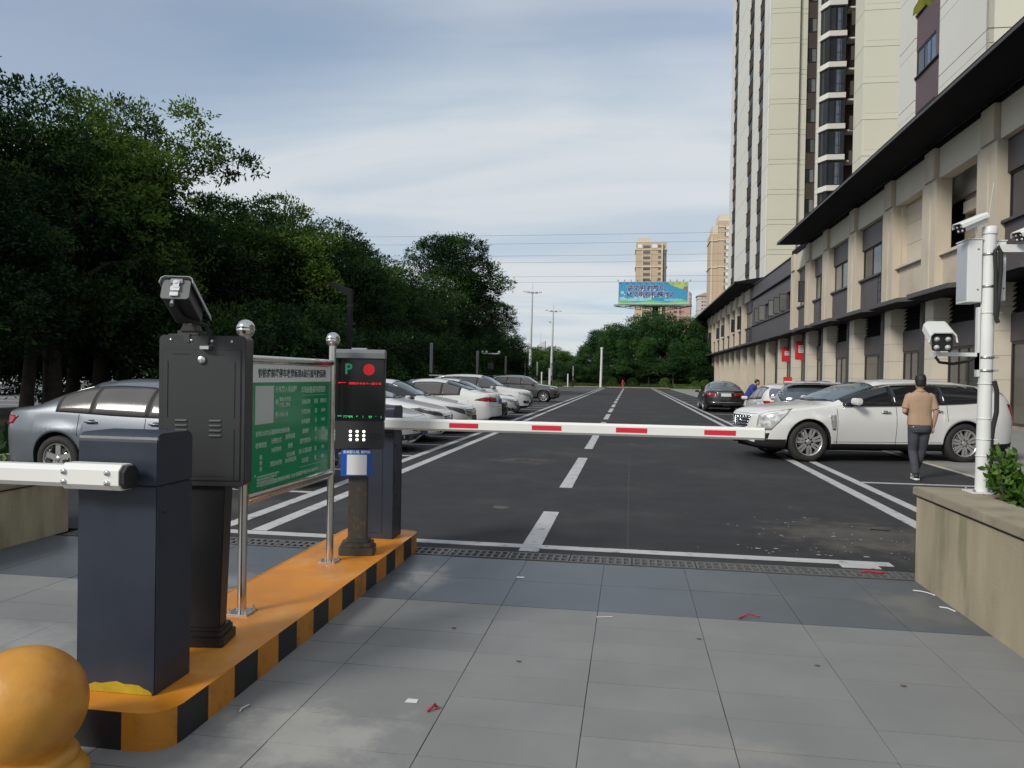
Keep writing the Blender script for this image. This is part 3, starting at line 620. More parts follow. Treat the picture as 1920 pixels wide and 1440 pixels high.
# ------------------------------------------------------------ tariff board between two steel posts
t=thing('tariff_board','green and white parking tariff board between two polished steel posts with ball tops','notice board',(-2.03,4.47,IZ)); o=(-2.03,4.47,IZ)
P1=(-2.04,3.88); P2=(-2.02,5.06)
for p in (P1,P2):
    B(MB(o).cyl(p,0.0245,IZ+0.004,1.69,20),'post',m_steel,t)
    B(MB(o).lathe([(0.0001,-0.05),(0.018,-0.0466),(0.034,-0.037),(0.045,-0.022),(0.0499,-0.003),(0.0485,-0.001),(0.0485,0.001),(0.0499,0.003),(0.045,0.022),(0.034,0.037),(0.018,0.0466),(0.0001,0.05)],(p[0],p[1],1.725),24),'ball_finial',m_steel,t)
    B(MB(o).box(p[0]-0.062,p[0]+0.062,p[1]-0.062,p[1]+0.062,IZ+0.0005,IZ+0.008),'foot_plate',m_steel,t,bevel=0.001)
    for a in (-1,1):
        for b in (-1,1): B(MB(o).cyl((p[0]+a*0.046,p[1]+b*0.046),0.006,IZ+0.008,IZ+0.034,8).cyl((p[0]+a*0.046,p[1]+b*0.046),0.011,IZ+0.008,IZ+0.018,6),'anchor_bolt',m_zinc,t)
xb=-2.03
for z,zz_ in ((1.563,'top_rail'),(0.815,'bottom_rail')):
    B(MB(o).tube([(P1[0]+0.003,P1[1]+0.02,z),(P2[0]-0.003,P2[1]-0.02,z)],0.024,18),zz_,m_steel,t)
for z in (0.793,0.781): B(MB(o).tube([(P1[0],P1[1]+0.02,z),(P2[0],P2[1]-0.02,z)],0.008,12),'rail_bead',m_steel,t)
Y0,Y1,Z0,Z1=3.912,5.028,0.838,1.537
B(MB(o).box(xb-0.012,xb+0.006,Y0-0.008,Y1+0.008,Z0-0.006,Z1+0.008),'backing_panel',m_steel,t)
B(MB(o).box(xb+0.0062,xb+0.009,Y0,Y1,Z0,1.437),'green_sheet',m_green,t)
B(MB(o).box(xb+0.0062,xb+0.009,Y0,Y1,1.4375,Z1),'white_header',m_wprint,t)
B(MB(o).box(xb+0.0092,xb+0.0105,Y0+0.05,Y0+0.27,1.205,1.418),'blank_card',mat('pale_card',(0.50,0.53,0.52),rough=0.4),t)
xt=xb+0.0095
def stx(y,z): return basis((xt,y,z),(0,1,0),(0,0,1))
W_=Y1-Y0
text('heading','铂悦府前坪停车收费标准&设备损坏赔偿表',0.0535,m_dtext,t,stx((Y0+Y1)/2,1.486),bold=0.0014,sx=0.96)
def wr(s,y,z,size,al='CENTER',sx=1.0,b=0.0006): text('lettering',s,size,m_gtext,t,stx(y,z),bold=b,align=al,sx=sx,res=1)
wr('无车牌入场流程',Y0+0.29,1.392,0.042,'LEFT',0.98,0.0009)
wr('微信/支付宝',Y0+0.345,1.335,0.029,'LEFT'); wr('扫描二维码',Y0+0.345,1.302,0.029,'LEFT'); wr('开车入场',Y0+0.345,1.245,0.029,'LEFT')
for z,c_ in ((1.319,'1'),(1.245,'2')):
    B(MB(o).lathe([(0.0001,0.0008),(0.020,0.0008),(0.020,0.0)],(xt,Y0+0.315,z),20,0,'x'),'number_disc',m_gtext,t)
    text('lettering',c_,0.032,m_green,t,basis((xt+0.001,Y0+0.315,z),(0,1,0),(0,0,1)),bold=0.001)
wr('收费公示栏(依据国家发改委标准)',Y0+0.06,1.150,0.031,'LEFT',0.95)
wr('收费类型',Y0+0.125,1.085,0.033); wr('计费方式',Y0+0.315,1.097,0.033); wr('收费标准',Y0+0.50,1.108,0.033)
wr('30分钟内',Y0+0.315,1.046,0.032); wr('免费',Y0+0.50,1.052,0.032)
wr('临',Y0+0.125,1.018,0.030); wr('时',Y0+0.125,0.985,0.030); wr('车',Y0+0.125,0.952,0.030)
wr('超过30分钟',Y0+0.315,0.967,0.032,sx=.95); wr('5元/小时',Y0+0.51,1.000,0.031); wr('30元封顶/天',Y0+0.51,0.966,0.031,sx=.95)
wr('注:',Y0+0.05,0.922,0.017,'LEFT')
for i,s_ in enumerate(('本停车场实行临时停车收费,请按规定停放车辆','请勿在车内存放贵重物品,车辆请锁好门窗','停车场仅提供车位,不负责车辆保管','如有疑问请与管理处联系')): wr(s_,Y0+0.08,0.911-i*0.0155,0.0135,'LEFT',b=0.0002)
wr('车场设备损坏赔偿表',Y0+0.84,1.385,0.045,sx=0.95,b=0.0009)
rows=(('设备名称','单位','单价/元',1.310),('车牌识别','套','5000',1.248),('快速道闸','台','3000',1.187),('道闸杆','根','1000',1.126),('监控摄像头','个','1200',1.065),('出入口指示牌','块','550',1.003),('公示牌','块','800',0.942))
for a,b_,c_,z in rows: wr(a,Y0+0.72,z,0.033); wr(b_,Y0+0.88,z,0.033); wr(c_,Y0+1.00,z,0.033)
for z,ya,yb in ((1.352,0.66,1.04),(0.905,0.64,1.06)): B(MB(o).box(xt-0.0002,xt+0.0006,Y0+ya,Y0+yb,z,z+0.002),'rule_line',m_gtext,t)
wr('株洲市发改委监制 物价投诉电话 12358 投诉监督电话 0731-22887799',Y0+0.12,0.866,0.0275,'LEFT',sx=0.98)

# ------------------------------------------------------------ LED display machine
t=thing('parking_display','black parking display with red light disc, red and green lit rows and blue card','parking display',(-1.92,5.33,IZ),R(13)); o=(-1.92,5.33,IZ)
x0,x1,y0,y1=-2.112,-1.736,5.262,5.365
B(MB(o).box(x0,x1,y0,y1,1.158,1.600),'screen_housing',m_blk,t,bevel=0.003)
B(MB(o).box(x0+0.008,x1-0.008,y0-0.003,y0-0.0005,1.165,1.596),'screen',m_screen,t)
hb=[(y0-0.035,1.602),(y1,1.602),(y1,1.666),(y0-0.02,1.666),(y0-0.035,1.640)]
B(MB(o).prism(hb,x0-0.002,x1+0.002,'x'),'hood',mat('grey_hood_metal',(0.19,0.195,0.205),rough=0.35,metal=0.3),t,bevel=0.003)
B(MB(o).box(-1.975,-1.87,5.28,5.35,1.666,1.677),'roof_vent',m_zinc,t)
pl=MB(o); pl.rbox(x0+0.012,x1-0.004,y0+0.002,y1-0.002,0.957,1.157,0.016,'y'); B(pl,'lower_panel',m_char,t,bevel=0.002)
text('lettering','P',0.105,m_pgreen,t,basis((-1.992,y0-0.0045,1.523),(1,0,0),(0,0,1)),bold=0.0028)
mb=MB(o)
for ring in range(6):
    rr=ring*0.0074; nn=max(1,ring*6)
    for k in range(nn):
        a=2*math.pi*k/nn+ring*0.1; x=-1.848+rr*math.cos(a); z=1.5235+rr*math.sin(a); mb.lathe([(0.0001,-0.002),(0.0026,-0.001),(0.0026,0.0)],(x,y0-0.003,z),6,0,'y')
B(mb,'red_light',m_ledred,t)
rs=np.random.RandomState(9)
def dots(z,cols,m,name,rows_=1):
    mb=MB(o)
    for (xa,xb_,dz) in cols:
        n=int((xb_-xa)/0.0052)+1
        for k in range(n):
            x=xa+k*0.0052
            for r_ in range(dz):
                if r_ and rs.rand()<0.45: continue
                zz_=z-r_*0.0052; mb.box(x-0.0018,x+0.0018,y0-0.0042,y0-0.003,zz_-0.0018,zz_+0.0018)
    B(mb,name,m,t)
dots(1.430,((-2.062,-2.008,2),(-1.985,-1.938,3),(-1.926,-1.918,3),(-1.905,-1.897,3),(-1.885,-1.875,3),(-1.862,-1.855,2),(-1.826,-1.806,3),(-1.798,-1.790,3),(-1.776,-1.762,3)),m_ledred,'red_lit_row')
dots(1.423,((-1.935,-1.83,1),(-1.82,-1.76,1)),m_leddim,'dim_lit_row')
dots(1.1925,((-2.062,-2.035,1),(-2.02,-1.99,3),(-1.985,-1.958,3),(-1.93,-1.922,2),(-1.885,-1.88,3),(-1.845,-1.82,3),(-1.795,-1.79,2),(-1.757,-1.752,3)),m_ledgrn,'green_lit_row')
for i in range(3):
    for j in range(3): B(MB(o).lathe([(0.0001,-0.004),(0.006,-0.0035),(0.0095,-0.0005),(0.010,0.0)],(-1.972+i*0.047,y0+0.0015,1.083-j*0.029),10,0,'y'),'white_led',m_ledwht,t)
for k in range(4): B(MB(o).box(-1.84,-1.76,y0-0.0005,y0+0.0018,1.066-k*0.012,1.068-k*0.012),'speaker_slit',m_blk,t)
B(MB(o).box(-1.985,-1.852,5.30,5.385,0.30,0.957),'post',m_charr,t,bevel=0.003)
B(MB(o).rbox(-2.045,-1.792,5.245,5.43,IZ+0.0005,IZ+0.055,0.02).rbox(-2.03,-1.807,5.26,5.415,IZ+0.055,IZ+0.085,0.018).rbox(-2.005,-1.83,5.28,5.405,IZ+0.085,IZ+0.105,0.012),'plinth',m_charr,t,bevel=0.003)
B(MB(o).box(-2.035,-1.816,y0-0.0025,y0+0.0,0.766,0.953),'blue_card',m_blue,t)
B(MB(o).box(-1.993,-1.853,y0-0.0040,y0-0.0026,0.775,0.918),'blank_panel',m_wprint,t)
text('lettering','无车牌入场, 请扫码',0.0225,m_wprint,t,basis((-1.925,y0-0.0028,0.9355),(1,0,0),(0,0,1)),bold=0.0006)
B(MB(o).box(-1.995,-1.84,5.264,5.31,0.885,0.965),'card_bracket',m_blk,t)

# the island's machines scaled up and moved about the camera onto the lower kerb top
PLACES={
  'barrier_cabinet':[(-2.0962, 3.0532, 0.15), (-2.0536, 6.1765, 0.15)],
  'boom_gate':[(-2.1082, 2.8455, 1.0638), (-1.8797, 6.0025, 1.095)],
  'camera_column':[(-2.0562, 3.5724, 0.15)],
  'plate_camera':[(-2.0261, 3.2142, 1.8614)],
  'tariff_board':[(-2.1082, 4.6421, 0.15)],
  'parking_display':[(-1.9939, 5.5352, 0.15)],
}
for nm_,ps in PLACES.items():
    for i_,p_ in enumerate(ps):
        t_=bpy.data.objects[nm_ if i_==0 else '%s.%03d'%(nm_,i_)]; t_.location=p_; t_.scale=(1.0385,)*3

# ------------------------------------------------------------ stone ball bollard
t=thing('stone_ball','large ochre painted stone ball on a moulded base beside the striped kerb','stone ball',(-2.10,2.44,0)); o=(0,0,0)
prof=[(0.0001,0.505)]+[(0.204*math.cos(R(a)),0.301+0.204*math.sin(R(a))) for a in range(86,-52,-6)]+[(0.142,0.140)]
mb=MB(); mb.lathe(prof,(0,0,0),48); B(mb,'ball',m_ball,t)
mb=MB(); mb.lathe([(0.135,0.146),(0.15,0.140),(0.168,0.128),(0.176,0.112),(0.170,0.102),(0.174,0.094),(0.190,0.080),(0.205,0.060),(0.210,0.035),(0.212,0.0)],(0,0,0),48); B(mb,'base',m_ball,t)

# ------------------------------------------------------------ planters
pr=thing('planter_wall','beige rendered planter wall with stone coping below the white camera pole','planter',(2.3,4.0,0)); o=(2.3,4.0,0)
px0=2.16
B(MB(o).box(px0,px0+0.16,-6,6.235,0,0.634).box(px0+0.16,9.0,6.075,6.235,0,0.634),'wall',m_conc,pr)
# coping in slabs
y=6.262
while y>-5.5:
    B(MB(o).box(px0-0.022,px0+0.34,y-1.195,y,0.652,0.712),'coping_slab',m_cope,pr,bevel=0.006); y-=1.2
x=px0+0.343
while x<8.9:
    B(MB(o).box(x,x+1.195,5.92,6.262,0.652,0.712),'coping_slab',m_cope,pr,bevel=0.006); x+=1.2
B(MB(o).box(px0+0.012,px0+0.15,-6,6.222,0.634,0.652).box(px0+0.15,9,6.09,6.222,0.634,0.652),'shadow_joint',m_mortar,pr)
B(MB(o).box(px0+0.16,9.0,-6,6.075,0,0.62),'soil',m_soil,pr)
plf=thing('planter_wall','low beige rendered planter wall at the left below the silver sedan','planter',(-5.2,3.0,0)); o=(-5.2,3.0,0)
B(MB(o).box(-5.24,-5.08,-6,6.40,0,0.47).box(-10,-5.24,6.24,6.40,0,0.47),'wall',m_conc,plf)
y=6.43
while y>-5.5:
    B(MB(o).box(-5.42,-5.055,y-1.195,y,0.485,0.545),'coping_slab',m_cope,plf,bevel=0.006); y-=1.2
B(MB(o).box(-5.23,-5.09,-6,6.38,0.47,0.485),'shadow_joint',m_mortar,plf)
B(MB(o).box(-10,-5.24,-6,6.24,0,0.45),'soil',m_soil,plf)
# hedge leaves
def leafy(name,label,cat,boxes,n,ll,lw,m,loc,stems=True,kind=None):
    t=thing(name,label,cat,loc)
    P=[];D=[]
    for (x0,x1,y0,y1,z0,z1,k) in boxes:
        p=np.stack([RNG.uniform(x0,x1,k),RNG.uniform(y0,y1,k),z0+(z1-z0)*RNG.rand(k)**0.55],1)
        p[:,2]+=0.05*np.sin(p[:,0]*9)*np.cos(p[:,1]*8)+0.03*np.sin(p[:,0]*23+p[:,1]*17); P.append(p)
    P=np.concatenate(P); n=len(P)
    d=unit(RNG.randn(n,3)*0.9+np.array([0,0,0.45])); s_=unit(np.cross(d,unit(RNG.randn(n,3)*0.5+np.array([0,0,1.0]))))
    obj('leaves',leaf_mesh('leaves',P-np.array(loc),d,s_,m,ll,lw,0.22,True),t)
    if stems:
        mb=MB(loc)
        for (x0,x1,y0,y1,z0,z1,k) in boxes:
            for q in range(int((x1-x0)*(y1-y0)*60)+3):
                x,y=RNG.uniform(x0,x1),RNG.uniform(y0,y1); h=z1-z0
                mb.tube([(x,y,0.6 if z0>0.5 else z0-0.05),(x+RNG.uniform(-.03,.03),y+RNG.uniform(-.03,.03),z0+h*0.5),(x+RNG.uniform(-.06,.06),y+RNG.uniform(-.06,.06),z0+h*0.97)],[0.006,0.004,0.002],5)
        B(mb,'stems',m_bark,t)
    return t
leafy('hedge','bright green leafy hedge in the planter beside the camera pole','hedge',[(2.60,5.4,3.9,5.93,0.66,0.845,15500),(2.52,3.6,5.2,5.99,0.66,0.83,2600),(2.52,2.66,5.65,5.97,0.72,0.97,150),(2.50,4.2,2.2,3.9,0.66,0.85,4200)],0,0.060,0.030,m_hedge,(3.9,5.0,0.62))
leafy('hedge','low green shrub in the left planter beside the silver sedan','hedge',[(-7.2,-5.62,4.9,6.2,0.48,0.80,4200),(-6.3,-5.50,5.2,6.2,0.46,0.66,1800)],0,0.075,0.04,m_hedge,(-6.4,5.5,0.45))

# ------------------------------------------------------------ white camera pole on the planter
px,py=2.528,6.03
t=thing('camera_pole','tall white pole with steel straps and black cable on the planter corner','pole',(px,py,0.712)); o=(px,py,0.712)
lean=0.012
def pc(z): return (px+(z-0.712)*0.006,py)
B(MB(o).tube([(*pc(0.72),0.72),(*pc(2.585),2.585)],[0.047,0.045],24),'tube',m_wpaint2,t)
B(MB(o).lathe([(0.051,0),(0.051,0.05),(0.047,0.055),(0.0001,0.058)],(*pc(2.58),2.575),24),'cap',m_wpaint2,t)
B(MB(o).box(px-0.10,px+0.10,py-0.09,py+0.09,0.7125,0.724),'base_plate',m_wpaint2,t,bevel=0.002)
for a in (-1,1):
    for b in (-1,1): B(MB(o).cyl((px+a*0.08,py+b*0.07),0.009,0.724,0.742,6),'anchor_bolt',m_zinc,t)
for z in (2.43,2.20,1.69,1.595): B(MB(o).lathe([(0.0485,-0.008),(0.052,-0.008),(0.052,0.008),(0.0485,0.008)],(*pc(z),z),24).box(pc(z)[0]+0.046,pc(z)[0]+0.075,py-0.03,py-0.015,z-0.007,z+0.007),'strap',m_zinc,t)
for z in (2.01,1.50,1.25,1.10,0.98): B(MB(o).lathe([(0.0482,-0.003),(0.051,-0.003),(0.051,0.003),(0.0482,0.003)],(*pc(z),z),20).tube([(pc(z)[0]+0.04,py-0.02,z),(pc(z)[0]+0.085,py-0.03,z)],0.002,5),'cable_tie',m_wpaint,t)
B(MB(o).tube([(px+0.020,py-0.066,2.44),(px+0.040,py-0.070,2.475),(px+0.060,py-0.066,2.43),(px+0.064,py-0.060,2.30),(px+0.056,py-0.06,2.15),(px+0.046,py-0.06,2.0),(px+0.042,py-0.06,1.965),(px+0.055,py-0.06,1.935)],0.015,12).tube([(px+0.020,py-0.066,2.44),(px+0.030,py-0.064,2.3),(px+0.036,py-0.062,1.98)],0.014,12),'conduit',m_rub,t)
B(MB(o).tube([(px+0.045,py-0.045,1.52),(px+0.066,py-0.04,1.45),(px+0.072,py-0.03,1.3),(px+0.054,py-0.02,1.18),(px+0.050,py,1.02),(px+0.055,py+0.02,0.85)],0.016,12),'conduit',m_rub,t)
B(MB(o).tube([(px-0.01,py,2.60),(px+0.03,py,2.95)],0.0022,6),'antenna',m_zinc,t)
B(MB(o).box(px-0.062,px-0.045,py-0.02,py+0.02,1.60,2.05).box(px-0.062,px-0.042,py-0.02,py+0.02,1.55,1.72),'cable_duct',m_wpaint2,t)
# arm holding the lower camera
B(MB(o).prism([(py-0.02,1.695),(py+0.02,1.695),(py+0.02,1.722),(py-0.02,1.722)],px-0.37,px-0.045,'x'),'bracket_arm',m_wpaint2,t)
B(MB(o).tube([(px-0.335,py,1.69),(px-0.31,py-0.01,1.650),(px-0.22,py-0.01,1.640),(px-0.12,py-0.01,1.66),(px-0.07,py-0.01,1.69)],0.011,10),'cable',m_rub,t)
B(MB(o).box(px+0.045,px+0.72,py-0.02,py+0.02,2.445,2.500),'side_arm',m_wpaint2,t)
# two control boxes strapped to the pole
def ctrlbox(x0,x1,y0,y1,z0,z1,label,vent):
    t=thing('control_box',label,'control box',((x0+x1)/2,y0,z0)); o=((x0+x1)/2,y0,z0)
    B(MB(o).box(x0,x1,y0,y1,z0,z1),'case',m_wpaint2,t,bevel=0.004)
    B(MB(o).box(x0-0.006,x1+0.004,y0-0.006,y1+0.006,z1,z1+0.008),'rain_lip',m_wpaint2,t)
    if vent:
        for k in range(9): B(MB(o).box(x0-0.002,x0-0.0002,y0+0.05,y0+0.14,z0+0.17+k*0.022,z0+0.174+k*0.022),'vent_slot',m_blk,t)
        B(MB(o).box(x0-0.003,x0-0.0002,y0+0.01,y1-0.01,z0+0.02,z1-0.02),'side_door',mat('grey_door',(0.42,0.45,0.50),rough=0.4),t)
    for x in (x0+0.07,):
        for z in (z0+0.09,z1-0.07): B(MB(o).lathe([(0.0001,-0.003),(0.006,-0.002),(0.007,0)],(x,y0-0.0003,z),8,0,'y'),'screw',m_iron,t)
    return t
ctrlbox(px-0.142,px-0.045,py-0.03,py+0.165,2.085,2.535,'white vented control box on the left side of the pole',True)
ctrlbox(px+0.05,px+0.135,py+0.02,py+0.24,2.10,2.53,'plain white control box on the right side of the pole',False)
def bullet(loc,rotz,pitch,label,s=1.0,front=False):
    t=thing('security_camera',label,'camera',loc); 
    Mx=Matrix.Rotation(rotz,4,'Z')@Matrix.Rotation(pitch,4,'X')
    def tm(mb,name,m):
        me=mb.mesh(name,m,bevel=0.003*s); me.transform(Mx); return obj(name,me,t)
    # local: lens looks along -Y
    mb=MB(); mb.rbox(-0.038*s,0.038*s,-0.13*s,0.12*s,-0.036*s,0.034*s,0.015*s,'y'); tm(mb,'body',m_wpaint)
    hp=[(-0.055*s,0.005*s),(-0.05*s,0.034*s),(-0.036*s,0.048*s),(0.036*s,0.048*s),(0.05*s,0.034*s),(0.055*s,0.005*s),(0.051*s,0.005*s),(0.046*s,0.031*s),(0.034*s,0.043*s),(-0.034*s,0.043*s),(-0.046*s,0.031*s),(-0.051*s,0.005*s)]
    mb=MB(); n=len(hp)
    vs=[(a,-0.165*s,c_) for a,c_ in hp]+[(a,0.13*s,c_) for a,c_ in hp]
    fs=[(i,(i+1)%n,n+(i+1)%n,n+i) for i in range(n)]
    for base_ in (0,n):
        for i in range(5): q=(base_+i,base_+i+1,base_+10-i,base_+11-i); fs.append(q)
    mb.add(vs,fs); tm(mb,'hood',m_wpaint)
    mb=MB(); mb.rbox(-0.039*s,0.039*s,-0.148*s,-0.13*s,-0.038*s,0.034*s,0.010*s,'y'); tm(mb,'lens_face',m_blk)
    for a in (-1,1):
        for b in (-1,1):
            mb=MB(); mb.lathe([(0.0001,-0.156*s),(0.007*s,-0.154*s),(0.011*s,-0.148*s)],(a*0.021*s,0,b*0.018*s-0.004*s),12,0,'y'); tm(mb,'infrared_lamp',mat_led)
    mb=MB(); mb.box(-0.008*s,0.008*s,-0.02*s,0.02*s,-0.085*s,-0.036*s); tm(mb,'mount',m_wpaint2)
    return t
mat_led=mat('lens_grey',(0.45,0.45,0.45),rough=0.15)
cA=bullet((px-0.335,py-0.05,1.835),R(-14),R(13),'white camera with four round lamps on the low bracket arm',1.62)
cB=bullet((px-0.125,py-0.06,2.645),R(-66),R(22),'white camera tilted left on top of the pole',0.86)
cC=bullet((px+0.265,py-0.04,2.585),R(-62),R(22),'white camera on the right-hand arm of the pole',0.86)
# overhanging twig tip high at the right (hangs from a branch beyond the frame)
m_twig=leafmat('yellowing_leaf',(0.13,0.16,0.02),(0.20,0.20,0.03),20,0.3)
t=thing('twig','yellow-green leaf tip hanging at the top edge in front of the pale block','twig',(1.03,3.0,2.90)); o=(1.03,3.0,2.90)
B(MB(o).tube([(1.04,3.0,2.90),(1.10,3.02,3.02),(1.25,3.06,3.2),(1.5,3.1,3.35)],[0.0015,0.002,0.003,0.004],6),'stem',m_bark,t)
for (a,b,c_,dx,dz,L) in ((1.04,3.0,2.905,-0.55,-0.80,0.072),(1.045,3.0,2.90,-0.10,-1.0,0.045),(1.04,3.0,2.91,0.5,-0.35,0.04),(1.07,3.01,2.97,-0.8,0.1,0.07)):
    D_=np.array([[dx,0.15,dz]]); D_=unit(D_); S_=unit(np.cross(D_,np.array([[0.2,-1,0.1]])))
    obj('leaf',leaf_mesh('leaf',np.array([[a-o[0],b-o[1],c_-o[2]]]),D_,S_,m_twig,L*1.1,0.03,0.15,True),t)
# ------------------------------------------------------------ shopping podium along the right
XF=12.0; XG=12.58
O3=(12.5,70.0,0.0)
bld=thing('shopping_building','long two-storey beige stone shop building with dark overhanging eaves and shopfront columns','building',O3)
def D3(x,y,z): return (x,y,z)
cols=[3.6,8.8,14.0,19.2,24.4,29.6,34.8,39.95,45.95,51.9,56.8,61.7,67.0,72.2,77.8,83.2,88.2,93.4,98.3,103.5,109.1,114.9,119.9,124.7,129.0,133.3,137.5]
CW=1.5
# ground-storey columns: core with stone blocks
core_me=MB().box(0.012,0.72,-CW+0.012,-0.012,0,4.95).mesh('column',m_mortar)
hb=(0.82,0.82,0.82,0.82,0.82,0.82)
blk=MB().box(0,0.74,-CW,-CW*0.42,0.004,0.816).mesh('stone_block',m_stone2,bevel=0.004)
blk2=MB().box(0.03,0.74,-CW*0.42+0.008,0,0.004,0.816).mesh('stone_block',m_stone,bevel=0.004)
bigc=MB().box(0,0.74,-CW,0,0,4.95).box(-0.02,0.74,-CW*0.42,-CW*0.42+0.02,0,4.95).mesh('column',m_stone)
plm=MB().box(-0.035,0.6,-CW-0.03,0.03,0,0.18).mesh('plinth_stone',m_stone2,bevel=0.006)
for i,y in enumerate(cols):
    loc=(XF-O3[0],y-O3[1],0)
    if 12<y<69:
        c_=obj('column',core_me,bld,loc)
        for k in range(6):
            obj('stone_block',blk,c_,(0,0,k*0.82)); obj('stone_block',blk2,c_,(0,0,k*0.82))
    else: c_=obj('column',bigc,bld,loc)
    obj('plinth_stone',plm,c_,(0,0,0))
# upper pilasters with a capital block
pil=MB().box(0,0.6,-CW,0,5.05,9.7).box(-0.10,0.6,-CW+0.05,-0.45,9.7,10.93).box(-0.04,0.6,-CW*0.62,-CW*0.62+0.28,5.05,9.2).mesh('pilaster',m_stone,bevel=0.008)
for i,y in enumerate(cols):
    if 62.5<y<84: continue
    obj('pilaster',pil,bld,(XF-O3[0],y-O3[1],0))
def bays():
    for i in range(len(cols)-1): yield i,cols[i],cols[i+1]-CW
def pb(x0,x1,y0,y1,z0,z1,name,m,parent=None,bevel=0):
    return B(MB(O3).box(x0,x1,y0,y1,z0,z1),name,m,parent or bld,bevel)
def window_unit(y0,y1,z0,z1,x,name='window',n=3,par=None,gm=None,fr=0.055):
    mb=MB(O3); mb.box(x-0.05,x+0.03,y0,y0+fr,z0,z1).box(x-0.05,x+0.03,y1-fr,y1,z0,z1).box(x-0.05,x+0.03,y0+fr,y1-fr,z1-fr,z1).box(x-0.05,x+0.03,y0+fr,y1-fr,z0,z0+fr)
    w_=(y1-y0-2*fr)/n
    for k in range(1,n): yy=y0+fr+k*w_; mb.box(x-0.045,x+0.025,yy-0.022,yy+0.022,z0+fr,z1-fr)
    f=B(mb,name,m_frame,par or bld)
    for k in range(n): B(MB(O3).box(x-0.01,x+0.005,y0+fr+k*w_+0.024,y0+fr+(k+1)*w_-0.024,z0+fr+0.001,z1-fr-0.001),'pane',gm or random.choice((m_glass,m_glass,m_glassl)),f)
    return f
def sash(y,z0,z1,x0,w_,m=None):
    """a casement standing open at right angles to the wall"""
    f=B(MB(O3).box(x0-w_,x0,y,y+0.04,z0,z0+0.05).box(x0-w_,x0,y,y+0.04,z1-0.05,z1).box(x0-w_,x0-w_+0.05,y,y+0.04,z0+0.05,z1-0.05).box(x0-0.05,x0,y,y+0.04,z0+0.05,z1-0.05),'open_casement',m_frame,bld)
    B(MB(O3).box(x0-w_+0.051,x0-0.051,y+0.012,y+0.028,z0+0.051,z1-0.051),'pane',m or m_glassl,f)
def ladder(y,z0,z1,x):
    mb=MB(O3); 
    for a in (x-0.32,x-0.04): mb.box(a,a+0.025,y-0.2,y-0.175,z0,z1)
    for a in (x-0.32,x-0.04): mb.box(a,a+0.025,y+0.175,y+0.2,z0,z1)
    k=z0
    while k<=z1: mb.box(x-0.32,x-0.015,y-0.2,y-0.175,k,k+0.025).box(x-0.32,x-0.015,y+0.175,y+0.2,k,k+0.025).box(x-0.32,x-0.295,y-0.2,y+0.2,k,k+0.025); k+=0.42
    B(mb,'service_rack',m_frame,bld)
kinds={4:'win',5:'loggia',6:'recess',7:'win',8:'win',9:'win',10:'win'}
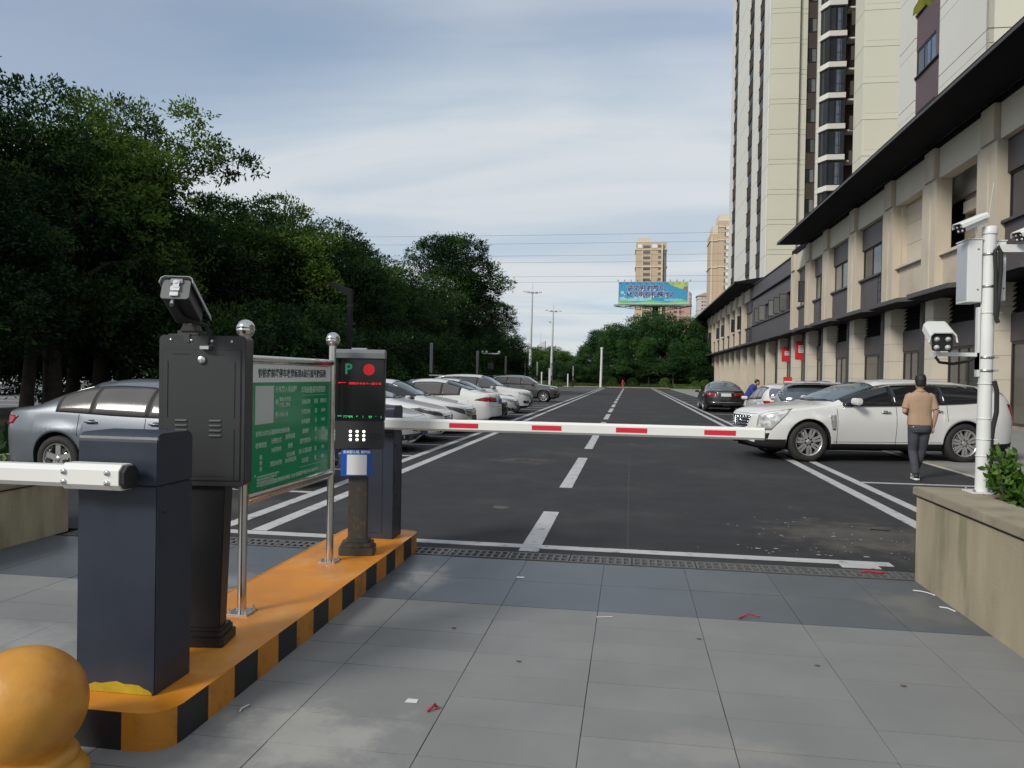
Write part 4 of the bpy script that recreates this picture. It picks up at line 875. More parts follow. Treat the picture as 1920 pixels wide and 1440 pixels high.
for i,y0,y1 in bays():
    near=y0<66
    # ---- ground storey
    pb(XG,XG+0.1,y0,y1,0,0.12,'threshold',m_cope)
    sp=pb(XG-0.03,XG+0.12,y0+0.005,y1-0.005,2.93,3.86,'shop_sign_panel',m_purple)
    mb=MB(O3)
    for k in range(6): mb.add([(XG-0.0,y0,3.90+k*0.17),(XG-0.0,y1,3.90+k*0.17),(XG+0.12,y1,4.02+k*0.17),(XG+0.12,y0,4.02+k*0.17),(XG-0.0,y0,3.915+k*0.17),(XG-0.0,y1,3.915+k*0.17),(XG+0.12,y1,4.035+k*0.17),(XG+0.12,y0,4.035+k*0.17)],[(0,3,2,1),(4,5,6,7),(0,1,5,4),(1,2,6,5),(2,3,7,6),(3,0,4,7)])
    B(mb,'louvre_bank',m_eave,bld)
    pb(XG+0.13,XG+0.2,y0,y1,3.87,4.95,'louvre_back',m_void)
    pb(XG+1.6,XG+1.7,y0,y1,0.0,2.92,'shop_back_wall',m_purple)
    if i%5==2: # solid stretch with a door
        window_unit(y0+0.02,y1-0.02,0.12,2.92,XG+0.05,'shopfront',2 if near else 2,gm=m_shopgl,fr=0.1)
    else:
        f=window_unit(y0+0.02,y1-0.02,0.12,2.92,XG+0.05,'shopfront',4,gm=m_shopgl,fr=0.09)
        if near:
            yc=(y0+y1)/2; B(MB(O3).box(XG-0.09,XG-0.06,yc-0.12,yc-0.09,0.85,1.55).box(XG-0.09,XG-0.06,yc+0.09,yc+0.12,0.85,1.55),'door_pull',m_zinc,f)
    # ---- canopy with chamfered ends
    cz0,cz1=4.97,5.05
    ya,yb=y0-CW*0.62,y1+CW*0.62
    pts=[(12.0,ya),(11.75,ya+0.0),(11.02,ya+0.75),(11.02,yb-0.75),(11.75,yb),(12.0,yb)]
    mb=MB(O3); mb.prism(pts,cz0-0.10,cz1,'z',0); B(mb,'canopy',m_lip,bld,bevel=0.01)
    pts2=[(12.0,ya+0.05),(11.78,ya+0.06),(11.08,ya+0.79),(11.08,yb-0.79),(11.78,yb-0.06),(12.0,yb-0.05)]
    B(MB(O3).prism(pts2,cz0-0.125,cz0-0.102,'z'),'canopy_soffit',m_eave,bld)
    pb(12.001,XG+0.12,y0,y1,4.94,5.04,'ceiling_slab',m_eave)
    # ---- upper storey
    if 62.5<y1 and y0<83: continue
    kd=kinds.get(i,'win')
    pb(12.10,12.6,y0-0.001,y1+0.001,9.70,10.92,'beam_stone',m_stone2)
    if kd=='win':
        pb(12.30,12.62,y0,y1,5.05,6.86,'spandrel_panel',m_purple)
        pb(12.16,12.62,y0-0.0,y1,6.865,6.96,'sill',m_purple)
        pb(12.34,12.62,y0,y1,8.56,9.695,'header_panel',m_purple)
        window_unit(y0+0.01,y1-0.01,6.965,8.55,12.48,'window',3)
        pb(13.6,13.65,y0-0.7,y1+0.7,5.05,9.6,'room_wall',m_purple)
        if i in (10,12,16,17,19,20,22,23,24,25): sash(y0+0.02,7.0,8.5,12.42,0.85,m_glass)
        if i==7: sash(y0+0.02,6.97,8.53,12.45,0.16,m_wprint)
    elif kd=='recess':
        pb(12.30,12.6,y0,y1,5.05,6.75,'stone_panel',m_stone)
        pb(12.12,12.6,y0+0.001,y1-0.001,6.755,6.87,'sill',m_stone2)
        for k in range(3): pb(12.55,12.7,y0+0.25,y1-0.25,6.88+k*0.94,6.88+k*0.94+0.925,'stone_panel',m_stone)
        pb(12.35,12.7,y0,y0+0.245,6.875,9.695,'stone_jamb',m_stone2); pb(12.35,12.7,y1-0.245,y1,6.875,9.695,'stone_jamb',m_stone)
    else:
        pb(12.30,12.6,y0,y1,5.05,6.6,'stone_panel',m_stone)
        pb(12.14,12.6,y0+0.001,y1-0.001,6.605,6.72,'sill',m_stone2)
        for k in range(4): pb(13.45,13.6,y0-0.9,y1+0.9,5.05+k*1.16,5.05+k*1.16+1.145,'stone_panel',m_stone)
        pb(13.15,13.449,y0-0.2,y0+0.5,5.05,9.69,'stone_jamb',m_stone2)
        pb(13.1,13.449,y0+0.51,y1+0.2,8.3,8.75,'loggia_beam',m_stone2)
for i in (8,9,12,15,18,21):
    if not (62.5<cols[i]<83.0): ladder(cols[i]+0.25 if i!=8 else cols[7]+0.25,5.12,6.85,12.28)
# dark middle section with ribbon windows
ya,yb=61.75,81.65
pb(12.2,12.62,ya,yb,5.05,6.88,'spandrel_panel',m_purple)
pb(12.05,12.62,ya+0.01,yb-0.01,6.885,6.98,'sill',m_purple)
pb(12.2,12.62,ya,yb,8.46,9.55,'header_panel',m_purple)
pb(12.0,12.62,ya+0.01,yb-0.01,9.555,9.66,'cornice',m_eave)
pb(12.15,12.62,ya,yb,9.665,10.95,'parapet_panel',m_purple)
pb(12.05,12.62,ya+0.01,yb-0.01,10.955,11.02,'cornice',m_lip)
yy=ya+0.3
while yy+2.2<yb:
    window_unit(yy,yy+2.2,6.985,8.45,12.42,'window',3)
    pb(12.2,12.62,yy+2.202,yy+2.498,6.985,8.455,'mullion_panel',m_purple); yy+=2.5
pb(12.2,12.62,ya,ya+0.299,6.985,8.455,'mullion_panel',m_purple); pb(12.2,12.62,yy,yb,6.985,8.455,'mullion_panel',m_purple)
for y in (64.3,66.9,69.4,74.4,77.0): sash(y,7.02,8.40,12.36,0.7)
# walls behind everything, roof
mb=MB(O3); mb.box(14.8,30,0,139,0,10.9); B(mb,'wall',m_stone,bld)
B(MB(O3).box(12.62,14.79,0,139,10.93,11.04),'roof',m_eave,bld)
B(MB(O3).box(12.62,14.8,138.2,139,0,10.9),'end_wall',m_stone,bld)
B(MB(O3).box(12.63,14.79,2,138,5.06,5.1),'floor_slab',m_eave,bld)
# eaves
def eave(y0,y1,xe=10.15):
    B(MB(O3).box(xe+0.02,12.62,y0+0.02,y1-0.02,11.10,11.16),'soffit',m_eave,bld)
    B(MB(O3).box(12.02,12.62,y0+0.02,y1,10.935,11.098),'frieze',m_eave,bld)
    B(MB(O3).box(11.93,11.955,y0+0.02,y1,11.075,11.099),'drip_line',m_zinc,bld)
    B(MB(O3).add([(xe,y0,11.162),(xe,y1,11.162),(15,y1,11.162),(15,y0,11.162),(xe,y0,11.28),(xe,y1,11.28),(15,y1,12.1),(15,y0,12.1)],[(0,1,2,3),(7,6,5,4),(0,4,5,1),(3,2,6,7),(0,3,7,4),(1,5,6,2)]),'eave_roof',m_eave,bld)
    B(MB(O3).box(xe-0.03,xe-0.002,y0,y1,11.10,11.20),'eave_edge',m_lip,bld)
    B(MB(O3).box(xe+0.10,xe+0.13,y0,y1,11.30,11.37),'gutter_edge',m_lip,bld)
    yk=y0+1
    mb=MB(O3)
    while yk<y1-1: mb.tube([(xe+0.6,yk,11.39),(xe+0.6,yk,11.50)],0.012,5); yk+=2.4
    mb.tube([(xe+0.6,y0+0.5,11.50),(xe+0.6,y1-0.5,11.50)],0.010,5); B(mb,'lightning_wire',m_zinc,bld)
eave(0,57.3); eave(80.0,139)
pb(12.05,12.62,57.3,61.7,10.935,11.35,'parapet_panel',m_eave)
# red signs by the doors
for (y,z0,z1) in ((58.2,3.0,4.35),(63.2,2.95,4.1)):
    t=thing('red_sign','red box sign jutting out beside %s'%('the shop column nearer the grey louvres' if y<60 else 'the farther shop column'),'sign',(12.2,y,z0)); o=(12.2,y,z0)
    B(MB(o).box(11.75,12.45,y,y+0.18,z0,z1),'sign_box',m_redsign,t,bevel=0.02); B(MB(o).box(11.95,12.30,y-0.006,y-0.0005,z0+0.5,z1-0.3),'sign_panel',m_wprint,t)
    mb=MB(o); 
    for k in range(3): mb.box(12.0,12.25,y-0.010,y-0.0062,z0+0.58+k*0.13,z0+0.61+k*0.13)
    B(mb,'lettering',m_redsign,t)
t=thing('red_stand','small red stand with striped top by the shop doors','stand',(11.6,60.5,0)); o=(11.6,60.5,0)
B(MB(o).box(11.5,11.54,60.5,60.54,0,1.2).box(11.9,11.94,60.5,60.54,0,1.2),'leg',m_redsign,t); B(MB(o).box(11.4,12.05,60.45,60.6,1.2,1.75),'panel',m_redsign,t); B(MB(o).box(11.42,12.03,60.44,60.448,1.38,1.44),'stripe',m_wprint,t)

# ------------------------------------------------------------ tower 1 (cream, many storeys)
O4=(18,84,10); FL=2.965
tw=thing('apartment_tower','tall cream apartment tower with bay windows and dark window strips behind the eaves','tower',O4)
NS=18
Zb=11.4-0.45
def rep(o_,n,dz=FL,par=None):
    for k in range(1,n): 
        c_=o_.copy(); col.objects.link(c_); c_.parent=o_.parent; c_.location=o_.location+Vector((0,0,dz*k))
        for ch in o_.children:
            d_=ch.copy(); col.objects.link(d_); d_.parent=c_
def T(mb_,name,m,bevel=0): return B(mb_,name,m,tw,bevel)
z0=Zb; z1=z0+NS*FL
# dark core
T(MB(O4).box(13.5,40,80.3,110,0,z1),'wall',m_tbrown)
# south front, from west corner: panel, recess panel, window strip, pier, bay, balcony, pier
def panel(x0,x1,y0,y1,name='wall_panel',m=m_cream):
    a=T(MB(O4).box(x0,x1,y0,y1,z0+0.45+0.03,z0+FL-0.03),name,m); b=T(MB(O4).box(x0,x1,y0,y1,z0+0.03-0.03,z0+0.45),name,m); rep(a,NS); rep(b,NS)
panel(13.15,15.85,79.55,80.3)
panel(15.86,16.66,79.95,80.3)
# brown strip with small windows
def wstrip_s(x0,x1,y,zw0,zw1,n=2):
    a=T(MB(O4).box(x0,x1,y,y+0.2,z0,z0+zw0),'spandrel_panel',m_tbrown); b=T(MB(O4).box(x0,x1,y,y+0.2,z0+zw1,z0+FL),'spandrel_panel',m_tbrown); rep(a,NS);rep(b,NS)
    mb=MB(O4); mb.box(x0,x0+0.06,y+0.02,y+0.1,z0+zw0,z0+zw1).box(x1-0.06,x1,y+0.02,y+0.1,z0+zw0,z0+zw1).box(x0,x1,y-0.05,y+0.1,z0+zw0-0.06,z0+zw0)
    f=T(mb,'window',m_frame); wd=(x1-x0-0.12)/n
    for k in range(n): B(MB(O4).box(x0+0.06+k*wd+0.02,x0+0.06+(k+1)*wd-0.02,y+0.06,y+0.08,z0+zw0+0.01,z0+zw1-0.01),'pane',(m_glass,m_glassl)[k%2],f)
    rep(f,NS)
wstrip_s(16.68,17.60,80.1,1.25,2.55)
panel(17.61,18.1,79.75,80.3,m=m_greyw)
# bay windows: projecting trapezoid, glass with white floor bands
bx=[(17.85,79.6),(18.38,78.5),(19.85,78.5),(20.1,79.6)]
band=MB(O4); band.prism([(17.75,80.2),(17.75,79.5),(18.30,78.35),(19.95,78.35),(20.2,79.5),(20.2,80.2)],z0-0.02,z0+0.50); b_=T(band,'floor_band',m_greyw,0.02); rep(b_,NS+1)
sl=MB(O4); sl.prism([(17.80,80.2),(17.80,79.55),(18.34,78.42),(19.9,78.42),(20.15,79.55),(20.15,80.2)],z0+0.50,z0+0.58); s_=T(sl,'bay_sill',m_frame); rep(s_,NS)
sl=MB(O4); sl.prism([(17.80,80.2),(17.80,79.55),(18.34,78.42),(19.9,78.42),(20.15,79.55),(20.15,80.2)],z0+FL-0.14,z0+FL-0.021); s_=T(sl,'bay_head',m_frame); rep(s_,NS)
fm=MB(O4)
def post(x,y,w_=0.05): fm.box(x-w_,x+w_,y-w_,y+w_,z0+0.58,z0+FL-0.14)
for x,y in bx: post(x,y)
post(18.9,78.5,0.035); post(19.4,78.5,0.03); post(18.11,79.05,0.03)
fm.box(18.9,19.85,78.48,78.52,z0+1.35,z0+1.40)
f=T(fm,'bay_window',m_frame)
B(MB(O4).add([(17.85,79.6,z0+0.58),(18.38,78.52,z0+0.58),(18.38,78.52,z0+FL-0.14),(17.85,79.6,z0+FL-0.14)],[(0,1,2,3)]).add([(18.38,78.52,z0+0.58),(18.87,78.52,z0+0.58),(18.87,78.52,z0+FL-0.14),(18.38,78.52,z0+FL-0.14)],[(0,1,2,3)]),'pane',m_glass,f)
B(MB(O4).box(18.92,19.83,78.50,78.515,z0+0.58,z0+FL-0.14),'pane',m_glass,f)
B(MB(O4).box(19.1,19.5,78.485,78.495,z0+0.6,z0+2.7),'curtain',mat('blue_grey_curtain',(0.10,0.12,0.17),rough=0.8,var=0.3,vscale=2),f)
rep(f,NS)
# balcony stack
bm_=MB(O4); bm_.box(20.22,21.3,79.0,80.3,z0-0.08,z0+0.08); b_=T(bm_,'balcony_slab',m_greyw); rep(b_,NS)
bm_=MB(O4); bm_.box(20.24,21.28,79.02,79.06,z0+1.05,z0+1.10); 
for k in range(6): bm_.box(20.26+k*0.19,20.28+k*0.19,79.02,79.06,z0+0.08,z0+1.05)
bm_.box(20.24,20.28,79.06,80.2,z0+1.05,z0+1.10); b_=T(bm_,'balcony_rail',m_frame); rep(b_,NS)
ac=MB(O4); ac.box(20.35,20.8,79.3,79.7,z0+0.1,z0+0.75); a_=T(ac,'cooling_unit',m_frame); rep(a_,NS)
panel(21.35,22.4,79.2,80.3,m=m_cream)
# projecting wing at the right of tower 1
O5=(19,68,10)
wing=thing('apartment_wing','cream rendered wing with paired joint lines, right of the bay windows','tower',O5)
def Wg(mb_,name,m): return B(mb_,name,m,wing)
Wg(MB(O5).box(18.55,30,67.2,69.6,0,z1),'wall',m_tbrown); Wg(MB(O5).box(22.4,40,69.61,79.2,0,z1),'wall',m_tbrown)
zz0=z0+0.1
for (x0,x1,y0,y1) in ((18.52,24.5,67.0,67.19),):
    a=Wg(MB(O5).box(x0,x1,y0,y1,zz0+0.5,zz0+FL-0.02),'wall_panel',m_cream); b=Wg(MB(O5).box(x0,x1,y0,y1,zz0+0.015,zz0+0.485),'wall_panel',m_cream); rep(a,NS);rep(b,NS)
a=Wg(MB(O5).box(18.36,18.54,67.01,69.6,zz0+0.02,zz0+FL-0.02),'wall_panel',m_cream); rep(a,NS)
a=Wg(MB(O5).box(18.10,18.50,69.62,69.80,zz0,zz0+1.2),'spandrel_panel',m_tbrown); rep(a,NS)
# west face of tower 1
def wpanel(y0,y1,x0=13.2,m=m_greyw):
    a=T(MB(O4).box(x0,13.5,y0,y1,z0+0.02,z0+FL-0.02),'wall_panel',m); rep(a,NS)
m_wdark=mat('dull_dark_window',(0.030,0.034,0.040),rough=0.45,var=0.3,spec=0.15,objvar=0.4)
def wwin(y0,y1,x):
    a=T(MB(O4).box(x,13.5,y0,y1,z0,z0+1.0),'spandrel_panel',m_tbrown); rep(a,NS)
    a=T(MB(O4).box(x-0.05,13.5,y0,y1,z0+1.0,z0+1.06),'sill',m_frame); rep(a,NS)
    a=T(MB(O4).box(x+0.08,13.5,y0+0.05,y1-0.05,z0+1.06,z0+2.5),'window',m_wdark); rep(a,NS)
    a=T(MB(O4).box(x,13.5,y0,y1,z0+2.5,z0+FL),'spandrel_panel',m_tbrown); rep(a,NS)
wpanel(80.31,83.5,13.10); wwin(83.55,86.7,13.16); wpanel(86.75,90.2,13.05); wwin(90.25,94.0,13.12); wpanel(94.05,103.4,13.05); wwin(103.45,107.2,13.12); wpanel(107.25,109.9,13.05)

# ------------------------------------------------------------ nearer block above the shops
O6=(14,37,11)
nb=thing('apartment_block','pale grey block with mauve window strip directly above the near eaves','building',O6)
def Nb(mb_,name,m): return B(mb_,name,m,nb)
FX=13.3; z0n=9.1
Nb(MB(O6).box(FX+0.2,30,32.3,42.0,9,45),'wall',m_tbrown)
def npan(x0,x1,y0,y1,m,par=nb):
    a=Nb(MB(O6).box(x0,x1,y0,y1,z0n+0.02,z0n+2.44),'wall_panel',m); b=Nb(MB(O6).box(x0,x1,y0,y1,z0n+2.46,z0n+2.98),'wall_panel',m); rep(a,11,3.0);rep(b,11,3.0)
npan(FX,FX+0.2,39.95,42.2,m_greyw); npan(FX,FX+0.2,32.1,36.95,m_greyw)
npan(FX,15.35,32.1-0.0,32.299,m_cream)
ys0,ys1=36.97,39.93
a=Nb(MB(O6).box(FX+0.06,FX+0.2,ys0,ys1,z0n+0.5,z0n+1.0),'mauve_panel',m_purplet); rep(a,11,3.0)
a=Nb(MB(O6).box(FX+0.06,FX+0.2,ys0,ys1,z0n+2.35,z0n+3.499),'mauve_panel',m_purplet); rep(a,11,3.0)
a=Nb(MB(O6).box(FX-0.04,FX+0.2,ys0,ys1,z0n+1.0,z0n+1.06),'sill',m_frame); rep(a,11,3.0)
a=Nb(MB(O6).box(FX+0.0,FX+0.2,ys0,ys0+0.35,z0n+1.06,z0n+2.35),'mauve_panel',m_purplet); rep(a,11,3.0)
fm=MB(O6); fm.box(FX+0.08,FX+0.16,ys0+0.35,ys0+0.43,z0n+1.06,z0n+2.35).box(FX+0.08,FX+0.16,ys1-0.08,ys1,z0n+1.06,z0n+2.35).box(FX+0.08,FX+0.16,ys0+0.43,ys1-0.08,z0n+2.27,z0n+2.35).box(FX+0.08,FX+0.16,ys0+0.43,ys1-0.08,z0n+1.06,z0n+1.14)
for q in (0.33,0.66): yy=ys0+0.43+(ys1-ys0-0.51)*q; fm.box(FX+0.09,FX+0.15,yy-0.03,yy+0.03,z0n+1.14,z0n+2.27)
f=Nb(fm,'window',m_frame); 
mcur=mat('blue_curtain_glass',(0.075,0.115,0.21),rough=0.15,var=0.35,vscale=2.5,spec=0.6)
B(MB(O6).box(FX+0.11,FX+0.13,ys0+0.43,ys0+1.7,z0n+1.14,z0n+2.27),'pane',mcur,f); B(MB(O6).box(FX+0.11,FX+0.13,ys0+1.74,ys1-0.08,z0n+1.14,z0n+2.27),'pane',m_glass,f); rep(f,11,3.0)
# south front window strip
a=Nb(MB(O6).box(15.36,17.6,32.15,32.3,z0n,z0n+1.0),'spandrel_panel',m_tbrown); rep(a,11,3.0)
a=Nb(MB(O6).box(15.36,17.6,32.2,32.3,z0n+1.0,z0n+2.6),'window',m_glass); rep(a,11,3.0)
a=Nb(MB(O6).box(15.36,17.6,32.15,32.3,z0n+2.6,z0n+3.0),'spandrel_panel',m_tbrown); rep(a,11,3.0)
npan(17.61,24,32.1,32.299,m_cream)

# ------------------------------------------------------------ distant towers
def far_tower(x0,x1,y0,y1,z1,fl,label,m,cols_,trim=None,steps=(),cat='tower',name='distant_tower',zwin=0,side=None,roof=None):
    o=((x0+x1)/2,(y0+y1)/2,0); t=thing(name,label,cat,o)
    B(MB(o).box(x0,x1,y0,y1,0,z1),'wall',m,t)
    for (a,b,ya,yb,zt,mm) in steps: B(MB(o).box(a,b,ya,yb,0 if (zt<z1+0.1 or a>=x1 or yb<=y0) else z1+0.02,zt),'block',mm,t)
    ns=int((z1-zwin)/fl)
    for (a,b,mm,h0,h1) in cols_:
        me=MB().box(0,b-a,-0.25,0,0,(h1-h0)*fl).mesh('window',mm)
        for k in range(ns): obj('window',me,t,(a-o[0],y0-o[1],zwin+(k+h0)*fl))
    if side:
        a,b,mm=side; me=MB().box(-0.25,0,0,b-a,0,fl*0.5).mesh('window',mm)
        for k in range(ns): obj('window',me,t,(x0-o[0],a-o[1],zwin+(k+0.3)*fl))
    for z in (trim or ()): B(MB(o).box(x0-0.4,x1+0.4,y0-0.4,y1+0.4,z,z+0.5),'cornice',m_beige2,t)
    if roof: B(MB(o).prism([(x0-1,z1+0.01),(x1+1,z1+0.01),((x0+x1)/2,z1+roof)],y0-1,y1+1,'y'),'roof',m_pink,t)
    return t
far_tower(1.9,18.4,430,446,75.6,3.0,'beige apartment tower rising behind the blue billboard',m_beige,
   [(5.95,9.6,m_twin,0.2,0.62),(9.9,10.3,m_beige2,0.0,1.0),(5.4,5.8,m_beige2,0,1),(13.9,15.4,m_twin,0.3,0.72)],trim=(62,71.5),
   steps=((2.3,9.9,430.5,444,78.1,m_beige2),(15.6,16.4,428.6,430,74.8,m_beige2),(17.0,17.9,427,430,71.2,m_twin)),zwin=3)
o_=bpy.data.objects['distant_tower']
for a,b in ((3.0,5.2),(10.6,13.4)): obj('sky_window',MB().box(0,b-a,-0.3,0,0,2.0).mesh('sky_window',m_twinb),o_,(a-10.15,-8,72.5))
far_tower(35.0,38.3,362,376,67.5,3.0,'tall tan tower rising behind the far end of the dark eaves, stepped at the left',m_beige,[(35.4,36.0,m_beige2,0,1)],trim=(52,64),
   steps=((38.31,43.2,359.5,376,73.0,m_beige),(38.6,46.5,362,376,76.3,m_beige2),(43.21,47.5,361,376,74.5,m_beige2),(36.0,38.29,363,376,71.5,m_beige2)),zwin=3,name='tan_tower')
tt=bpy.data.objects['tan_tower']; 
me=MB().box(0,1.1,-0.25,0,0,1.6).mesh('window',m_twinb); me2=MB().box(0,0.5,-0.2,0,0,1.8).mesh('window',m_twin)
for k in range(22):
    obj('window',me,tt,(41.6-36.65,359.5-369,6+k*3.0)); obj('window',me2,tt,(40.9-36.65,359.5-369,6+k*3.0))
    obj('window',me,tt,(43.9-36.65,361-369,5.6+k*3.0)); obj('window',me2,tt,(45.0-36.65,361-369,5.6+k*3.0))
for z in (52,64,70): B(MB((36.65,369,0)).box(38.1,43.4,359.2,362,z,z+0.5),'cornice',m_beige2,tt)
far_tower(18.6,43.5,592,610,66.5,3.2,'terracotta apartment tower half hidden behind the billboard',m_pink,[(24.0,25.0,m_twin,0.2,0.6),(28.4,29.4,m_twin,0.2,0.6),(31.2,33.8,m_twin,0.2,0.65),(35.4,37.0,m_twin,0.1,0.8),(37.6,38.8,m_twin,0.3,0.6)],trim=(48,62),steps=((40.5,44.6,595,606,66.0,m_beige2),),zwin=2,name='terracotta_tower')
far_tower(57.6,70,700,715,74.5,3.1,'pinkish grey tower with low hipped roof right of the terracotta one',m_pale,[(61.0,62.6,m_twin,0.2,0.6),(63.4,64.6,m_twin,0.2,0.6),(66.0,68,m_twin,0.2,0.6)],trim=(62,72),roof=3.0,name='pale_tower')
far_tower(50.5,60,760,775,53,3.1,'low grey distant block beside the eave tip',m_pale,[(52,53.2,m_twin,0.2,0.6),(55,56,m_twin,0.2,0.6)],name='grey_block')
far_tower(-47,-40,900,915,45,4.0,'faint pale distant tower low above the left of the far trees',m_haze,[(-46,-45,m_pale,0.2,0.6),(-44,-43,m_pale,0.2,0.6)],name='faint_tower')
far_tower(-39.5,-33,920,930,42,4.0,'second faint distant tower, slightly shorter',m_haze,[(-38,-37,m_pale,0.2,0.6)],name='faint_tower')
t=thing('spire_building','faint distant wedge building with a thin spire behind the lamp masts','building',(-110,950,0)); o=(-110,950,0)
B(MB(o).prism([(-114,0),(-104,0),(-104,44.5),(-107,43.5),(-114,39)],945,955,'y'),'wall',m_haze,t); B(MB(o).tube([(-110,950,40),(-110,950,57)],[0.5,0.15],6),'spire',m_haze,t)

# ------------------------------------------------------------ billboard
bo=(6.0,200,0); t=thing('billboard','huge blue and green roadside billboard with purple Chinese slogan on one column','billboard',bo)
x0,x1,zb,zt=-3.25,13.9,20.0,25.6; yb_=198.0
B(MB(bo).cyl((6.1,201.5),0.75,0,19.6,20),'column',m_char,t)
B(MB(bo).box(x0,x1,yb_,yb_+0.4,zb,zt),'panel',m_bbblue,t)
def curve_sheet(pts,m,name,y): B(MB(bo).prism(pts,y-0.02,y,'y'),name,m,t)
hills=[(x0+0.05,zb+0.05)]+[(x1-0.05,zb+0.05)]+[(x1-0.05-(x1-x0-0.1)*i/20,zb+0.85+0.28*math.sin(i*0.75)+0.12*math.sin(i*1.9)) for i in range(21)]
curve_sheet(hills,m_bbgreen,'green_hill_print',yb_-0.005)
h2=[(x0+0.05,zb+0.06)]+[(x1-0.05,zb+0.06)]+[(x1-0.05-(x1-x0-0.1)*i/20,zb+0.42+0.15*math.sin(i*0.6+1)) for i in range(21)]
curve_sheet(h2,mat('billboard_pale_green',(0.33,0.62,0.34),rough=0.5,var=0.1),'pale_hill_print',yb_-0.03)
rs=np.random.RandomState(4); mb=MB(bo); x=x0+0.3
while x<4.8: w_=0.25+0.35*rs.rand(); h=0.5+0.75*rs.rand(); mb.box(x,x+w_,yb_-0.004,yb_-0.001,zb+0.9,zb+0.9+h); x+=w_+0.05
for k in range(14): mb.box(8.2+k*0.32,8.42+k*0.32,yb_-0.004,yb_-0.001,zb+0.95,zb+1.25+0.35*rs.rand())
B(mb,'skyline_print',m_bbpale,t)
leafp=[(9.1,zt-0.02),(9.6,zt-0.6),(10.6,zt-1.1),(11.6,zt-1.45),(12.6,zt-1.7),(12.9,zt-1.2),(13.85,zt-0.9),(13.85,zt-0.02)]
curve_sheet(leafp,m_bbleaf,'leaf_print',yb_-0.005)
curve_sheet([(12.75,zt-1.35),(13.85,zt-0.95),(13.85,zt-2.7),(13.45,zt-2.1)],m_bbbrown,'branch_print',yb_-0.004)
for s_,x,z in (('讲文明 树新风',3.55,zt-1.55),('做文明有礼株洲人',4.75,zt-3.15)):
    text('lettering',s_,1.52,m_bbwhite,t,basis((x,yb_-0.006,z),(1,0,0),(0,0,1)),bold=0.075,extrude=0.002)
    text('lettering',s_,1.52,m_bbpurple,t,basis((x,yb_-0.03,z),(1,0,0),(0,0,1)),bold=0.034,extrude=0.002)
mb=MB(bo)
for k in range(5): mb.lathe([(0.0001,-0.02),(0.16,-0.02),(0.16,0.0)],(-2.3+0.25*math.cos(k*1.2566),yb_-0.005,zt-2.65+0.25*math.sin(k*1.2566)),8,0,'y')
B(mb,'flower_print',m_bbwhite,t); B(MB(bo).lathe([(0.0001,-0.02),(0.18,-0.02),(0.18,0.0)],(-1.8,yb_-0.005,zt-3.15),10,0,'y'),'flower_print',m_bbwhite,t)
B(MB(bo).box(x0-0.12,x0,yb_-0.05,yb_+0.5,zb-0.1,zt+0.1).box(x1,x1+0.14,yb_-0.05,yb_+0.5,zb-0.1,zt+0.1).box(x0,x1,yb_-0.05,yb_+0.5,zb-0.2,zb).box(x0,x1,yb_-0.05,yb_+0.5,zt,zt+0.08),'edge_frame',m_wpaint2,t)
# triangular three-sided body and lattice catwalk
B(MB(bo).prism([(x0+0.2,yb_+0.45),(x1-0.2,yb_+0.45),(6.0,yb_+9)],zb-0.1,zt-0.2,'z'),'rear_frame',m_char,t)
mb=MB(bo)
for z in (zb-0.35,zb-0.75): mb.tube([(x0-1.1,yb_-1.2,z+0.15),(x1+0.9,yb_-1.2,z+0.15)],0.07,5)
for k in range(19):
    xx=x0-1.1+k*(x1-x0+2)/18; mb.tube([(xx,yb_-1.2,zb-0.2),(xx,yb_-1.2,zb-0.65)],0.05,4); mb.tube([(xx,yb_-1.2,zb-0.4),(xx,yb_+0.2,zb-0.3)],0.05,4)
for k in range(9):
    f_=k/8.0
    for sx_,ex in ((x0-0.8,6.1),(x1+0.6,6.1)): 
        xx=sx_+(ex-sx_)*f_; mb.tube([(xx,yb_+0.3+f_*4,zb-0.25),(xx,yb_+0.3+f_*4,zb-0.55-0.9*f_)],0.06,4)
for sx_ in (x0-0.8,x1+0.6): mb.tube([(sx_,yb_+0.3,zb-0.5),(6.1,yb_+4.3,zb-1.5)],0.08,5); mb.tube([(sx_,yb_+0.3,zb-0.3),(6.1,yb_+4.3,zb-0.8)],0.08,5)
B(mb,'catwalk_frame',m_char,t)
mb=MB(bo)
for k in range(12):
    xx=x0-0.2+k*1.62; mb.tube([(xx,yb_,zt+0.08),(xx,yb_-0.9,zt+0.4)],0.04,4); mb.box(xx-0.14,xx+0.14,yb_-1.05,yb_-0.8,zt+0.32,zt+0.48)
B(mb,'floodlight',m_char,t)

# ------------------------------------------------------------ power lines (7)
names=['topmost','second highest','third','fourth','fifth','sixth','lowest, faint']
data=[(27.15,28.4),(25.7,27.1),(23.55,25.0),(22.4,23.8),(19.85,20.7),(18.9,19.6),(13.2,13.5)]
for i,(zc,zr) in enumerate(data):
    mb=MB((0,140,zc)); pts=[]
    for k in range(25):
        x=-120+k*10; s_=(x+5)/100.0; pts.append((x,140+0.5*i,zc+ (0.7 if i<6 else 0.2)*s_*s_+ (0.45 if i<6 else 0.1)*s_))
    mb.tube(pts,0.022 if i<6 else 0.010,5,cap=False)
    o_=B(mb,'power_line',m_cable); o_.location=(0,140,zc)
    tag(o_,'thin grey power line across the sky, the %s of the seven'%names[i],'power line','power lines across the sky')
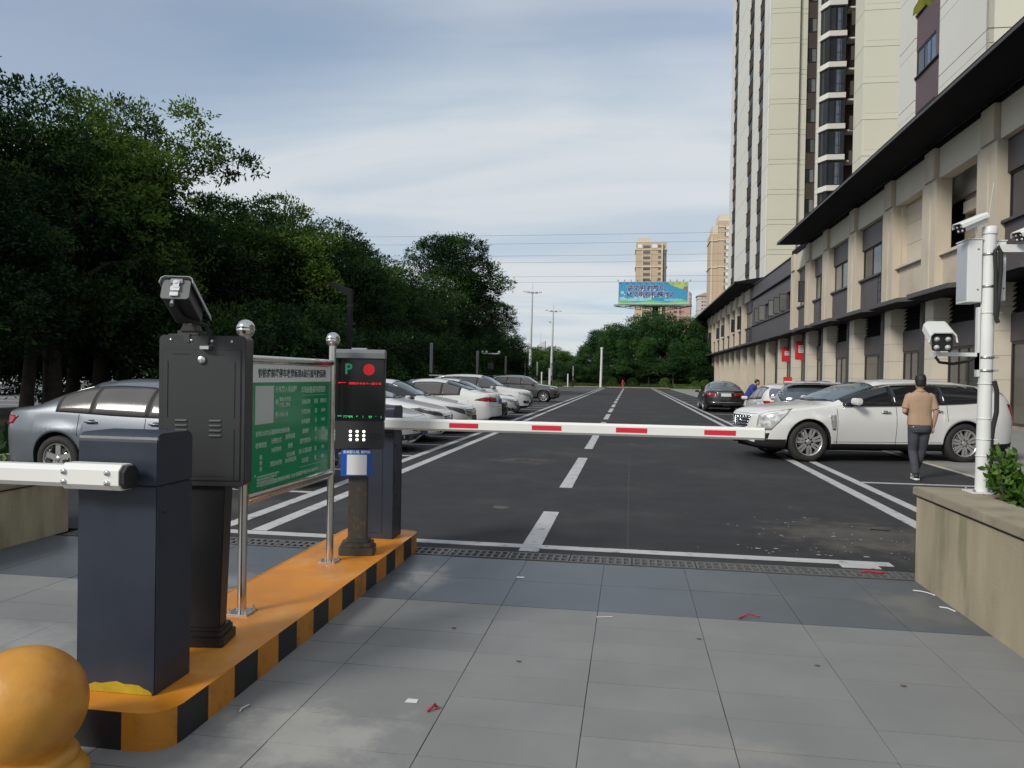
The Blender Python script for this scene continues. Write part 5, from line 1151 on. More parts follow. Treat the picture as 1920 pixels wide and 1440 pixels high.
# ------------------------------------------------------------ lamps, masts, posts
def mast(x,y,h,label,n_,tilt):
    t=thing('lamp_mast',label,'lamp mast',(x,y,0)); 
    B(MB().tube([(0,0,0),(0.06,0,h*0.5),(0.16,0,h)],[0.20,0.15,0.085],14),'pole',m_galv,t)
    mb=MB(); mb.tube([(-0.7+0.16,0,h-0.05),(0.16+0.7,0,h-0.12)],0.04,6); 
    B(mb,'crossarm',m_galv,t)
    for k in range(n_):
        a=-0.62+1.24*k/(n_-1); mb=MB(); mb.box(-0.17,0.17,-0.22,0.22,-0.05,0.05); me=mb.mesh('floodlight',m_galv); me.transform(Matrix.Rotation(R(tilt*(1 if a<0 else -0.4)),4,'Y')); obj('floodlight',me,t,(0.16+a*1.5,0,h+0.02-abs(a)*0.05+0.1*(a<-0.3)))
    B(MB().tube([(0.16,0,h),(0.18,0,h+1.1)],0.02,5).sphere((0.18,0,h+0.55),0.08,8),'finial',m_galv,t)
mast(-11.9,92,11.5,'tall pale floodlight mast with wide lamp bar, the taller of the pair',5,14)
mast(-10.55,104,10.3,'tall pale floodlight mast with tilted lamp bar, the shorter of the pair',4,-10)
t=thing('white_pole','plain white pole at the end of the lane before the dark trees','pole',(-4.15,111.8,0))
B(MB().tube([(0,0,0),(0.07,0,5.5)],[0.19,0.15],14),'shaft',m_wpaint2,t); B(MB().cyl((0.07,0),0.2,5.5,5.75,14),'cap',m_wpaint2,t); B(MB().box(1.9,2.3,-0.1,0.1,2.0,2.15),'small_camera',m_wpaint2,t) if False else None
def lightcol(x,y,h,label,w_=0.2):
    t=thing('light_column',label,'light column',(x,y,0),0,'square light columns along the left edge')
    B(MB().box(-w_/2,w_/2,-w_/2,w_/2,0,h),'post',m_dpole,t,bevel=0.008)
    B(MB().box(-w_*0.32,w_*0.32,-w_/2-0.012,-w_/2-0.001,h*0.50,h-0.12),'diffuser',m_lampg,t); B(MB().box(-w_*0.06,w_*0.06,-w_/2-0.018,-w_/2-0.013,h*0.42,h*0.95),'diffuser_rib',m_dpole,t); B(MB().box(-w_*0.1,w_*0.1,-w_/2-0.012,-w_/2-0.001,h*0.3,h*0.495),'light_slot',m_lampg,t)
for (x,y,l_) in ((-9.5,36.4,'square dark light column with pale lit strip, nearest, above the white cars'),(-9.5,47.8,'square dark light column with pale strip, behind the white crossover'),(-9.6,59.6,'square dark light column, third along the left edge, against dark trees'),(-9.6,70.8,'square dark light column, fourth along the left edge'),(-9.8,82,'slim light column just left of the taller floodlight mast'),(-9.9,98,'slim light column between the two floodlight masts'),(-8.2,112.6,'slim dark light column right of the shorter floodlight mast')): lightcol(x,y,3.12,l_)
for (x,y,h,l_) in ((-12.5,110,2.1,'thin short white post, leftmost of three by the masts'),(-11.2,108,2.6,'thin white post between the floodlight masts'),(-8.9,112,1.9,'thin short white post right of the shorter mast')):
    t=thing('marker_post',l_,'post',(x,y,0)); B(MB().tube([(0,0,0),(0,0,h)],0.09,8),'shaft',m_wpaint2,t); B(MB().cyl((0,0),0.10,h,h+0.08,8),'cap',m_char,t)
# tall black lamp with angled head
t=thing('street_lamp','tall black square lamp post with upward slanting head before the dark trees','street lamp',(-9.35,24.9,0))
B(MB().box(-0.08,0.08,-0.08,0.08,0,4.25),'post',m_dpole,t,bevel=0.005); B(MB().add([(-0.085,-0.07,4.08),(0.085,-0.07,4.22),(0.085,0.07,4.22),(-0.085,0.07,4.08),(-0.85,-0.06,4.50),(-0.80,-0.06,4.58),(-0.80,0.06,4.58),(-0.85,0.06,4.50),(0.085,-0.07,4.30),(0.085,0.07,4.30)],[(0,4,7,3),(4,5,6,7),(0,1,8,5,4),(3,7,6,9,2),(5,8,9,6),(1,2,9,8),(0,3,2,1)]),'head',m_dpole,t)
B(MB().box(-0.082,0.082,-0.082,0.082,3.75,3.77),'joint_ring',m_char,t)
# camera T-post
t=thing('camera_post','dark T-shaped post with three small cameras beside the second light column','pole',(-9.45,52.2,0))
B(MB().tube([(0,0,0),(0,0,3.0)],0.05,10),'pole',m_dpole,t); B(MB().box(-0.62,0.62,-0.03,0.03,2.95,3.01),'crossbar',m_galv,t); B(MB().box(-0.2,0.2,-0.12,-0.051,1.9,2.35),'junction_box',m_char,t)
for x in (-0.58,-0.3,0.58): B(MB().box(x-0.06,x+0.06,-0.2,0.1,3.02,3.16),'small_camera',m_galv,t,bevel=0.02)
# arm lamps seen beyond the trees
for (x,y,z,l_) in ((-17.0,100,6.6,'lamp arm reaching out of the trees left of the masts, upper'),(-17.5,118,5.6,'lamp arm reaching out of the trees left of the masts, lower')):
    t=thing('arm_lamp',l_,'street lamp',(x,y,0)); B(MB().tube([(0,0,0),(0,0,z-0.8),(0.3,0,z-0.1),(1.2,0,z)],[0.09,0.07,0.06,0.05],8),'pole',m_dpole,t); B(MB().box(1.2,2.3,-0.12,0.12,z-0.06,z+0.04),'lamp_head',m_galv,t)
# hydrant
t=thing('hydrant','small red fire hydrant between clipped shrubs at the end of the lane','hydrant',(-1.0,113.0,0.05))
B(MB().lathe([(0.2,0),(0.2,0.06),(0.11,0.08),(0.11,0.75),(0.16,0.78),(0.16,0.86),(0.1,0.95),(0.04,1.05),(0.0001,1.06)],(0,0,0),14).tube([(-0.26,0,0.6),(0.26,0,0.6)],0.08,10),'body',m_redsign,t); B(MB().cyl((0,0),0.05,1.06,1.15,6),'cap',m_redsign,t)
# bits of litter on the paving
def litter(name,label,x,y,pts,m,z=0.002,th=0.0015,cat='litter'):
    mb=MB(); mb.prism(pts,0,th); o_=B(mb,name,m); o_.location=(x,y,z); tag(o_,label,cat); return o_
pw=mat('paper_white',(0.62,0.62,0.63),rough=0.7); pk=mat('crimson_ribbon',(0.42,0.015,0.05),rough=0.6); lf=mat('dry_leaf',(0.12,0.07,0.03),rough=0.8)
litter('paper_scrap','white rectangle of paper on the grey slabs near the striped kerb',-0.96,3.42,[(-0.028,-0.02),(0.028,-0.018),(0.026,0.02),(-0.024,0.02)],pw)
litter('paper_scrap','small white paper scrap on the dark slabs before the drain',-0.776,5.68,[(-0.03,-0.02),(0.028,-0.022),(0.03,0.012),(-0.026,0.014)],pw)
def ribbon(name,label,x,y,pts,m,r_=0.004): 
    mb=MB(); mb.tube(pts,r_,6); o_=B(mb,name,m); o_.location=(x,y,0.003); tag(o_,label,'litter')
ribbon('ribbon','crumpled crimson ribbon beside the white paper scrap',-0.845,3.34,[(-0.015,-0.02,0.003),(-0.004,-0.004,0.010),(0.012,0.015,0.022),(0.002,0.024,0.010),(0.018,0.03,0.006),(0.024,0.012,0.004)],pk,0.006)
ribbon('ribbon','crimson and white ribbon at the edge of the dark band',0.76,5.05,[(-0.06,-0.06,0.002),(-0.02,-0.01,0.004),(0.01,0.015,0.012),(0.05,0.02,0.006),(0.075,0.0,0.003)],pk,0.0045)
ribbon('ribbon','crimson ribbon lying on the drain grate near the planter',1.90,6.40,[(-0.08,0.0,0.004),(-0.02,0.015,0.012),(0.04,-0.01,0.008),(0.09,0.01,0.004)],pk,0.008)
ribbon('white_tape','curl of white tape by the planter foot, nearer the drain',2.10,5.86,[(-0.06,0.06,0.003),(-0.02,0.02,0.01),(0.02,0.0,0.006),(0.05,-0.05,0.003)],pw,0.004)
ribbon('white_tape','curl of white tape on the dark slabs by the planter',2.10,5.47,[(-0.03,0.05,0.003),(0.01,0.02,0.006),(0.035,-0.04,0.003)],pw,0.0045)
ribbon('white_thread','white thread hooked at the foot of the striped kerb',-1.66,3.19,[(0,0.045,0.003),(0.006,0.02,0.01),(-0.008,-0.01,0.008),(-0.004,-0.03,0.003)],pw,0.003)
ribbon('straw','thin white straw across the slab joint',-0.13,4.84,[(-0.05,-0.012,0.002),(0.05,0.012,0.004)],pw,0.0022)
ribbon('stick','thin dark stick lying on the dusty asphalt',2.52,8.26,[(-0.09,0.02,0.004),(0.09,-0.015,0.006)],m_blk,0.006)
for i,(x,y) in enumerate(((0.42,4.55),(1.0,4.25),(1.36,4.05),(-0.55,4.0),(-1.0,4.45),(-0.7,6.75))):
    litter('dry_leaf','tiny brown dry leaf on the grey paving',x,y,[(-0.014,0),(-0.004,0.007),(0.012,0.004),(0.016,-0.003),(0,-0.007)],lf,0.003,0.003)['group']='tiny dry leaves on the paving'
# ------------------------------------------------------------ cars
def carpaint(name,c,metal=0.0,rough=0.28): return mat(name,c,rough=rough,metal=metal,var=0.02,vscale=1.5,spec=0.5,coat=0.7)
c_white=carpaint('white_car_paint',(0.66,0.66,0.645)); c_white2=carpaint('pearl_car_paint',(0.60,0.605,0.60)); c_silver=carpaint('silver_blue_car_paint',(0.165,0.185,0.21),0.4,0.35)
c_grey=carpaint('graphite_car_paint',(0.11,0.105,0.105),0.4); c_black=carpaint('black_car_paint',(0.012,0.010,0.010)); c_lsil=carpaint('light_silver_car_paint',(0.44,0.45,0.45),0.4)
m_cglass=mat('tinted_car_glass',(0.014,0.016,0.018),rough=0.03,var=0.1,spec=0.75)
m_wshield=mat('windscreen_glass',(0.07,0.095,0.12),rough=0.04,var=0.25,vscale=1.2,spec=0.9)
m_sideg=mat('grey_car_glass',(0.115,0.108,0.105),rough=0.16,var=0.2,vscale=1.0,spec=0.45)
m_chrome=mat('chrome',(0.70,0.70,0.70),rough=0.12,metal=1.0,var=0.03); m_alloy=mat('alloy_rim',(0.66,0.66,0.65),rough=0.25,metal=0.8,var=0.08)
m_hlamp=mat('headlamp_lens',(0.50,0.51,0.50),rough=0.10,var=0.6,vscale=16,spec=0.8,metal=0.3); m_hlampd=mat('dark_headlamp_lens',(0.06,0.06,0.065),rough=0.08,var=0.5,vscale=12,spec=0.8)
m_tail=mat('tail_lamp',(0.30,0.008,0.015),rough=0.12,var=0.3,vscale=8,spec=0.6); m_plate=mat('number_plate_white',(0.62,0.63,0.65),rough=0.4); m_plateb=mat('number_plate_blue',(0.03,0.10,0.42),rough=0.4)
m_plated=mat('dull_navy_plate',(0.02,0.035,0.10),rough=0.4)  # front plates in a darker, less saturated blue
m_under=mat('underbody',(0.008,0.008,0.008),rough=0.9); m_tyre=mat('tyre_rubber',(0.022,0.021,0.020),rough=0.8,var=0.2,vscale=8,bump=0.2,bscale=60)
m_seam=mat('panel_gap',(0.02,0.02,0.02),rough=0.8)
def pl(xs,pts):
    P=sorted(pts); X=[p[0] for p in P]; Z=[p[1] for p in P]
    # monotone-ish cosine-smoothed interpolation through a fine spline
    n=len(X); m=[0]*n
    for i in range(n):
        if i==0: m[i]=(Z[1]-Z[0])/(X[1]-X[0])
        elif i==n-1: m[i]=(Z[-1]-Z[-2])/(X[-1]-X[-2])
        else:
            a=(Z[i]-Z[i-1])/(X[i]-X[i-1]); b=(Z[i+1]-Z[i])/(X[i+1]-X[i]); m[i]=0 if a*b<=0 else 2*a*b/(a+b)
    def f(x):
        if x<=X[0]: return Z[0]
        if x>=X[-1]: return Z[-1]
        for i in range(n-1):
            if x<=X[i+1]:
                h=X[i+1]-X[i]; t=(x-X[i])/h
                return (2*t**3-3*t*t+1)*Z[i]+(t**3-2*t*t+t)*h*m[i]+(-2*t**3+3*t*t)*Z[i+1]+(t**3-t*t)*h*m[i+1]
    return f(xs) if not hasattr(xs,'__len__') else [f(x) for x in xs]
def build_wheel(r,rw,w_,style):
    ty=MB(); ty.lathe([(rw*0.96,-w_/2+0.02),(rw+0.005,-w_/2),(r*0.90,-w_/2-0.004),(r*0.975,-w_/2+0.018),(r,-w_/2+0.045),(r,w_/2-0.045),(r*0.975,w_/2-0.018),(r*0.90,w_/2+0.004),(rw+0.005,w_/2),(rw*0.96,w_/2-0.02)],(0,0,0),40,0,'y')
    tyre=ty.mesh('wheel',m_tyre)
    rm=MB()
    rm.lathe([(rw*0.985,-w_/2+0.004),(rw*0.93,-w_/2+0.004),(rw*0.90,-w_/2+0.03),(rw*0.88,w_/2)],(0,0,0),36,0,'y')
    rm.lathe([(0.0001,w_/2-0.06),(rw*0.9,w_/2-0.06)],(0,0,0),24,1,'y')      # dark disc behind
    rm.lathe([(0.0001,w_/2-0.075),(rw*0.62,w_/2-0.075),(rw*0.62,w_/2-0.062)],(0,0,0),24,2,'y') # brake disc
    n,half,pair=style
    yf=-w_/2+0.018
    for k in range(n):
        for s_ in ((-1,1) if pair else (0,)):
            a=2*math.pi*k/n+0.3; da=s_*pair
            c_,s2=math.cos(a),math.sin(a); tx,tz=-s2,c_
            o0=da*0.55; o1=da
            p=[]
            for rr_,ww,off_ in ((rw*0.14,half*1.1,o0),(rw*0.93,half,o1)):
                for sg in (-1,1): p.append((c_*rr_+tx*(off_+sg*ww),s2*rr_+tz*(off_+sg*ww)))
            q=[p[0],p[1],p[3],p[2]]
            vs=[(x,yf+0.004,z) for x,z in q]+[(x,yf+0.035,z) for x,z in q]
            rm.add(vs,[(0,1,2,3),(7,6,5,4),(0,4,5,1),(1,5,6,2),(2,6,7,3),(3,7,4,0)],0)
    rm.lathe([(0.0001,yf-0.004),(rw*0.15,yf-0.002),(rw*0.20,yf+0.006),(rw*0.24,yf+0.02),(rw*0.24,yf+0.04)],(0,0,0),20,0,'y')
    for k in range(5): a=k*1.2566; rm.lathe([(0.0001,yf-0.002),(0.009,yf-0.001),(0.009,yf+0.006)],(rw*0.16*math.cos(a),0,rw*0.16*math.sin(a)),6,1,'y')
    return tyre,rm.mesh('rim',[m_alloy,m_under,m_chrome])
class Car: pass
def build_car(name,label,paint,P,loc,rotz,group=None,cat='car'):
    """local frame: x forward from the tail (0) to the nose (L) is flipped: x=0 nose, x=L tail; the finished car has its nose towards +X"""
    L,W,sill=P['L'],P['W'],P['sill']; top=P['top']; belt=P['belt']
    xf,xr,rw_=P['xf'],P['xr'],P['ra']   # wheel centres, arch radius
    zw=P['r']
    t=thing(name,label,cat,loc,rotz,group)
    xs=[0,0.004,0.014,0.03,0.055,0.09,0.13,0.18,0.24,0.31,0.39,0.47]
    xs+=[L-x for x in [0,0.004,0.014,0.03,0.055,0.09,0.13,0.18,0.24,0.31,0.39]]
    x=0.55
    while x<L-0.45: xs.append(x); x+=0.075
    for c_ in (xf,xr):
        for a in np.linspace(-1,1,17): xs.append(c_+rw_*math.sin(a*math.pi/2))
        xs+= [c_-rw_-0.004,c_+rw_+0.004]
    xs=sorted(xs); q=[xs[0]]
    for x in xs[1:]:
        if x-q[-1]>0.0035: q.append(x)
    xs=q
    def wid(x):
        e=P.get('rf',0.75) if x<L/2 else P.get('rr',0.55); d=min(x,L-x)
        f=(1-(1-min(d/e,1))**2.7)**(1/2.7) if d<e else 1.0
        bulge=1-0.035*((x-L*0.5)/(L*0.5))**2
        return W/2*max(f,0.02)*bulge
    def prof(z,bz):
        u=(z-sill)/(bz-sill); u=min(max(u,0),1)
        y=0.935+0.075*math.sin(min(1,u*1.15)*math.pi*0.62) - 0.0*u
        if u>0.62: y-=0.045*((u-0.62)/0.38)**1.6
        crease=0.010*math.exp(-((u-0.70)/0.05)**2)
        return y+crease*(1 if 0.2 else 0)
    rows=[];NB,NT=9,13
    for x in xs:
        w_=wid(x); zt=pl(x,top); bz=min(pl(x,belt),zt-0.025)
        zb=pl(x,P['bot']) if 'bot' in P else sill
        for c_ in (xf,xr):
            if abs(x-c_)<=rw_: zb=max(zb,zw+math.sqrt(max(0,rw_**2-(x-c_)**2))*1.0)
        pts=[(w_*0.72,zb,x)]
        for k in range(NB):
            z=zb+(bz-zb)*k/(NB-1); flare=0
            for c_ in (xf,xr):
                d=math.hypot(x-c_,z-zw)-rw_
                if -0.01<d<0.16 and z>zw-0.05: flare=max(flare,0.014*(1-d/0.16))
            pts.append((w_*prof(z,bz)+flare*min(1,w_/(W/2*0.8)),z,x))
        h=zt-bz; yb=w_*prof(bz,bz); n_=P.get('sq',3.0)
        for k in range(1,NT+1):
            a=(math.pi/2)*k/NT; cy=math.cos(a)**(2/n_) if k<NT else 0.0; sz=math.sin(a)**(2/n_)
            s_=sz*h; y=yb*cy; y*=1-P.get('lean',0.40)*min(s_,h)*(1 if h>0.05 else 0.4)*min(1,1)
            pts.append((y,bz+s_,x))
        rows.append(pts)
    vs=[];n=len(rows[0]); N2=2*n-1
    for pts in rows:
        vs+=[(x,y,z) for y,z,x in pts]; vs+=[(x,-y,z) for y,z,x in pts[:-1][::-1]]
    fs=[];mi=[]
    low=P.get('clad',0)
    for i in range(len(rows)-1):
        for k in range(N2-1):
            a=i*N2+k; fs.append((a,a+1,a+N2+1,a+N2))
            zc=(vs[a][2]+vs[a+1][2]+vs[a+N2][2])/3
            kk=k if k<n else N2-2-k
            mi.append(1 if (kk==0 or zc<low) else 0)
    for base_,rev in ((0,False),((len(rows)-1)*N2,True)):
        f=list(range(base_,base_+N2)); fs.append(tuple(f if rev else f[::-1])); mi.append(0)
    # turn to nose at +X
    cx_=L/2
    V=[(cx_-x,y,z) for x,y,z in vs]
    me=bpy.data.meshes.new('body'); me.from_pydata(V,[],fs); me.materials.append(paint); me.materials.append(P.get('cladm',m_under)); me.polygons.foreach_set('material_index',mi); me.polygons.foreach_set('use_smooth',[True]*len(fs))
    bm=bmesh.new(); bm.from_mesh(me); bmesh.ops.recalc_face_normals(bm,faces=bm.faces); bm.to_mesh(me)
    bvh=BVHTree.FromBMesh(bm); bm.free(); me.update()
    body=obj('body',me,t)
    def ray(o_,d): 
        h=bvh.ray_cast(Vector(o_),Vector(d).normalized()); return h[0]
    def S(x,z,s=1):   # x measured from the nose
        h=ray((cx_-x,3*s,z),(0,-s,0)); return h if h else Vector((cx_-x,s*W*0.4,z))
    def Fp(y,z): h=ray((5,y,z),(-1,0,0)); return h if h else Vector((cx_-0.3,y,z))
    def Rp(y,z): h=ray((-5,y,z),(1,0,0)); return h if h else Vector((-cx_+0.3,y,z))
    def Tp(x,y): h=ray((cx_-x,y,4),(0,0,-1)); return h if h else Vector((cx_-x,y,1))
    def near(p,off):
        q,nn,_,_=bvh.find_nearest(p)
        if nn.dot(q-Vector((0,0,0.7)))<0: nn=-nn
        return q+nn*off
    def patch(nm,lower,upper,m,off=0.004,nu=10,nv=5,par=None,skirt=0.012):
        def rs_(pts,t_):
            s_=t_*(len(pts)-1); i=min(int(s_),len(pts)-2); f=s_-i; return pts[i].lerp(pts[i+1],f)
        vv=[];
        for j in range(nv+1):
            for i in range(nu+1):
                a=rs_(lower,i/nu); b=rs_(upper,i/nu); vv.append(near(a.lerp(b,j/nv),off))
        ff=[(j*(nu+1)+i,j*(nu+1)+i+1,(j+1)*(nu+1)+i+1,(j+1)*(nu+1)+i) for j in range(nv) for i in range(nu)]
        if skirt:
            ring=[i for i in range(nu+1)]+[(j)*(nu+1)+nu for j in range(1,nv+1)]+[nv*(nu+1)+i for i in range(nu-1,-1,-1)]+[j*(nu+1) for j in range(nv-1,0,-1)]
            b0=len(vv); 
            for r_ in ring: vv.append(near(vv[r_],-skirt))
            m_=len(ring)
            for i in range(m_): ff.append((ring[i],b0+i,b0+(i+1)%m_,ring[(i+1)%m_]))
        me_=bpy.data.meshes.new(nm); me_.from_pydata(vv,[],ff); me_.materials.append(m); me_.polygons.foreach_set('use_smooth',[True]*len(ff))
        b_=bmesh.new(); b_.from_mesh(me_); bmesh.ops.recalc_face_normals(b_,faces=b_.faces); b_.to_mesh(me_); b_.free()
        return obj(nm,me_,par or t)
    def strip(nm,pts,w_,m,off=0.003,axis=(0,0,1),par=None):
        """a narrow ribbon along points on the body"""
        ax=Vector(axis)*w_/2; lo=[p-ax for p in pts]; up=[p+ax for p in pts]
        return patch(nm,lo,up,m,off,max(6,len(pts)*2),1,par,0.006)
    # underbody
    B(MB().box(-cx_+0.25,cx_-0.25,-W*0.36,W*0.36,0.20,0.62),'underbody',m_under,t)
    # side glass
    g=P['glass']; topf=lambda x: pl(x,top); beltf=lambda x: pl(x,belt)
    fr=P.get('gfrac',0.80)
    gm=P.get('gmat',m_cglass)
    def up_z(x):
        z=beltf(x)+0.022+max(0.0,(topf(x)-beltf(x))*fr-0.04)
        return min(z,P.get('gtop',9))
    for s in (1,-1):
        xa,xb=g[0],g[-1]
        fx=list(np.linspace(xa-0.04,xb+0.05,16))
        lo=[S(x,beltf(x)+0.004,s) for x in fx]; up=[S(x,max(beltf(x)+0.012,up_z(min(max(x,xa),xb))+0.022),s) for x in fx]
        fr_=patch('window_frame',lo,up,P.get('framem',m_seam),0.0042,70,7)
        for i in range(len(g)-1):
            a=g[i]+0.022*(i>0); b=g[i+1]-0.022*(i<len(g)-2); fx=list(np.linspace(a,b,9))
            lo=[S(x,beltf(x)+0.022,s) for x in fx]; up=[S(x,max(beltf(x)+0.028,up_z(x)),s) for x in fx]
            patch('side_window',lo,up,gm,0.0085,22,6)
        if P.get('chrome_dlo'): 
            fx=np.linspace(xa-0.05,xb+0.06,20); strip('chrome_trim',[S(x,max(beltf(x)+0.01,up_z(min(max(x,xa),xb))+0.030),s) for x in fx],0.014,m_chrome,0.0065)
            strip('chrome_trim',[S(x,beltf(x)+0.002,s) for x in fx],0.014,m_chrome,0.0065)
        # door seams, handles, mirror
        for (x,z0_,z1_) in P['seams']:
            strip('door_seam',[S(x+P.get('slope',0)*k/5,z0_+(z1_-z0_)*k/5,s) for k in range(6)],0.008,m_seam,0.0018,(1,0,0))
        strip('door_seam',[S(x,sill+0.13,s) for x in np.linspace(xf+rw_+0.04,xr-rw_-0.02,8)],0.007,m_seam,0.0018)
        for (x,z) in P['handles']:
            h=S(x,z,s); dy=0.03*s
            mb=MB(); mb.tube([(h.x+0.085,h.y+0.002*s,z),(h.x+0.075,h.y+dy,z+0.002),(h.x,h.y+dy*1.15,z+0.004),(h.x-0.075,h.y+dy,z+0.002),(h.x-0.085,h.y+0.002*s,z)],[0.010,0.012,0.013,0.012,0.010],8)
            B(mb,'door_handle',P.get('handlem',paint),t); patch('handle_recess',[S(x-0.05,z-0.025,s),S(x+0.05,z-0.025,s)],[S(x-0.04,z+0.03,s),S(x+0.04,z+0.03,s)],m_seam,0.0015,4,3)
        xm,zm=P['mirror']; h=S(xm,beltf(xm)-0.02,s)
        mb=MB(); mb.rbox(-0.06,0.07,-0.115,0.115,-0.065,0.065,0.055,'y'); 
        me_=mb.mesh('mirror',P.get('mirrorm',paint),bevel=0.025); me_.transform(Matrix.Translation((h.x-0.01,h.y+0.135*s,zm))@Matrix.Scale(P.get('msc',0.85),4)); mo=obj('mirror',me_,t)
        B(MB().tube([(h.x,h.y-0.01*s,zm-0.055),(h.x,h.y+0.10*s,zm-0.045)],[0.025,0.018],8),'mirror_arm',m_blk,mo)
        if P.get('vent'):
            xv=P['vent']; patch('fender_vent',[S(xv+0.02,0.60,s),S(xv+0.085,0.60,s)],[S(xv-0.045,0.865,s),S(xv+0.085,0.88,s)],m_alloy,0.010,6,10)
        if P.get('rails'):
            xa_,xb_=P['rails']; pts=[]
            for k in range(9):
                x=xa_+(xb_-xa_)*k/8; q_=Tp(x,s*W*0.355); pts.append((q_.x,q_.y,q_.z+(0.035 if 0<k<8 else 0.004)))
            B(MB().tube(pts,0.014,8),'roof_rail',P.get('railm',m_alloy),t)
    # windscreen and rear glass
    x0_,x1_=P['ws']; hw0,hw1=W*0.405,W*0.335
    lo=[];up=[]
    for k in range(9):
        u=-1+k/4; lo.append(Tp(x0_+0.13*u*u,hw0*u)); up.append(Tp(x1_+0.05*u*u,hw1*u))
    patch('windscreen_surround',lo,up,m_seam,0.0045,34,18)
    lo2=[p.lerp(q,0.025) for p,q in zip(lo,up)]; up2=[q.lerp(p,0.03) for p,q in zip(lo,up)]
    c_=sum(lo2,Vector())/9; lo2=[Vector((p.x,p.y*0.975,p.z)) for p in lo2]; up2=[Vector((p.x,p.y*0.97,p.z)) for p in up2]
    patch('windscreen',lo2,up2,P.get('wsm',m_wshield),0.0095,34,18)
    for (ya,yb_) in ((-0.55,0.05),(0.0,0.62)):
        a=near(Tp(x0_+0.0,ya*hw0*1.1),0.02); b=near(Tp(x0_+0.10,yb_*hw0*1.2),0.022); B(MB().tube([tuple(a),tuple((a+b)/2+Vector((0,0,0.012))),tuple(b)],0.008,6),'wiper',m_blk,t)
    if P.get('rg'):
        if P['rg'][0]=='top':
            _,x0_,x1_=P['rg']; lo=[Tp(x0_-0.08*(-1+k/4)**2,W*0.36*(-1+k/4)) for k in range(9)]; up=[Tp(x1_-0.05*(-1+k/4)**2,W*0.31*(-1+k/4)) for k in range(9)]
        else:
            _,z0_,z1_=P['rg']; lo=[Rp(W*0.37*(-1+k/4),z0_) for k in range(9)]; up=[Rp(W*0.325*(-1+k/4),z1_) for k in range(9)]
        patch('rear_window',lo,up,P.get('rgm',m_cglass),0.010,30,16)
    if P.get('spoiler'):
        xs_,zs_=P['spoiler']; mb=MB(); mb.rbox(-cx_+(L-xs_)-0.20,-cx_+(L-xs_)+0.18,-W*0.335,W*0.335,zs_-0.045,zs_,0.02,'y'); B(mb,'roof_spoiler',paint,t,bevel=0.006)
        B(MB().box(-cx_+(L-xs_)-0.203,-cx_+(L-xs_)-0.198,-0.18,0.18,zs_-0.032,zs_-0.018),'brake_lamp',m_tail,t)
    # nose
    f=P['front']
    if f.get('grille'):
        (gw0,gz0,gw1,gz1)=f['grille']; gr_=patch('grille',[Fp(gw0*(-1+k/3),gz0) for k in range(7)],[Fp(gw1*(-1+k/3),gz1) for k in range(7)],m_blk,0.004,14,5)
        nb_=f.get('bars',4)
        for k in range(nb_+1):
            u=k/nb_; z=gz0+(gz1-gz0)*u; ww=gw0+(gw1-gw0)*u
            strip('grille_bar',[Fp(ww*(-1+i/4),z) for i in range(9)],0.016,f.get('barm',m_chrome),0.012,(0,0,1),gr_)
        if f.get('mesh'):
            for i in range(7):
                u=-0.86+i*0.287; strip('grille_bar',[Fp(gw0*u,gz0),Fp((gw0+gw1)/2*u,(gz0+gz1)/2),Fp(gw1*u,gz1)],0.014,m_chrome,0.010,(0,1,0),gr_)
        B(MB().lathe([(0.0001,0.02),(0.045,0.018),(0.055,0.008),(0.055,0)],tuple(Fp(0,(gz0+gz1)/2)),20,0,'x'),'badge',m_chrome,t)
    if f.get('intake'):
        (iw,iz0,iz1)=f['intake']; patch('lower_intake',[Fp(iw*(-1+k/3),iz0) for k in range(7)],[Fp(iw*0.94*(-1+k/3),iz1) for k in range(7)],m_blk,0.004,12,3)
    for s in (1,-1):
        h=f['lamp']  # list of lower and upper points: ('F',y,z) or ('S',x,z)
        def rp(q_): return Fp(q_[1]*s,q_[2]) if q_[0]=='F' else S(q_[1],q_[2],s)
        hl=patch('headlight',[rp(q_) for q_ in h[0]],[rp(q_) for q_ in h[1]],f.get('lampm',m_hlamp),0.006,10,6)
        if f.get('fog'):
            fy,fz=f['fog']; patch('fog_recess',[Fp((fy-0.10)*s,fz-0.06),Fp((fy+0.11)*s,fz-0.05)],[Fp((fy-0.12)*s,fz+0.055),Fp((fy+0.14)*s,fz+0.06)],m_blk,0.003,6,4)
            q_=near(Fp(fy*s,fz),0.006); B(MB().lathe([(0.0001,0.016),(0.032,0.012),(0.040,0.0)],tuple(q_),16,0,'x'),'fog_lamp',m_chrome,t)
    q_=Fp(0,f.get('pz',0.42)); B(MB().box(q_.x+0.004,q_.x+0.018,-0.22,0.22,q_.z-0.07,q_.z+0.07),'number_plate',f.get('pm',m_plated),t)
    # tail
    rr_=P['rear']
    for s in (1,-1):
        def rp(q_): return Rp(q_[1]*s,q_[2]) if q_[0]=='R' else S(q_[1],q_[2],s)
        patch('taillight',[rp(q_) for q_ in rr_['lamp'][0]],[rp(q_) for q_ in rr_['lamp'][1]],m_tail,0.007,10,5)
        if rr_.get('lampd'): patch('taillight_housing',[rp(q_) for q_ in rr_['lampd'][0]],[rp(q_) for q_ in rr_['lampd'][1]],m_blk,0.0045,10,5)
        if rr_.get('pipe'):
            q_=Rp(rr_['pipe']*s,0.30); B(MB().tube([(q_.x+0.1,q_.y,0.30),(q_.x-0.015,q_.y,0.30)],[0.04,0.04],12),'exhaust',m_chrome,t)
    q_=Rp(0,rr_['pz']); B(MB().box(q_.x-0.018,q_.x-0.004,-0.22,0.22,rr_['pz']-0.07,rr_['pz']+0.07),'number_plate',rr_.get('pm',m_plateb),t)
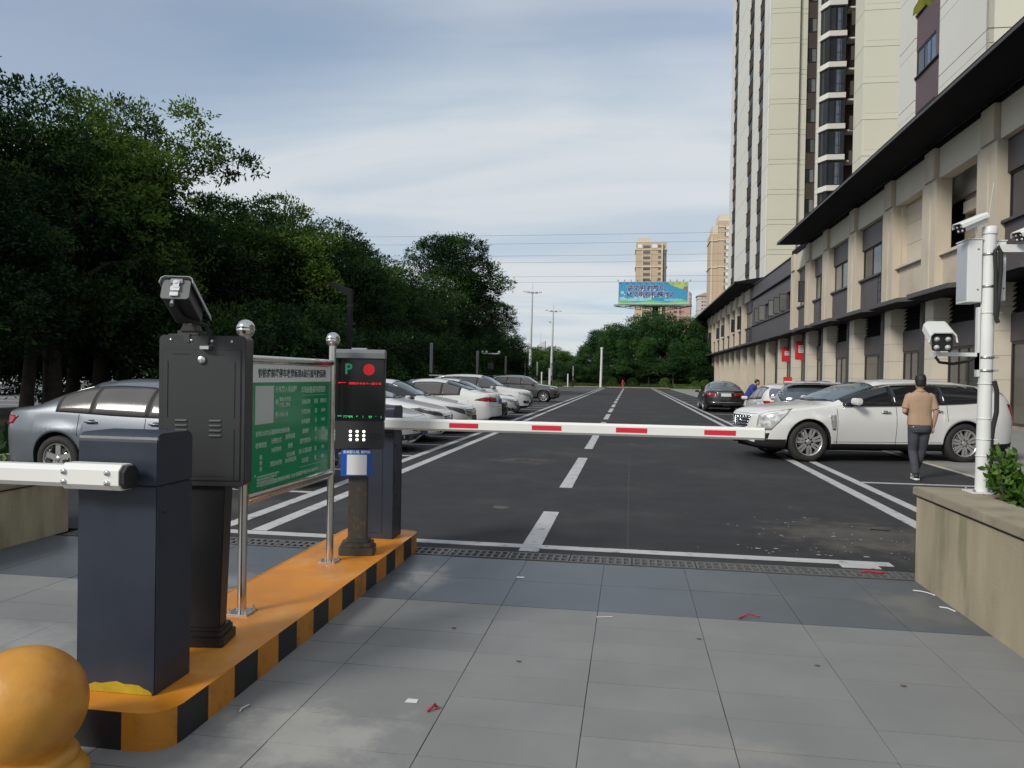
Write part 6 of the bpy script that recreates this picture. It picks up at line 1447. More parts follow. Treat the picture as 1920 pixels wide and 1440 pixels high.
    if rr_.get('chrome'):
        for (z,w2) in rr_['chrome']: strip('chrome_trim',[Rp(w2*(-1+i/4),z) for i in range(9)],0.02,m_chrome,0.008)
    strip('boot_seam',[Rp(W*0.36*(-1+i/4),rr_.get('seam',0.62)) for i in range(9)],0.008,m_seam,0.0018)
    strip('bonnet_seam',[Fp(W*0.33*(-1+i/4),f.get('seam',0.74)) for i in range(9)],0.008,m_seam,0.0018)
    # wheels
    tyre,rim=build_wheel(P['r'],P['r']*P.get('rimf',0.70),P.get('tw',0.22),P.get('style',(10,0.018,0)))
    for xw in (xf,xr):
        for s in (1,-1):
            wl=obj('wheel',tyre,t,(cx_-xw,s*(W/2-P.get('tw',0.22)/2-0.012),P['r']),math.pi if s>0 else 0)
            rm_=obj('rim',rim,wl)
    return t
# ---- body styles
SEDAN=dict(L=4.45,W=1.74,sill=0.17,r=0.305,ra=0.355,xf=0.86,xr=3.42,rf=0.80,rr=0.62,
 top=[(0,0.50),(0.05,0.625),(0.16,0.70),(0.5,0.80),(0.95,0.885),(1.20,0.93),(1.55,1.10),(1.95,1.285),(2.3,1.355),(2.7,1.365),(3.1,1.32),(3.5,1.185),(3.85,1.025),(4.05,0.985),(4.30,0.955),(4.38,0.88),(4.43,0.70),(4.45,0.55)],
 belt=[(0,0.46),(0.05,0.58),(0.3,0.70),(0.95,0.80),(1.3,0.845),(2.5,0.875),(3.6,0.915),(4.1,0.90),(4.35,0.83),(4.45,0.52)],
 bot=[(0,0.30),(0.1,0.19),(0.5,0.17),(3.9,0.17),(4.3,0.22),(4.45,0.32)],
 glass=[1.42,2.15,2.95,3.42],seams=[(1.30,0.30,0.83),(2.17,0.24,0.86),(3.05,0.55,0.89)],handles=[(2.03,0.765),(2.90,0.785)],mirror=(1.50,0.90),
 ws=(1.22,2.02),rg=('top',3.88,3.12),
 front=dict(grille=(0.42,0.44,0.50,0.60),bars=4,intake=(0.55,0.22,0.35),lamp=([('F',0.48,0.585),('F',0.66,0.60),('S',0.42,0.66)],[('F',0.50,0.645),('F',0.66,0.68),('S',0.55,0.735)]),fog=(0.62,0.33),pz=0.40,seam=0.67),
 rear=dict(lamp=([('R',0.42,0.72),('R',0.66,0.72),('S',4.12,0.75)],[('R',0.40,0.83),('R',0.66,0.86),('S',4.02,0.855)]),pz=0.74,seam=0.60))
import copy as _cp
def var(base,**k):
    d=_cp.copy(base); 
    for a,b in k.items(): d[a]=b
    return d
SUVC=dict(L=4.35,W=1.76,sill=0.22,r=0.335,ra=0.385,xf=0.83,xr=3.38,rf=0.70,rr=0.5,sq=3.2,lean=0.33,clad=0.33,
 top=[(0,0.60),(0.04,0.76),(0.12,0.86),(0.4,0.94),(0.9,1.00),(1.15,1.04),(1.5,1.24),(1.85,1.43),(2.2,1.51),(2.8,1.53),(3.4,1.50),(3.9,1.42),(4.1,1.30),(4.22,1.10),(4.30,0.95),(4.34,0.75),(4.35,0.6)],
 belt=[(0,0.56),(0.04,0.70),(0.3,0.83),(0.95,0.92),(1.3,0.955),(2.5,0.985),(3.6,1.03),(4.05,1.05),(4.3,0.90),(4.35,0.58)],
 bot=[(0,0.34),(0.1,0.25),(0.5,0.22),(3.8,0.22),(4.2,0.27),(4.35,0.38)],
 glass=[1.40,2.15,2.95,3.60],seams=[(1.28,0.36,0.93),(2.17,0.32,0.97),(3.05,0.6,1.0)],handles=[(2.03,0.875),(2.90,0.895)],mirror=(1.48,1.02),rails=(1.95,3.7),
 ws=(1.18,1.98),rg=('rear',1.08,1.36),spoiler=(3.98,1.475),
 front=dict(grille=(0.42,0.56,0.47,0.74),bars=4,intake=(0.5,0.30,0.44),lamp=([('F',0.50,0.68),('F',0.66,0.70),('S',0.40,0.76)],[('F',0.50,0.77),('F',0.66,0.80),('S',0.52,0.855)]),fog=(0.62,0.45),pz=0.48,seam=0.81),
 rear=dict(lamp=([('R',0.50,0.80),('R',0.68,0.82),('S',4.10,0.86)],[('R',0.50,0.94),('R',0.68,0.97),('S',4.00,0.97)]),pz=0.68,seam=0.52))
# ---- the big white crossover
SRX=dict(L=5.26,W=1.86,sill=0.245,r=0.372,ra=0.425,xf=0.985,xr=4.02,rf=0.72,rr=0.62,sq=3.0,lean=0.36,clad=0.36,
 top=[(0,0.60),(0.04,0.82),(0.10,0.90),(0.45,0.985),(1.0,1.055),(1.35,1.10),(1.80,1.30),(2.25,1.465),(2.6,1.535),(3.2,1.56),(3.9,1.54),(4.6,1.455),(4.92,1.40),(5.04,1.22),(5.15,1.00),(5.22,0.75),(5.26,0.6)],
 belt=[(0,0.56),(0.04,0.76),(0.3,0.86),(1.0,0.965),(1.6,1.015),(2.8,1.05),(3.9,1.10),(4.6,1.14),(5.05,1.04),(5.2,0.80),(5.26,0.58)],
 bot=[(0,0.33),(0.08,0.27),(0.35,0.25),(0.6,0.245),(4.5,0.245),(4.95,0.27),(5.26,0.40)],
 glass=[1.68,2.62,3.58,4.36],gfrac=0.80,seams=[(1.52,0.34,1.0),(2.66,0.32,1.04),(3.66,0.78,1.08)],slope=0.0,handles=[(2.45,0.935),(3.47,0.965)],mirror=(1.82,1.13),msc=1.0,handlem=m_chrome,chrome_dlo=True,
 ws=(1.38,2.33),rg=('rear',1.14,1.34),rails=(2.45,4.2),vent=1.40,style=(7,0.020,0.034),rimf=0.705,tw=0.245,gmat=m_cglass,
 front=dict(grille=(0.34,0.60,0.46,0.815),bars=4,mesh=True,intake=(0.60,0.375,0.43),lamp=([('F',0.60,0.57),('F',0.74,0.57),('S',0.30,0.575)],[('F',0.62,0.84),('S',0.42,0.93),('S',0.70,0.975)]),fog=(0.66,0.46),pz=0.49,seam=0.86),
 rear=dict(lamp=([('R',0.70,0.72),('S',5.08,0.72)],[('R',0.72,1.10),('S',4.88,1.12)]),pz=0.85,seam=0.6))
a=R(180+13.5); L_=SRX['L']
# near-side front wheel contact at (3.28,14.87)
hx,hy=math.cos(a),math.sin(a); lx,ly=-hy,hx      # left side of the car (local +y)
# local front near-side wheel: car heading -X, camera side is its left
xl,yl=L_/2-SRX['xf'],SRX['W']/2-0.05
ox=3.28-(xl*hx+yl*lx); oy=14.95-(xl*hy+yl*ly)
build_car('white_crossover','large white crossover with dark tinted windows parked across the lane edge behind the man',c_white,SRX,(ox,oy,0),a)
# ---- silver sedan behind the left wall
SIL=var(SEDAN,L=4.45,style=(5,0.034,0),gmat=m_sideg,rimf=0.68,seams=[(1.30,0.30,0.83),(2.17,0.24,0.86),(3.12,0.62,0.90)],handles=[(2.02,0.79),(2.93,0.80)])
build_car('silver_sedan','silver blue sedan side-on behind the low wall at the left',c_silver,SIL,(-7.4-0.75+1.95,9.15+0.80,0),0.0)
# ---- left row of white cars (noses towards the lane)
def left(P,y,xn,label,paint,name='white_car',rear=False,dz=0,yaw=0):
    L=P['L']
    return build_car(name,label,paint,P,(xn-L/2,y,0),(math.pi if rear else 0)+R(yaw),'white cars parked along the left' if 'white' in name else None)
FA=var(SEDAN,front=dict(grille=(0.50,0.40,0.54,0.585),bars=3,intake=(0.60,0.20,0.36),lamp=([('F',0.50,0.585),('F',0.66,0.60),('S',0.50,0.665)],[('F',0.52,0.62),('F',0.66,0.665),('S',0.62,0.72)]),fog=(0.66,0.30),pz=0.38,seam=0.67,lampm=m_hlampd),gmat=m_cglass,chrome_dlo=True)
left(FA,14.75,-3.98,'white sedan nearest behind the display, sharp black grille',c_white2)
FB=var(SEDAN,front=dict(grille=(0.36,0.46,0.42,0.58),bars=3,intake=(0.60,0.22,0.38),lamp=([('F',0.46,0.575),('F',0.66,0.60),('S',0.46,0.66)],[('F',0.46,0.635),('F',0.66,0.69),('S',0.72,0.755)]),fog=(0.64,0.32),pz=0.40,seam=0.68,lampm=m_hlampd),chrome_dlo=True,gmat=m_cglass)
left(FB,17.1,-4.0,'white sedan with slim dark swept-back headlight, second in the left row',c_white)
left(var(SEDAN,chrome_dlo=True,front=dict(grille=(0.52,0.44,0.60,0.62),bars=5,intake=(0.55,0.22,0.34),lamp=([('F',0.56,0.50),('F',0.70,0.54),('S',0.46,0.62)],[('F',0.58,0.62),('F',0.70,0.66),('S',0.60,0.705)]),fog=(0.62,0.33),pz=0.38,seam=0.67,lampm=m_hlampd)),19.7,-3.98,'white sedan with wide barred chrome grille, third in the left row',c_white2)
left(var(SEDAN,L=4.6,chrome_dlo=True,gmat=m_sideg,glass=[1.42,2.15,3.0,3.50],rear=dict(lamp=([('R',0.40,0.74),('R',0.66,0.74),('S',4.22,0.765)],[('R',0.40,0.83),('R',0.66,0.86),('S',4.06,0.80)]),lampd=([('R',0.38,0.72),('S',4.30,0.745),('S',3.98,0.775)],[('R',0.38,0.85),('S',4.30,0.875),('S',4.0,0.80)]),pz=0.74,seam=0.60),
  top=[(0,0.50),(0.05,0.625),(0.16,0.70),(0.5,0.80),(0.95,0.885),(1.20,0.93),(1.55,1.10),(1.95,1.285),(2.3,1.365),(2.7,1.375),(3.1,1.32),(3.55,1.185),(4.0,1.03),(4.2,0.995),(4.47,0.99),(4.53,0.90),(4.58,0.70),(4.60,0.55)]),22.3,-3.72,'white sedan parked nose-in, showing its dark red tail lamp',c_white,rear=True)
left(var(SEDAN,front=dict(grille=(0.50,0.34,0.54,0.62),bars=2,barm=m_blk,intake=(0.60,0.20,0.32),lamp=([('F',0.50,0.60),('F',0.66,0.62),('S',0.42,0.66)],[('F',0.52,0.66),('F',0.66,0.69),('S',0.52,0.735)]),pz=0.40,seam=0.69)),24.7,-3.92,'black sedan front just showing between two white cars',c_black,name='black_sedan')
left(var(SEDAN,chrome_dlo=True),27.1,-3.90,'white sedan low in front of the white crossover in the left row',c_white)
left(var(SUVC,chrome_dlo=True,style=(5,0.03,0),gmat=m_sideg),31.2,-3.92,'tall white crossover with roof rails and open-eyed headlights in the left row',c_white)
build_car('grey_crossover','dark grey crossover farthest in the left row, with bright multi-spoke wheels',c_grey,var(SUVC,L=4.5,style=(10,0.020,0),gmat=m_sideg,railm=m_alloy),(-4.02-2.25,44.6,0),0.0)
# ---- right side
BLK=var(SEDAN,L=4.7,W=1.82,r=0.32,gmat=m_cglass,rgm=m_wshield,rear=dict(lamp=([('R',0.40,0.74),('R',0.68,0.74),('S',4.35,0.77)],[('R',0.36,0.845),('R',0.68,0.87),('S',4.25,0.86)]),pz=0.79,pm=m_plate,seam=0.60,chrome=((0.885,0.42),(0.45,0.70),(0.27,0.45)),pipe=0.58),
  top=[(0,0.50),(0.05,0.625),(0.16,0.70),(0.5,0.80),(0.95,0.885),(1.20,0.93),(1.55,1.10),(1.95,1.31),(2.3,1.39),(2.8,1.41),(3.2,1.36),(3.65,1.22),(4.05,1.06),(4.25,1.025),(4.55,1.00),(4.62,0.93),(4.68,0.72),(4.70,0.55)],rg=('top',4.08,3.28),ra=0.37)
build_car('black_sedan','glossy black sedan seen from behind with a white number plate',c_black,BLK,(4.28,38.1,0),R(90))
HAT=var(SUVC,L=4.2,W=1.70,clad=0,sill=0.18,r=0.30,ra=0.345,top=[(x,z-0.135 if z>0.9 else z-0.08) for x,z in SUVC['top'] if x<4.15]+[(4.19,0.70),(4.2,0.55)],belt=[(x,z-0.115) for x,z in SUVC['belt'] if x<4.1]+[(4.15,0.80),(4.2,0.50)],bot=[(0,0.3),(0.1,0.2),(0.5,0.18),(3.8,0.18),(4.2,0.3)],
  seams=[(1.28,0.30,0.82),(2.17,0.26,0.86),(3.05,0.6,0.88)],handles=[(2.03,0.77),(2.90,0.79)],mirror=(1.48,0.90),rails=None,spoiler=None,gmat=m_sideg,rg=('rear',0.96,1.24),rgm=mat('violet_glass',(0.12,0.11,0.17),rough=0.1,spec=0.8),
  front=var(SUVC['front'],grille=(0.42,0.42,0.47,0.58),lamp=([('F',0.50,0.56),('F',0.64,0.58),('S',0.40,0.64)],[('F',0.50,0.65),('F',0.64,0.68),('S',0.52,0.74)]),seam=0.68,pz=0.38,fog=None,intake=(0.5,0.24,0.34)),
  rear=dict(lamp=([('R',0.50,0.70),('R',0.68,0.71),('S',3.98,0.76)],[('R',0.46,0.86),('R',0.68,0.88),('S',3.86,0.87)]),pz=0.60,seam=0.48))
build_car('white_hatchback','white hatchback with red tail lamp behind the crossover bonnet, right of the black sedan',c_white,HAT,(4.72,25.9,0),R(91))
SW=var(SUVC,L=4.3,W=1.80,rgm=mat('teal_glass',(0.055,0.075,0.09),rough=0.06,var=0.4,vscale=2,spec=0.9),rg=('rear',1.02,1.40),top=[(x,z*0.985) for x,z in SUVC['top'] if x<4.25]+[(4.28,0.72),(4.3,0.58)],belt=[(x,z-0.03) for x,z in SUVC['belt'] if x<4.2]+[(4.25,0.86),(4.3,0.55)],spoiler=(4.0,1.47))
build_car('silver_crossover','light silver crossover seen from behind, large rear window over the white bonnet',c_lsil,SW,(4.62,20.55,0),R(76))
# ---- cars beyond the trees at the left
build_car('white_car','white car glimpsed between the tree trunks at the far left',c_white,SEDAN,(-34.0,37.5,0),R(-55),'cars beyond the tree trunks')
build_car('white_car','white car half hidden by leaves between the trunks, right of the other one',c_white2,SUVC,(-28.0,36.2,0),R(-70),'cars beyond the tree trunks')

# ------------------------------------------------------------ people
def capsule_chain(mb,pts,rads,n=12):
    mb.tube(pts,rads,n)
    mb.sphere(pts[0],rads[0],n); mb.sphere(pts[-1],rads[-1],n)
def loft(mb,secs,n=20,cap=True):
    """secs: (cx,cy,z,rx,ry,power)"""
    vs=[]
    for (cx_,cy_,z,rx,ry,pw) in secs:
        for k in range(n):
            t=2*math.pi*k/n; c_,s_=math.cos(t),math.sin(t)
            vs.append((cx_+rx*math.copysign(abs(c_)**(2/pw),c_),cy_+ry*math.copysign(abs(s_)**(2/pw),s_),z))
    fs=[(i*n+k,i*n+(k+1)%n,(i+1)*n+(k+1)%n,(i+1)*n+k) for i in range(len(secs)-1) for k in range(n)]
    if cap: fs+=[tuple(range(n))[::-1],tuple(range((len(secs)-1)*n,len(secs)*n))]
    mb.add(vs,fs,0,True)
def remeshed(mb,name,m,parent,vox=0.010,smooth=2,loc=(0,0,0)):
    o_=B(mb,name,m,parent,loc=loc)
    r_=o_.modifiers.new('remesh','REMESH'); r_.mode='VOXEL'; r_.voxel_size=vox; r_.use_smooth_shade=True
    s_=o_.modifiers.new('smooth','SMOOTH'); s_.factor=0.5; s_.iterations=smooth
    return o_
# walking man seen from behind (faces +Y), 1.60 tall in this frame's scale
H=1.615; s=H/1.72
def sp(*p): return tuple(v*s for v in p)
man=thing('person','man in a tan polo shirt and slate trousers walking away beside the white crossover','person',(4.42,12.72,0),R(-4))
hipz=0.90; 
LA=dict(hip=(-0.085,0,0.88),knee=(-0.075,0.07,0.47),ank=(-0.045,-0.02,0.085))     # left leg bearing weight, a little forward
RA=dict(hip=(0.085,0,0.88),knee=(0.075,0.11,0.49),ank=(0.015,0.20,0.16))
b=MB()
loft(b,[tuple([*sp(0,0.00,0.86),0.150*s,0.105*s,2.3]),tuple([*sp(0,0,0.98),0.148*s,0.10*s,2.3]),tuple([*sp(0,0,1.12),0.140*s,0.098*s,2.3]),tuple([*sp(0,0,1.28),0.165*s,0.105*s,2.4]),tuple([*sp(0,-0.005,1.39),0.165*s,0.095*s,2.3]),tuple([*sp(0,-0.005,1.44),0.10*s,0.07*s,2.1]),tuple([*sp(0,0,1.47),0.055*s,0.055*s,2])])
capsule_chain(b,[sp(0,-0.005,1.42),sp(0,0.005,1.53)],[0.056*s,0.052*s])
# head
for (z,rx,ry,cy) in (): pass
hd=[( 1.485,0.030,0.035,0.03),(1.50,0.052,0.062,0.018),(1.53,0.066,0.080,0.012),(1.565,0.073,0.090,0.006),(1.60,0.076,0.095,0.0),(1.64,0.076,0.096,-0.002),(1.675,0.070,0.088,-0.002),(1.70,0.054,0.066,0.0),(1.715,0.025,0.03,0.0)]
loft(b,[tuple([*sp(0,cy,z),rx*s,ry*s,2.1]) for z,rx,ry,cy in hd])
for sg in (-1,1): b.sphere(sp(sg*0.078,0.0,1.585),0.016*s,10,0,1.8)      # ears
b.sphere(sp(0,0.100,1.575),0.014*s,8,0,1.4); b.sphere(sp(0,0.088,1.535),0.018*s,8,0,0.5)
for l_ in (LA,RA):
    capsule_chain(b,[sp(*l_['hip']),sp(*l_['knee'])],[0.080*s,0.052*s]); capsule_chain(b,[sp(*l_['knee']),sp(*l_['ank'])],[0.052*s,0.035*s])
arms=[((-0.165,-0.005,1.375),(-0.235,-0.03,1.12),(-0.165,0.13,1.08)),((0.165,-0.005,1.375),(0.232,-0.05,1.11),(0.205,0.0,0.87))]
for (sh,el,wr_) in arms:
    capsule_chain(b,[sp(*sh),sp(*el)],[0.048*s,0.040*s]); capsule_chain(b,[sp(*el),sp(*[(e+w2)/2 for e,w2 in zip(el,wr_)]),sp(*wr_)],[0.040*s,0.036*s,0.025*s])
# hands with fingers
def hand(b,wr_,d,side,curl):
    w0=Vector(sp(*wr_)); d=Vector(d).normalized(); sd=Vector(side).normalized(); nn=d.cross(sd)
    capsule_chain(b,[tuple(w0),tuple(w0+d*0.045*s),tuple(w0+d*0.08*s)],[0.022*s,0.030*s,0.026*s],10)
    for k,ln in enumerate((0.062,0.070,0.066,0.052)):
        p0=w0+d*0.078*s+sd*(k-1.5)*0.017*s; p1=p0+(d*0.8+nn*curl)*ln*0.5*s; p2=p1+(d*0.35+nn*curl*1.5)*ln*0.45*s
        capsule_chain(b,[tuple(p0),tuple(p1),tuple(p2)],[0.0090*s,0.0085*s,0.0070*s],8)
    p0=w0+d*0.03*s-sd*0.028*s; p1=p0+(d*0.7-sd*0.6)*0.03*s; p2=p1+(d*0.9-sd*0.1+nn*0.4)*0.028*s
    capsule_chain(b,[tuple(p0),tuple(p1),tuple(p2)],[0.0125*s,0.0105*s,0.0085*s],8)
hand(b,arms[1][2],(-0.15,0.05,-1),(0,1,0.0),-0.45); hand(b,arms[0][2],(0.5,0.8,0.15),(0,-0.2,1),0.4)
remeshed(b,'body',m_skin,man,0.0085,1)
# hair
b=MB(); loft(b,[tuple([*sp(0,-0.030,1.535),0.060*s,0.058*s,2.3]),tuple([*sp(0,-0.024,1.56),0.074*s,0.074*s,2.2]),tuple([*sp(0,-0.014,1.60),0.081*s,0.088*s,2.2]),tuple([*sp(0,-0.010,1.65),0.084*s,0.097*s,2.2]),tuple([*sp(0,-0.004,1.70),0.078*s,0.086*s,2.3]),tuple([*sp(0.004,-0.002,1.735),0.055*s,0.060*s,2.2]),tuple([*sp(0,0,1.742),0.02*s,0.02*s,2])])
remeshed(b,'hair',m_hair,man,0.009,2)
# polo shirt
b=MB(); loft(b,[tuple([*sp(0.0,0,0.895),0.186*s,0.130*s,2.6]),tuple([*sp(0,0,0.96),0.184*s,0.128*s,2.6]),tuple([*sp(0,0,1.08),0.176*s,0.122*s,2.5]),tuple([*sp(0,0,1.22),0.186*s,0.126*s,2.5]),tuple([*sp(0,0,1.32),0.196*s,0.124*s,2.5]),tuple([*sp(0,0,1.385),0.190*s,0.112*s,2.4]),tuple([*sp(0,0,1.43),0.125*s,0.088*s,2.2]),tuple([*sp(0,0,1.46),0.075*s,0.068*s,2.1])])
for (sh,el,wr_) in arms:
    m_=tuple(a_+(b2-a_)*0.82 for a_,b2 in zip(sh,el)); b.tube([sp(sh[0]*0.85,sh[1],sh[2]+0.005),sp(*sh),sp(*m_)],[0.060*s,0.064*s,0.064*s],16)
remeshed(b,'polo_shirt',m_tan,man,0.010,3)
b=MB(); b.tube([sp(0.062,0.02,1.462),sp(0.05,-0.055,1.458),sp(0,-0.078,1.455),sp(-0.05,-0.055,1.458),sp(-0.062,0.02,1.462)],0.016*s,8); B(b,'collar',m_tan,man)
# trousers
b=MB(); loft(b,[tuple([*sp(0,0,0.99),0.155*s,0.115*s,2.4]),tuple([*sp(0,0,0.92),0.168*s,0.122*s,2.4]),tuple([*sp(0,-0.008,0.84),0.172*s,0.126*s,2.5]),tuple([*sp(0,-0.004,0.78),0.150*s,0.11*s,2.5])])
for l_ in (LA,RA):
    k_=l_['knee']; a_=l_['ank']; m2=tuple((u+v)/2 for u,v in zip(k_,a_)); h_=l_['hip']; mh=tuple((u+v)/2 for u,v in zip(h_,k_))
    b.tube([sp(*h_),sp(mh[0],mh[1]-0.008,mh[2]),sp(*k_),sp(m2[0],m2[1]-0.012,m2[2]),sp(a_[0],a_[1],a_[2]+0.02)],[0.094*s,0.086*s,0.070*s,0.066*s,0.060*s],16)
remeshed(b,'trousers',m_trous,man,0.010,3)
B(MB().box(-0.135*s,-0.120*s,-0.140*s,-0.134*s,0.872*s,0.885*s),'belt_tag',m_wprint,man)
# shoes: left planted, right toe pushing off
def shoe(ank,pitch,nm='shoe'):
    b=MB(); n=14
    secs=[(-0.085,0.030,0.0,0.075),(-0.055,0.040,0.0,0.085),(0.0,0.042,0.0,0.078),(0.06,0.048,0.0,0.055),(0.12,0.046,0.002,0.042),(0.165,0.030,0.008,0.030)]
    vs=[]
    for (y,hw,zb_,zt_) in secs:
        for k in range(n): t=2*math.pi*k/n; vs.append((hw*math.cos(t),y,(zb_+zt_)/2+(zt_-zb_)/2*math.sin(t)))
    fs=[(i*n+k,i*n+(k+1)%n,(i+1)*n+(k+1)%n,(i+1)*n+k) for i in range(len(secs)-1) for k in range(n)]+[tuple(range(n))[::-1],tuple(range((len(secs)-1)*n,len(secs)*n))]
    b.add(vs,fs,0,True); me=b.mesh(nm,m_blk)
    Mt=Matrix.Translation(Vector(sp(*ank))-Vector((0,0,0.075*s)))@Matrix.Rotation(R(pitch),4,'X')@Matrix.Scale(s*1.05,4); me.transform(Mt); o_=obj(nm,me,man)
    b=MB(); pts=[(0.038,-0.08),(0.046,-0.03),(0.046,0.05),(0.050,0.10),(0.036,0.165),(0,0.185),(-0.036,0.165),(-0.050,0.10),(-0.046,0.05),(-0.046,-0.03),(-0.038,-0.08),(0,-0.098)]
    b.prism(pts,-0.012,0.016); me=b.mesh('sole',m_wprint,bevel=0.003); me.transform(Mt); obj('sole',me,o_)
    b=MB(); b.tube([(0.044,-0.05,0.045),(0.047,0.0,0.030),(0.046,0.05,0.040)],0.006,5); b.tube([(-0.044,-0.05,0.045),(-0.047,0.0,0.030),(-0.046,0.05,0.040)],0.006,5); me=b.mesh('side_stripe',m_wprint); me.transform(Mt); obj('side_stripe',me,o_)
shoe((-0.045,-0.02,0.095),0); shoe((0.015,0.20,0.165),-22)
# person in blue leaning by the white hatchback
pb_=thing('person','person in a blue shirt bending over beside the white hatchback','person',(4.22,28.9,0),R(-30)); s=0.93
b=MB()
capsule_chain(b,[sp(0,0,0.92),sp(0.10,0,1.12),sp(0.20,0,1.28)],[0.15*s,0.15*s,0.15*s]); capsule_chain(b,[sp(0.24,0,1.36),sp(0.32,0,1.44)],[0.055*s,0.05*s])
b.sphere(sp(0.37,0,1.50),0.098*s,14,0,1.15)
for sg in (-1,1):
    capsule_chain(b,[sp(0,sg*0.09,0.90),sp(0.03,sg*0.09,0.48),sp(-0.02,sg*0.09,0.09)],[0.085*s,0.055*s,0.04*s])
    capsule_chain(b,[sp(0.22,sg*0.18,1.28),sp(0.30,sg*0.21,1.05),sp(0.46,sg*0.13,1.10)],[0.048*s,0.040*s,0.028*s])
    for k in range(4): capsule_chain(b,[sp(0.48,sg*(0.11+k*0.016),1.10),sp(0.53,sg*(0.11+k*0.016),1.085)],[0.010*s,0.008*s],6)
    capsule_chain(b,[sp(0.46,sg*0.10,1.10),sp(0.49,sg*0.09,1.12)],[0.012*s,0.009*s],6)
remeshed(b,'body',m_skin,pb_,0.013,1)
b=MB(); capsule_chain(b,[sp(-0.02,0,0.90),sp(0.10,0,1.12),sp(0.20,0,1.29)],[0.175*s,0.172*s,0.165*s])
for sg in (-1,1): b.tube([sp(0.18,sg*0.12,1.28),sp(0.22,sg*0.18,1.28),sp(0.28,sg*0.205,1.10)],[0.07*s,0.068*s,0.06*s],12)
remeshed(b,'shirt',m_bshirt,pb_,0.014,2)
b=MB(); b.sphere(sp(0.355,0,1.535),0.105*s,14,0,0.95); remeshed(b,'hair',m_hair,pb_,0.014,2)
b=MB(); capsule_chain(b,[sp(0,0,0.85),sp(0,0,0.95)],[0.15*s,0.15*s])
for sg in (-1,1): b.tube([sp(0,sg*0.09,0.90),sp(0.03,sg*0.09,0.48),sp(-0.02,sg*0.09,0.08)],[0.10*s,0.075*s,0.065*s],12)
remeshed(b,'trousers',m_trous,pb_,0.014,2)
for sg in (-1,1): B(MB().rbox(-0.10,0.17,sg*0.085-0.045,sg*0.085+0.045,0.0,0.08,0.03,'z'),'shoe',m_blk,pb_,bevel=0.02)
# ------------------------------------------------------------ trees
tree_proto('A',9.6,4.0,5.3,'round',m_leafA,2900,17,0.15,0.155,0.07,1,0.22)
tree_proto('F',9.6,3.8,5.3,'round',m_leafA,2900,17,0.15,0.155,0.07,11,0.22)
tree_proto('B',8.6,3.7,4.6,'round',m_leafB,2600,16,0.15,0.155,0.07,2,0.2)
tree_proto('C',8.8,3.6,4.9,'round',m_leafA,2600,16,0.16,0.165,0.075,3,0.2)
tree_proto('T',10.6,4.2,6.0,'tiered',m_leafB,2800,16,0.18,0.19,0.085,4,0.2,inner=0.12)
tree_proto('D',9.0,3.6,5.0,'round',m_leafC,1300,12,0.26,0.28,0.12,6,0.18)
tree_proto('E',8.5,3.3,4.8,'round',m_leafD,1400,12,0.26,0.28,0.11,7,0.16)
tree_proto('P',10.0,3.2,5.0,'pine',m_leafD,1300,13,0.24,0.28,0.09,8,0.16,inner=0.4)
tree_proto('S',3.4,2.6,1.6,'round',m_leafB,900,12,0.16,0.17,0.08,9,0.06,inner=0.35)
G1='trees in the dense row along the left of the parking lot'
L1=[('A',-15.6,12.2,1.0,1.0,'dark leafy tree at the left edge reaching highest into the sky'),
 ('C',-20.5,16.5,1.1,1.15,'tall dark tree behind the others in the top left corner'),
 ('A',-14.9,18.2,0.95,0.98,'lighter green broad crown above the silver sedan'),
 ('B',-14.2,14.6,0.80,0.85,'low dark tree directly behind the silver sedan roof'),
 ('F',-16.0,21.4,0.92,1.10,'tall crown above the plate camera with a spray leaning right'),
 ('C',-15.9,27.0,1.0,0.92,'dark crown filling the dip right of the plate camera'),
 ('C',-14.8,31.0,1.0,1.02,'dark tree behind the tariff board'),
 ('B',-14.4,37.2,1.05,1.0,'dark dense crown left of the tall black street lamp'),
 ('A',-15.0,44.0,1.0,0.88,'dark crown sloping down behind the parking display'),
 ('B',-14.0,50.5,1.0,0.95,'lower dark green crown between the slope and the tiered tree'),
 ('T',-13.6,57.5,1.06,1.02,'large tree with layered horizontal sprays standing clear against the sky'),
 ('T',-12.9,68.5,0.86,0.86,'second layered tree on the right shoulder of the large one'),
 ('B',-14.8,78.0,0.9,0.85,'darker tree where the left row falls towards the masts'),
 ('B',-16.0,88.0,0.85,0.80,'small dark tree at the end of the left row')]
for i,(k,x,y,s_,sz,l_) in enumerate(L1): place_tree(k,x,y,l_,G1,rot=(0.35 if k=='F' else i*1.37+0.4),s=s_,sz=sz)
# lower second storey behind, filling the dark wall of foliage
FL2=[(-17.0,21.5),(-18.5,29),(-17.5,36),(-18,43),(-17.5,50),(-17.5,57),(-16.5,64.5),(-17.5,72)]
for i,(x,y) in enumerate(FL2): place_tree('BC'[i%2],x,y,'dark tree standing in the second row behind the front crowns','trees in the second row behind the front crowns',rot=i*2.1,s=0.92,sz=0.9)
SH=[(-13.2,9.9),(-12.4,12.6)] 
for i,(x,y) in enumerate([(-21.5,21.5),(-20.5,24.5),(-18.5,24.8),(-12.4,20.5),(-12.0,24.5),(-12.2,28.5),(-12.0,32.8),(-12.1,37),(-12.0,41.5),(-12.1,46),(-12,50.5),(-12.2,55),(-12,60),(-12.2,65.5),(-12,71),(-12.5,77),(-12.6,84)]):
    place_tree('S',x,y,'dark undergrowth bush below the left tree row','undergrowth bushes below the left tree row',rot=i*1.1,s=1.0+0.1*(i%3),sz=1.0,cat='bush',name='undergrowth_bush')
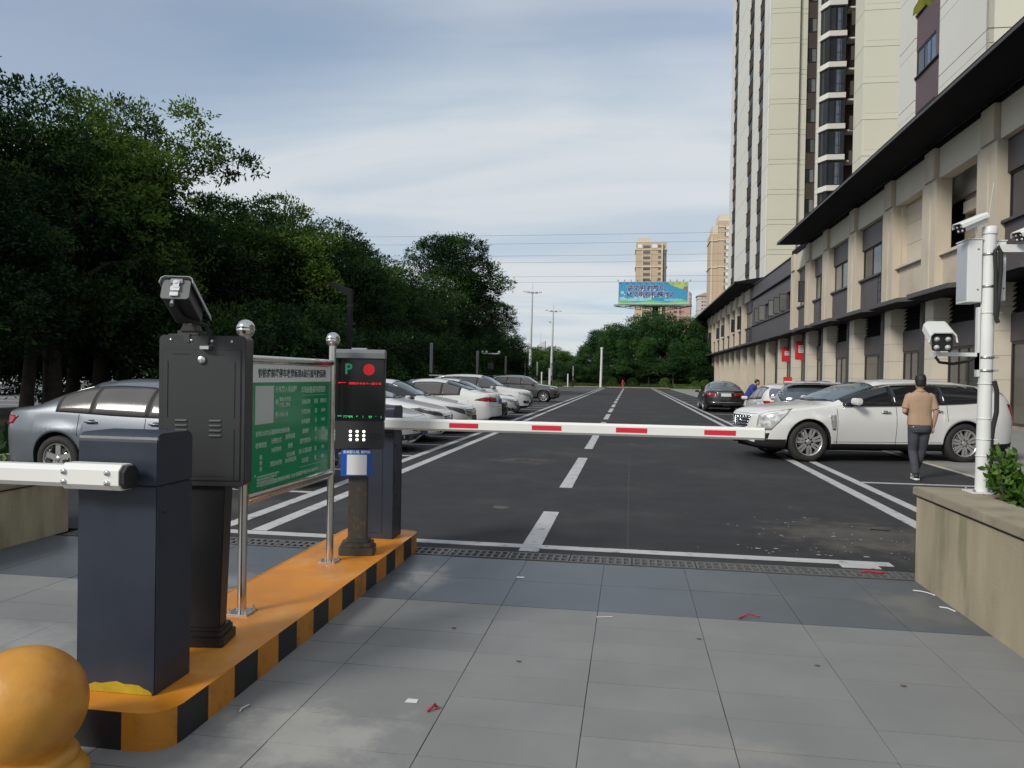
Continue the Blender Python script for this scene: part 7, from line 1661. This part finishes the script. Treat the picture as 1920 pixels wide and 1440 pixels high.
# slim trunks seen against the far road at the left
for i,(x,y,r_,l_) in enumerate(((-15.2,17.6,0.16,'slim bare trunk between the gaps at the far left, first'),(-16.9,20.6,0.20,'thick bare trunk in front of the far white car'),(-15.9,22.4,0.22,'broad bare trunk left of the silver sedan roof'))):
    t=thing('tree_trunk',l_,'tree trunk',(x,y,0)); B(MB().tube([(0,0,-0.05),(0.03,0,0.8),(0.1*(-1)**i,0.1,2.2),(0.2*(-1)**i,0.1,4.2)],[r_*1.3,r_,r_*0.9,r_*0.7],12),'trunk',m_bark,t); 
    B(MB().tube([(0.05*(-1)**i,0,1.5),(0.6,0.2,2.6),(1.0,0.3,3.8)],[r_*0.6,r_*0.45,r_*0.3],8),'limb',m_bark,t)
# bright trees between the masts
for i,(x,y,s_,l_) in enumerate(((-19.5,128,0.86,'bright green tree left of the taller mast'),(-15.2,131,0.90,'bright green tree between the two floodlight masts'),(-11.3,134,0.80,'bright green tree right of the shorter mast'),(-23.5,120,0.9,'green tree behind the end of the left row'),(-8.6,142,0.6,'small green tree low before the faint distant towers'),(-13.2,138,0.95,'tall bright green tree behind the two nearest the masts'),(-17.6,136,0.9,'bright green tree set back behind the taller mast'))):
    place_tree('D',x,y,l_,'bright green trees around the floodlight masts',rot=i*1.9,s=s_,sz=0.8)
for i,(x,y,s_) in enumerate(((-21,118,0.62),(-17.5,122,0.6),(-14,124,0.6),(-11.5,125,0.62),(-9.4,127,0.6))):
    place_tree('E',x,y,'dark low tree at the foot of the bright green trees','dark low trees at the foot of the bright trees',rot=i,s=s_,sz=0.75)
# dark mass at the end of the lane
E1=[('P',-7.3,121.5,0.66,0.85,'small dark conifer-like tree at the left end of the far grove'),('E',-5.4,127,0.92,0.98,'dark rounded tree behind the plain white pole'),('P',-4.3,121,0.74,0.98,'dark feathery tree just right of the white pole'),('E',-2.0,125,1.05,1.0,'dark round tree left of the billboard column'),('E',1.2,124,1.25,0.96,'broad dark tree just below the billboard'),('E',5.2,127,1.28,0.95,'broad dark tree below the right half of the billboard'),('P',2.8,118.5,0.80,0.90,'dark tree with drooping sprays in front of the grove'),('E',8.6,125,1.18,0.98,'dark round tree below the terracotta tower'),('D',12.0,130,1.2,0.92,'lighter green tree at the end of the shop building'),('P',6.4,117.8,0.76,0.88,'dark tree left of the shop building corner'),('E',9.9,119.5,0.88,0.92,'dark tree beside the shop building corner'),('P',-0.9,118.5,0.72,0.95,'dark sprayed tree right of the hydrant'),('E',12.9,122,0.95,0.9,'dark tree partly hidden by the end of the shop building'),('E',3.2,131,1.2,1.0,'tall green tree in the middle of the far grove'),('D',-3.6,132,0.92,1.0,'lighter tree behind the dark round one left of the billboard')]
for i,(k,x,y,s_,sz,l_) in enumerate(E1): place_tree(k,x,y,l_,'trees of the dark grove at the end of the lane',rot=i*0.9+1,s=s_,sz=sz,z=hz(x,y)-0.1)
for i,(x,y,s_) in enumerate(((-8.4,119.5,0.7),(-6.2,119,0.72),(-3.4,118.2,0.75),(-1.0,120.5,0.95),(1.5,119.6,0.9),(4.3,119.8,0.95),(7.2,120,0.95),(9.6,118,0.8),(11.8,118.2,0.8),(-10.2,121,0.75))):
    place_tree('S',x,y,'dark thicket bush filling the foot of the far grove','dark thicket bushes at the foot of the far grove',rot=i*1.3,s=s_*1.15,sz=1.1,cat='bush',name='undergrowth_bush',z=hz(x,y)-0.2)
# clipped shrubs and low hedges
def shrub(x,y,r_,h,label,m,group='clipped shrubs at the end of the lane'):
    t=thing('clipped_shrub',label,'shrub',(x,y,hz(x,y) if y>112.8 else 0.05),0,group)
    n=2600; d=unit(RNG.randn(n,3)); d[:,2]=np.abs(d[:,2])*1.0-0.12; rr=(0.88+0.14*RNG.rand(n,1)); P=d*rr*np.array([r_,r_,h]); P[:,2]+=0.12*h
    D=unit(d+RNG.randn(n,3)*0.6); S_=unit(np.cross(D,RNG.randn(n,3)))
    obj('leaves',leaf_mesh('leaves',P,D,S_,m,0.12,0.07),t)
    B(MB().sphere((0,0,h*0.35),r_*0.8,12,0,h/r_*0.75),'core',m,t)
shrub(-2.45,114.2,0.80,1.3,'bright round clipped shrub left of the red hydrant',m_leafC)
shrub(-3.1,115.5,1.0,1.6,'darker shrub behind the bright round one',m_leafB)
shrub(0.35,114.2,0.98,1.35,'dark dome-shaped shrub right of the red hydrant',m_leafB)
shrub(5.0,114.4,0.90,1.45,'olive round shrub alone on the grass slope',m_shrub)
shrub(9.4,114.0,0.75,1.1,'yellow-green shrub left of the shop building corner',m_shrub)
shrub(10.7,114.4,0.85,1.25,'yellow-green shrub touching the shop building corner',m_shrub)
t=thing('low_hedge','low olive clipped hedge strip before the shop building corner','hedge',(8.1,113.3,0.05)); n=4000
P=np.stack([RNG.uniform(-1.9,1.9,n),RNG.uniform(-0.35,0.35,n),RNG.rand(n)**0.4*0.55],1); D=unit(RNG.randn(n,3)+np.array([0,-0.3,0.6])); S_=unit(np.cross(D,RNG.randn(n,3))); obj('leaves',leaf_mesh('leaves',P,D,S_,m_shrub,0.12,0.06),t)
B(MB().box(-1.9,1.9,-0.3,0.3,0,0.4),'core',m_shrub,t)
# grass tufts on the slope
n=26000; X=RNG.uniform(-13,12.8,n); Y=113.0+RNG.rand(n)**1.6*11; Z=np.array([hz(a_,b_) for a_,b_ in zip(X,Y)])
P=np.stack([X,Y,Z],1); D=unit(np.stack([RNG.randn(n)*0.35,RNG.randn(n)*0.35,np.ones(n)],1)); S_=unit(np.cross(D,RNG.randn(n,3)))
tag(obj('grass',leaf_mesh('grass',P,D,S_,leafmat('grass_blades',(0.045,0.075,0.018),(0.085,0.12,0.035),0.4),0.26,0.07)),'short green grass on the slope at the end of the lane','grass',kind='stuff')
n=9000; X=RNG.uniform(-13.0,-9.9,n); Y=RNG.uniform(8,110,n); P=np.stack([X,Y,np.full(n,0.05)],1); D=unit(np.stack([RNG.randn(n)*0.6,RNG.randn(n)*0.6,np.ones(n)],1)); S_=unit(np.cross(D,RNG.randn(n,3)))
tag(obj('ground_cover',leaf_mesh('ground_cover',P,D,S_,m_leafB,0.3,0.10)),'dark ground cover under the left trees','ground cover',kind='stuff')

t=thing('bird','tiny dark bird flying left of the shorter floodlight mast','bird',(-8.3,80,7.1))
b=MB(); b.sphere((0,0,0),0.09,10,0,0.7); b.add([(0,-0.02,0.02),(-0.38,0.05,0.16),(-0.20,0.12,0.08),(0,-0.02,0.02+0.01),(0.36,0.05,0.02),(0.20,0.12,0.05)],[(0,1,2),(3,5,4)]); b.add([(-0.03,0.1,0),(0.03,0.1,0),(0.0,0.24,-0.02)],[(0,1,2)])
B(b,'body',m_blk,t)
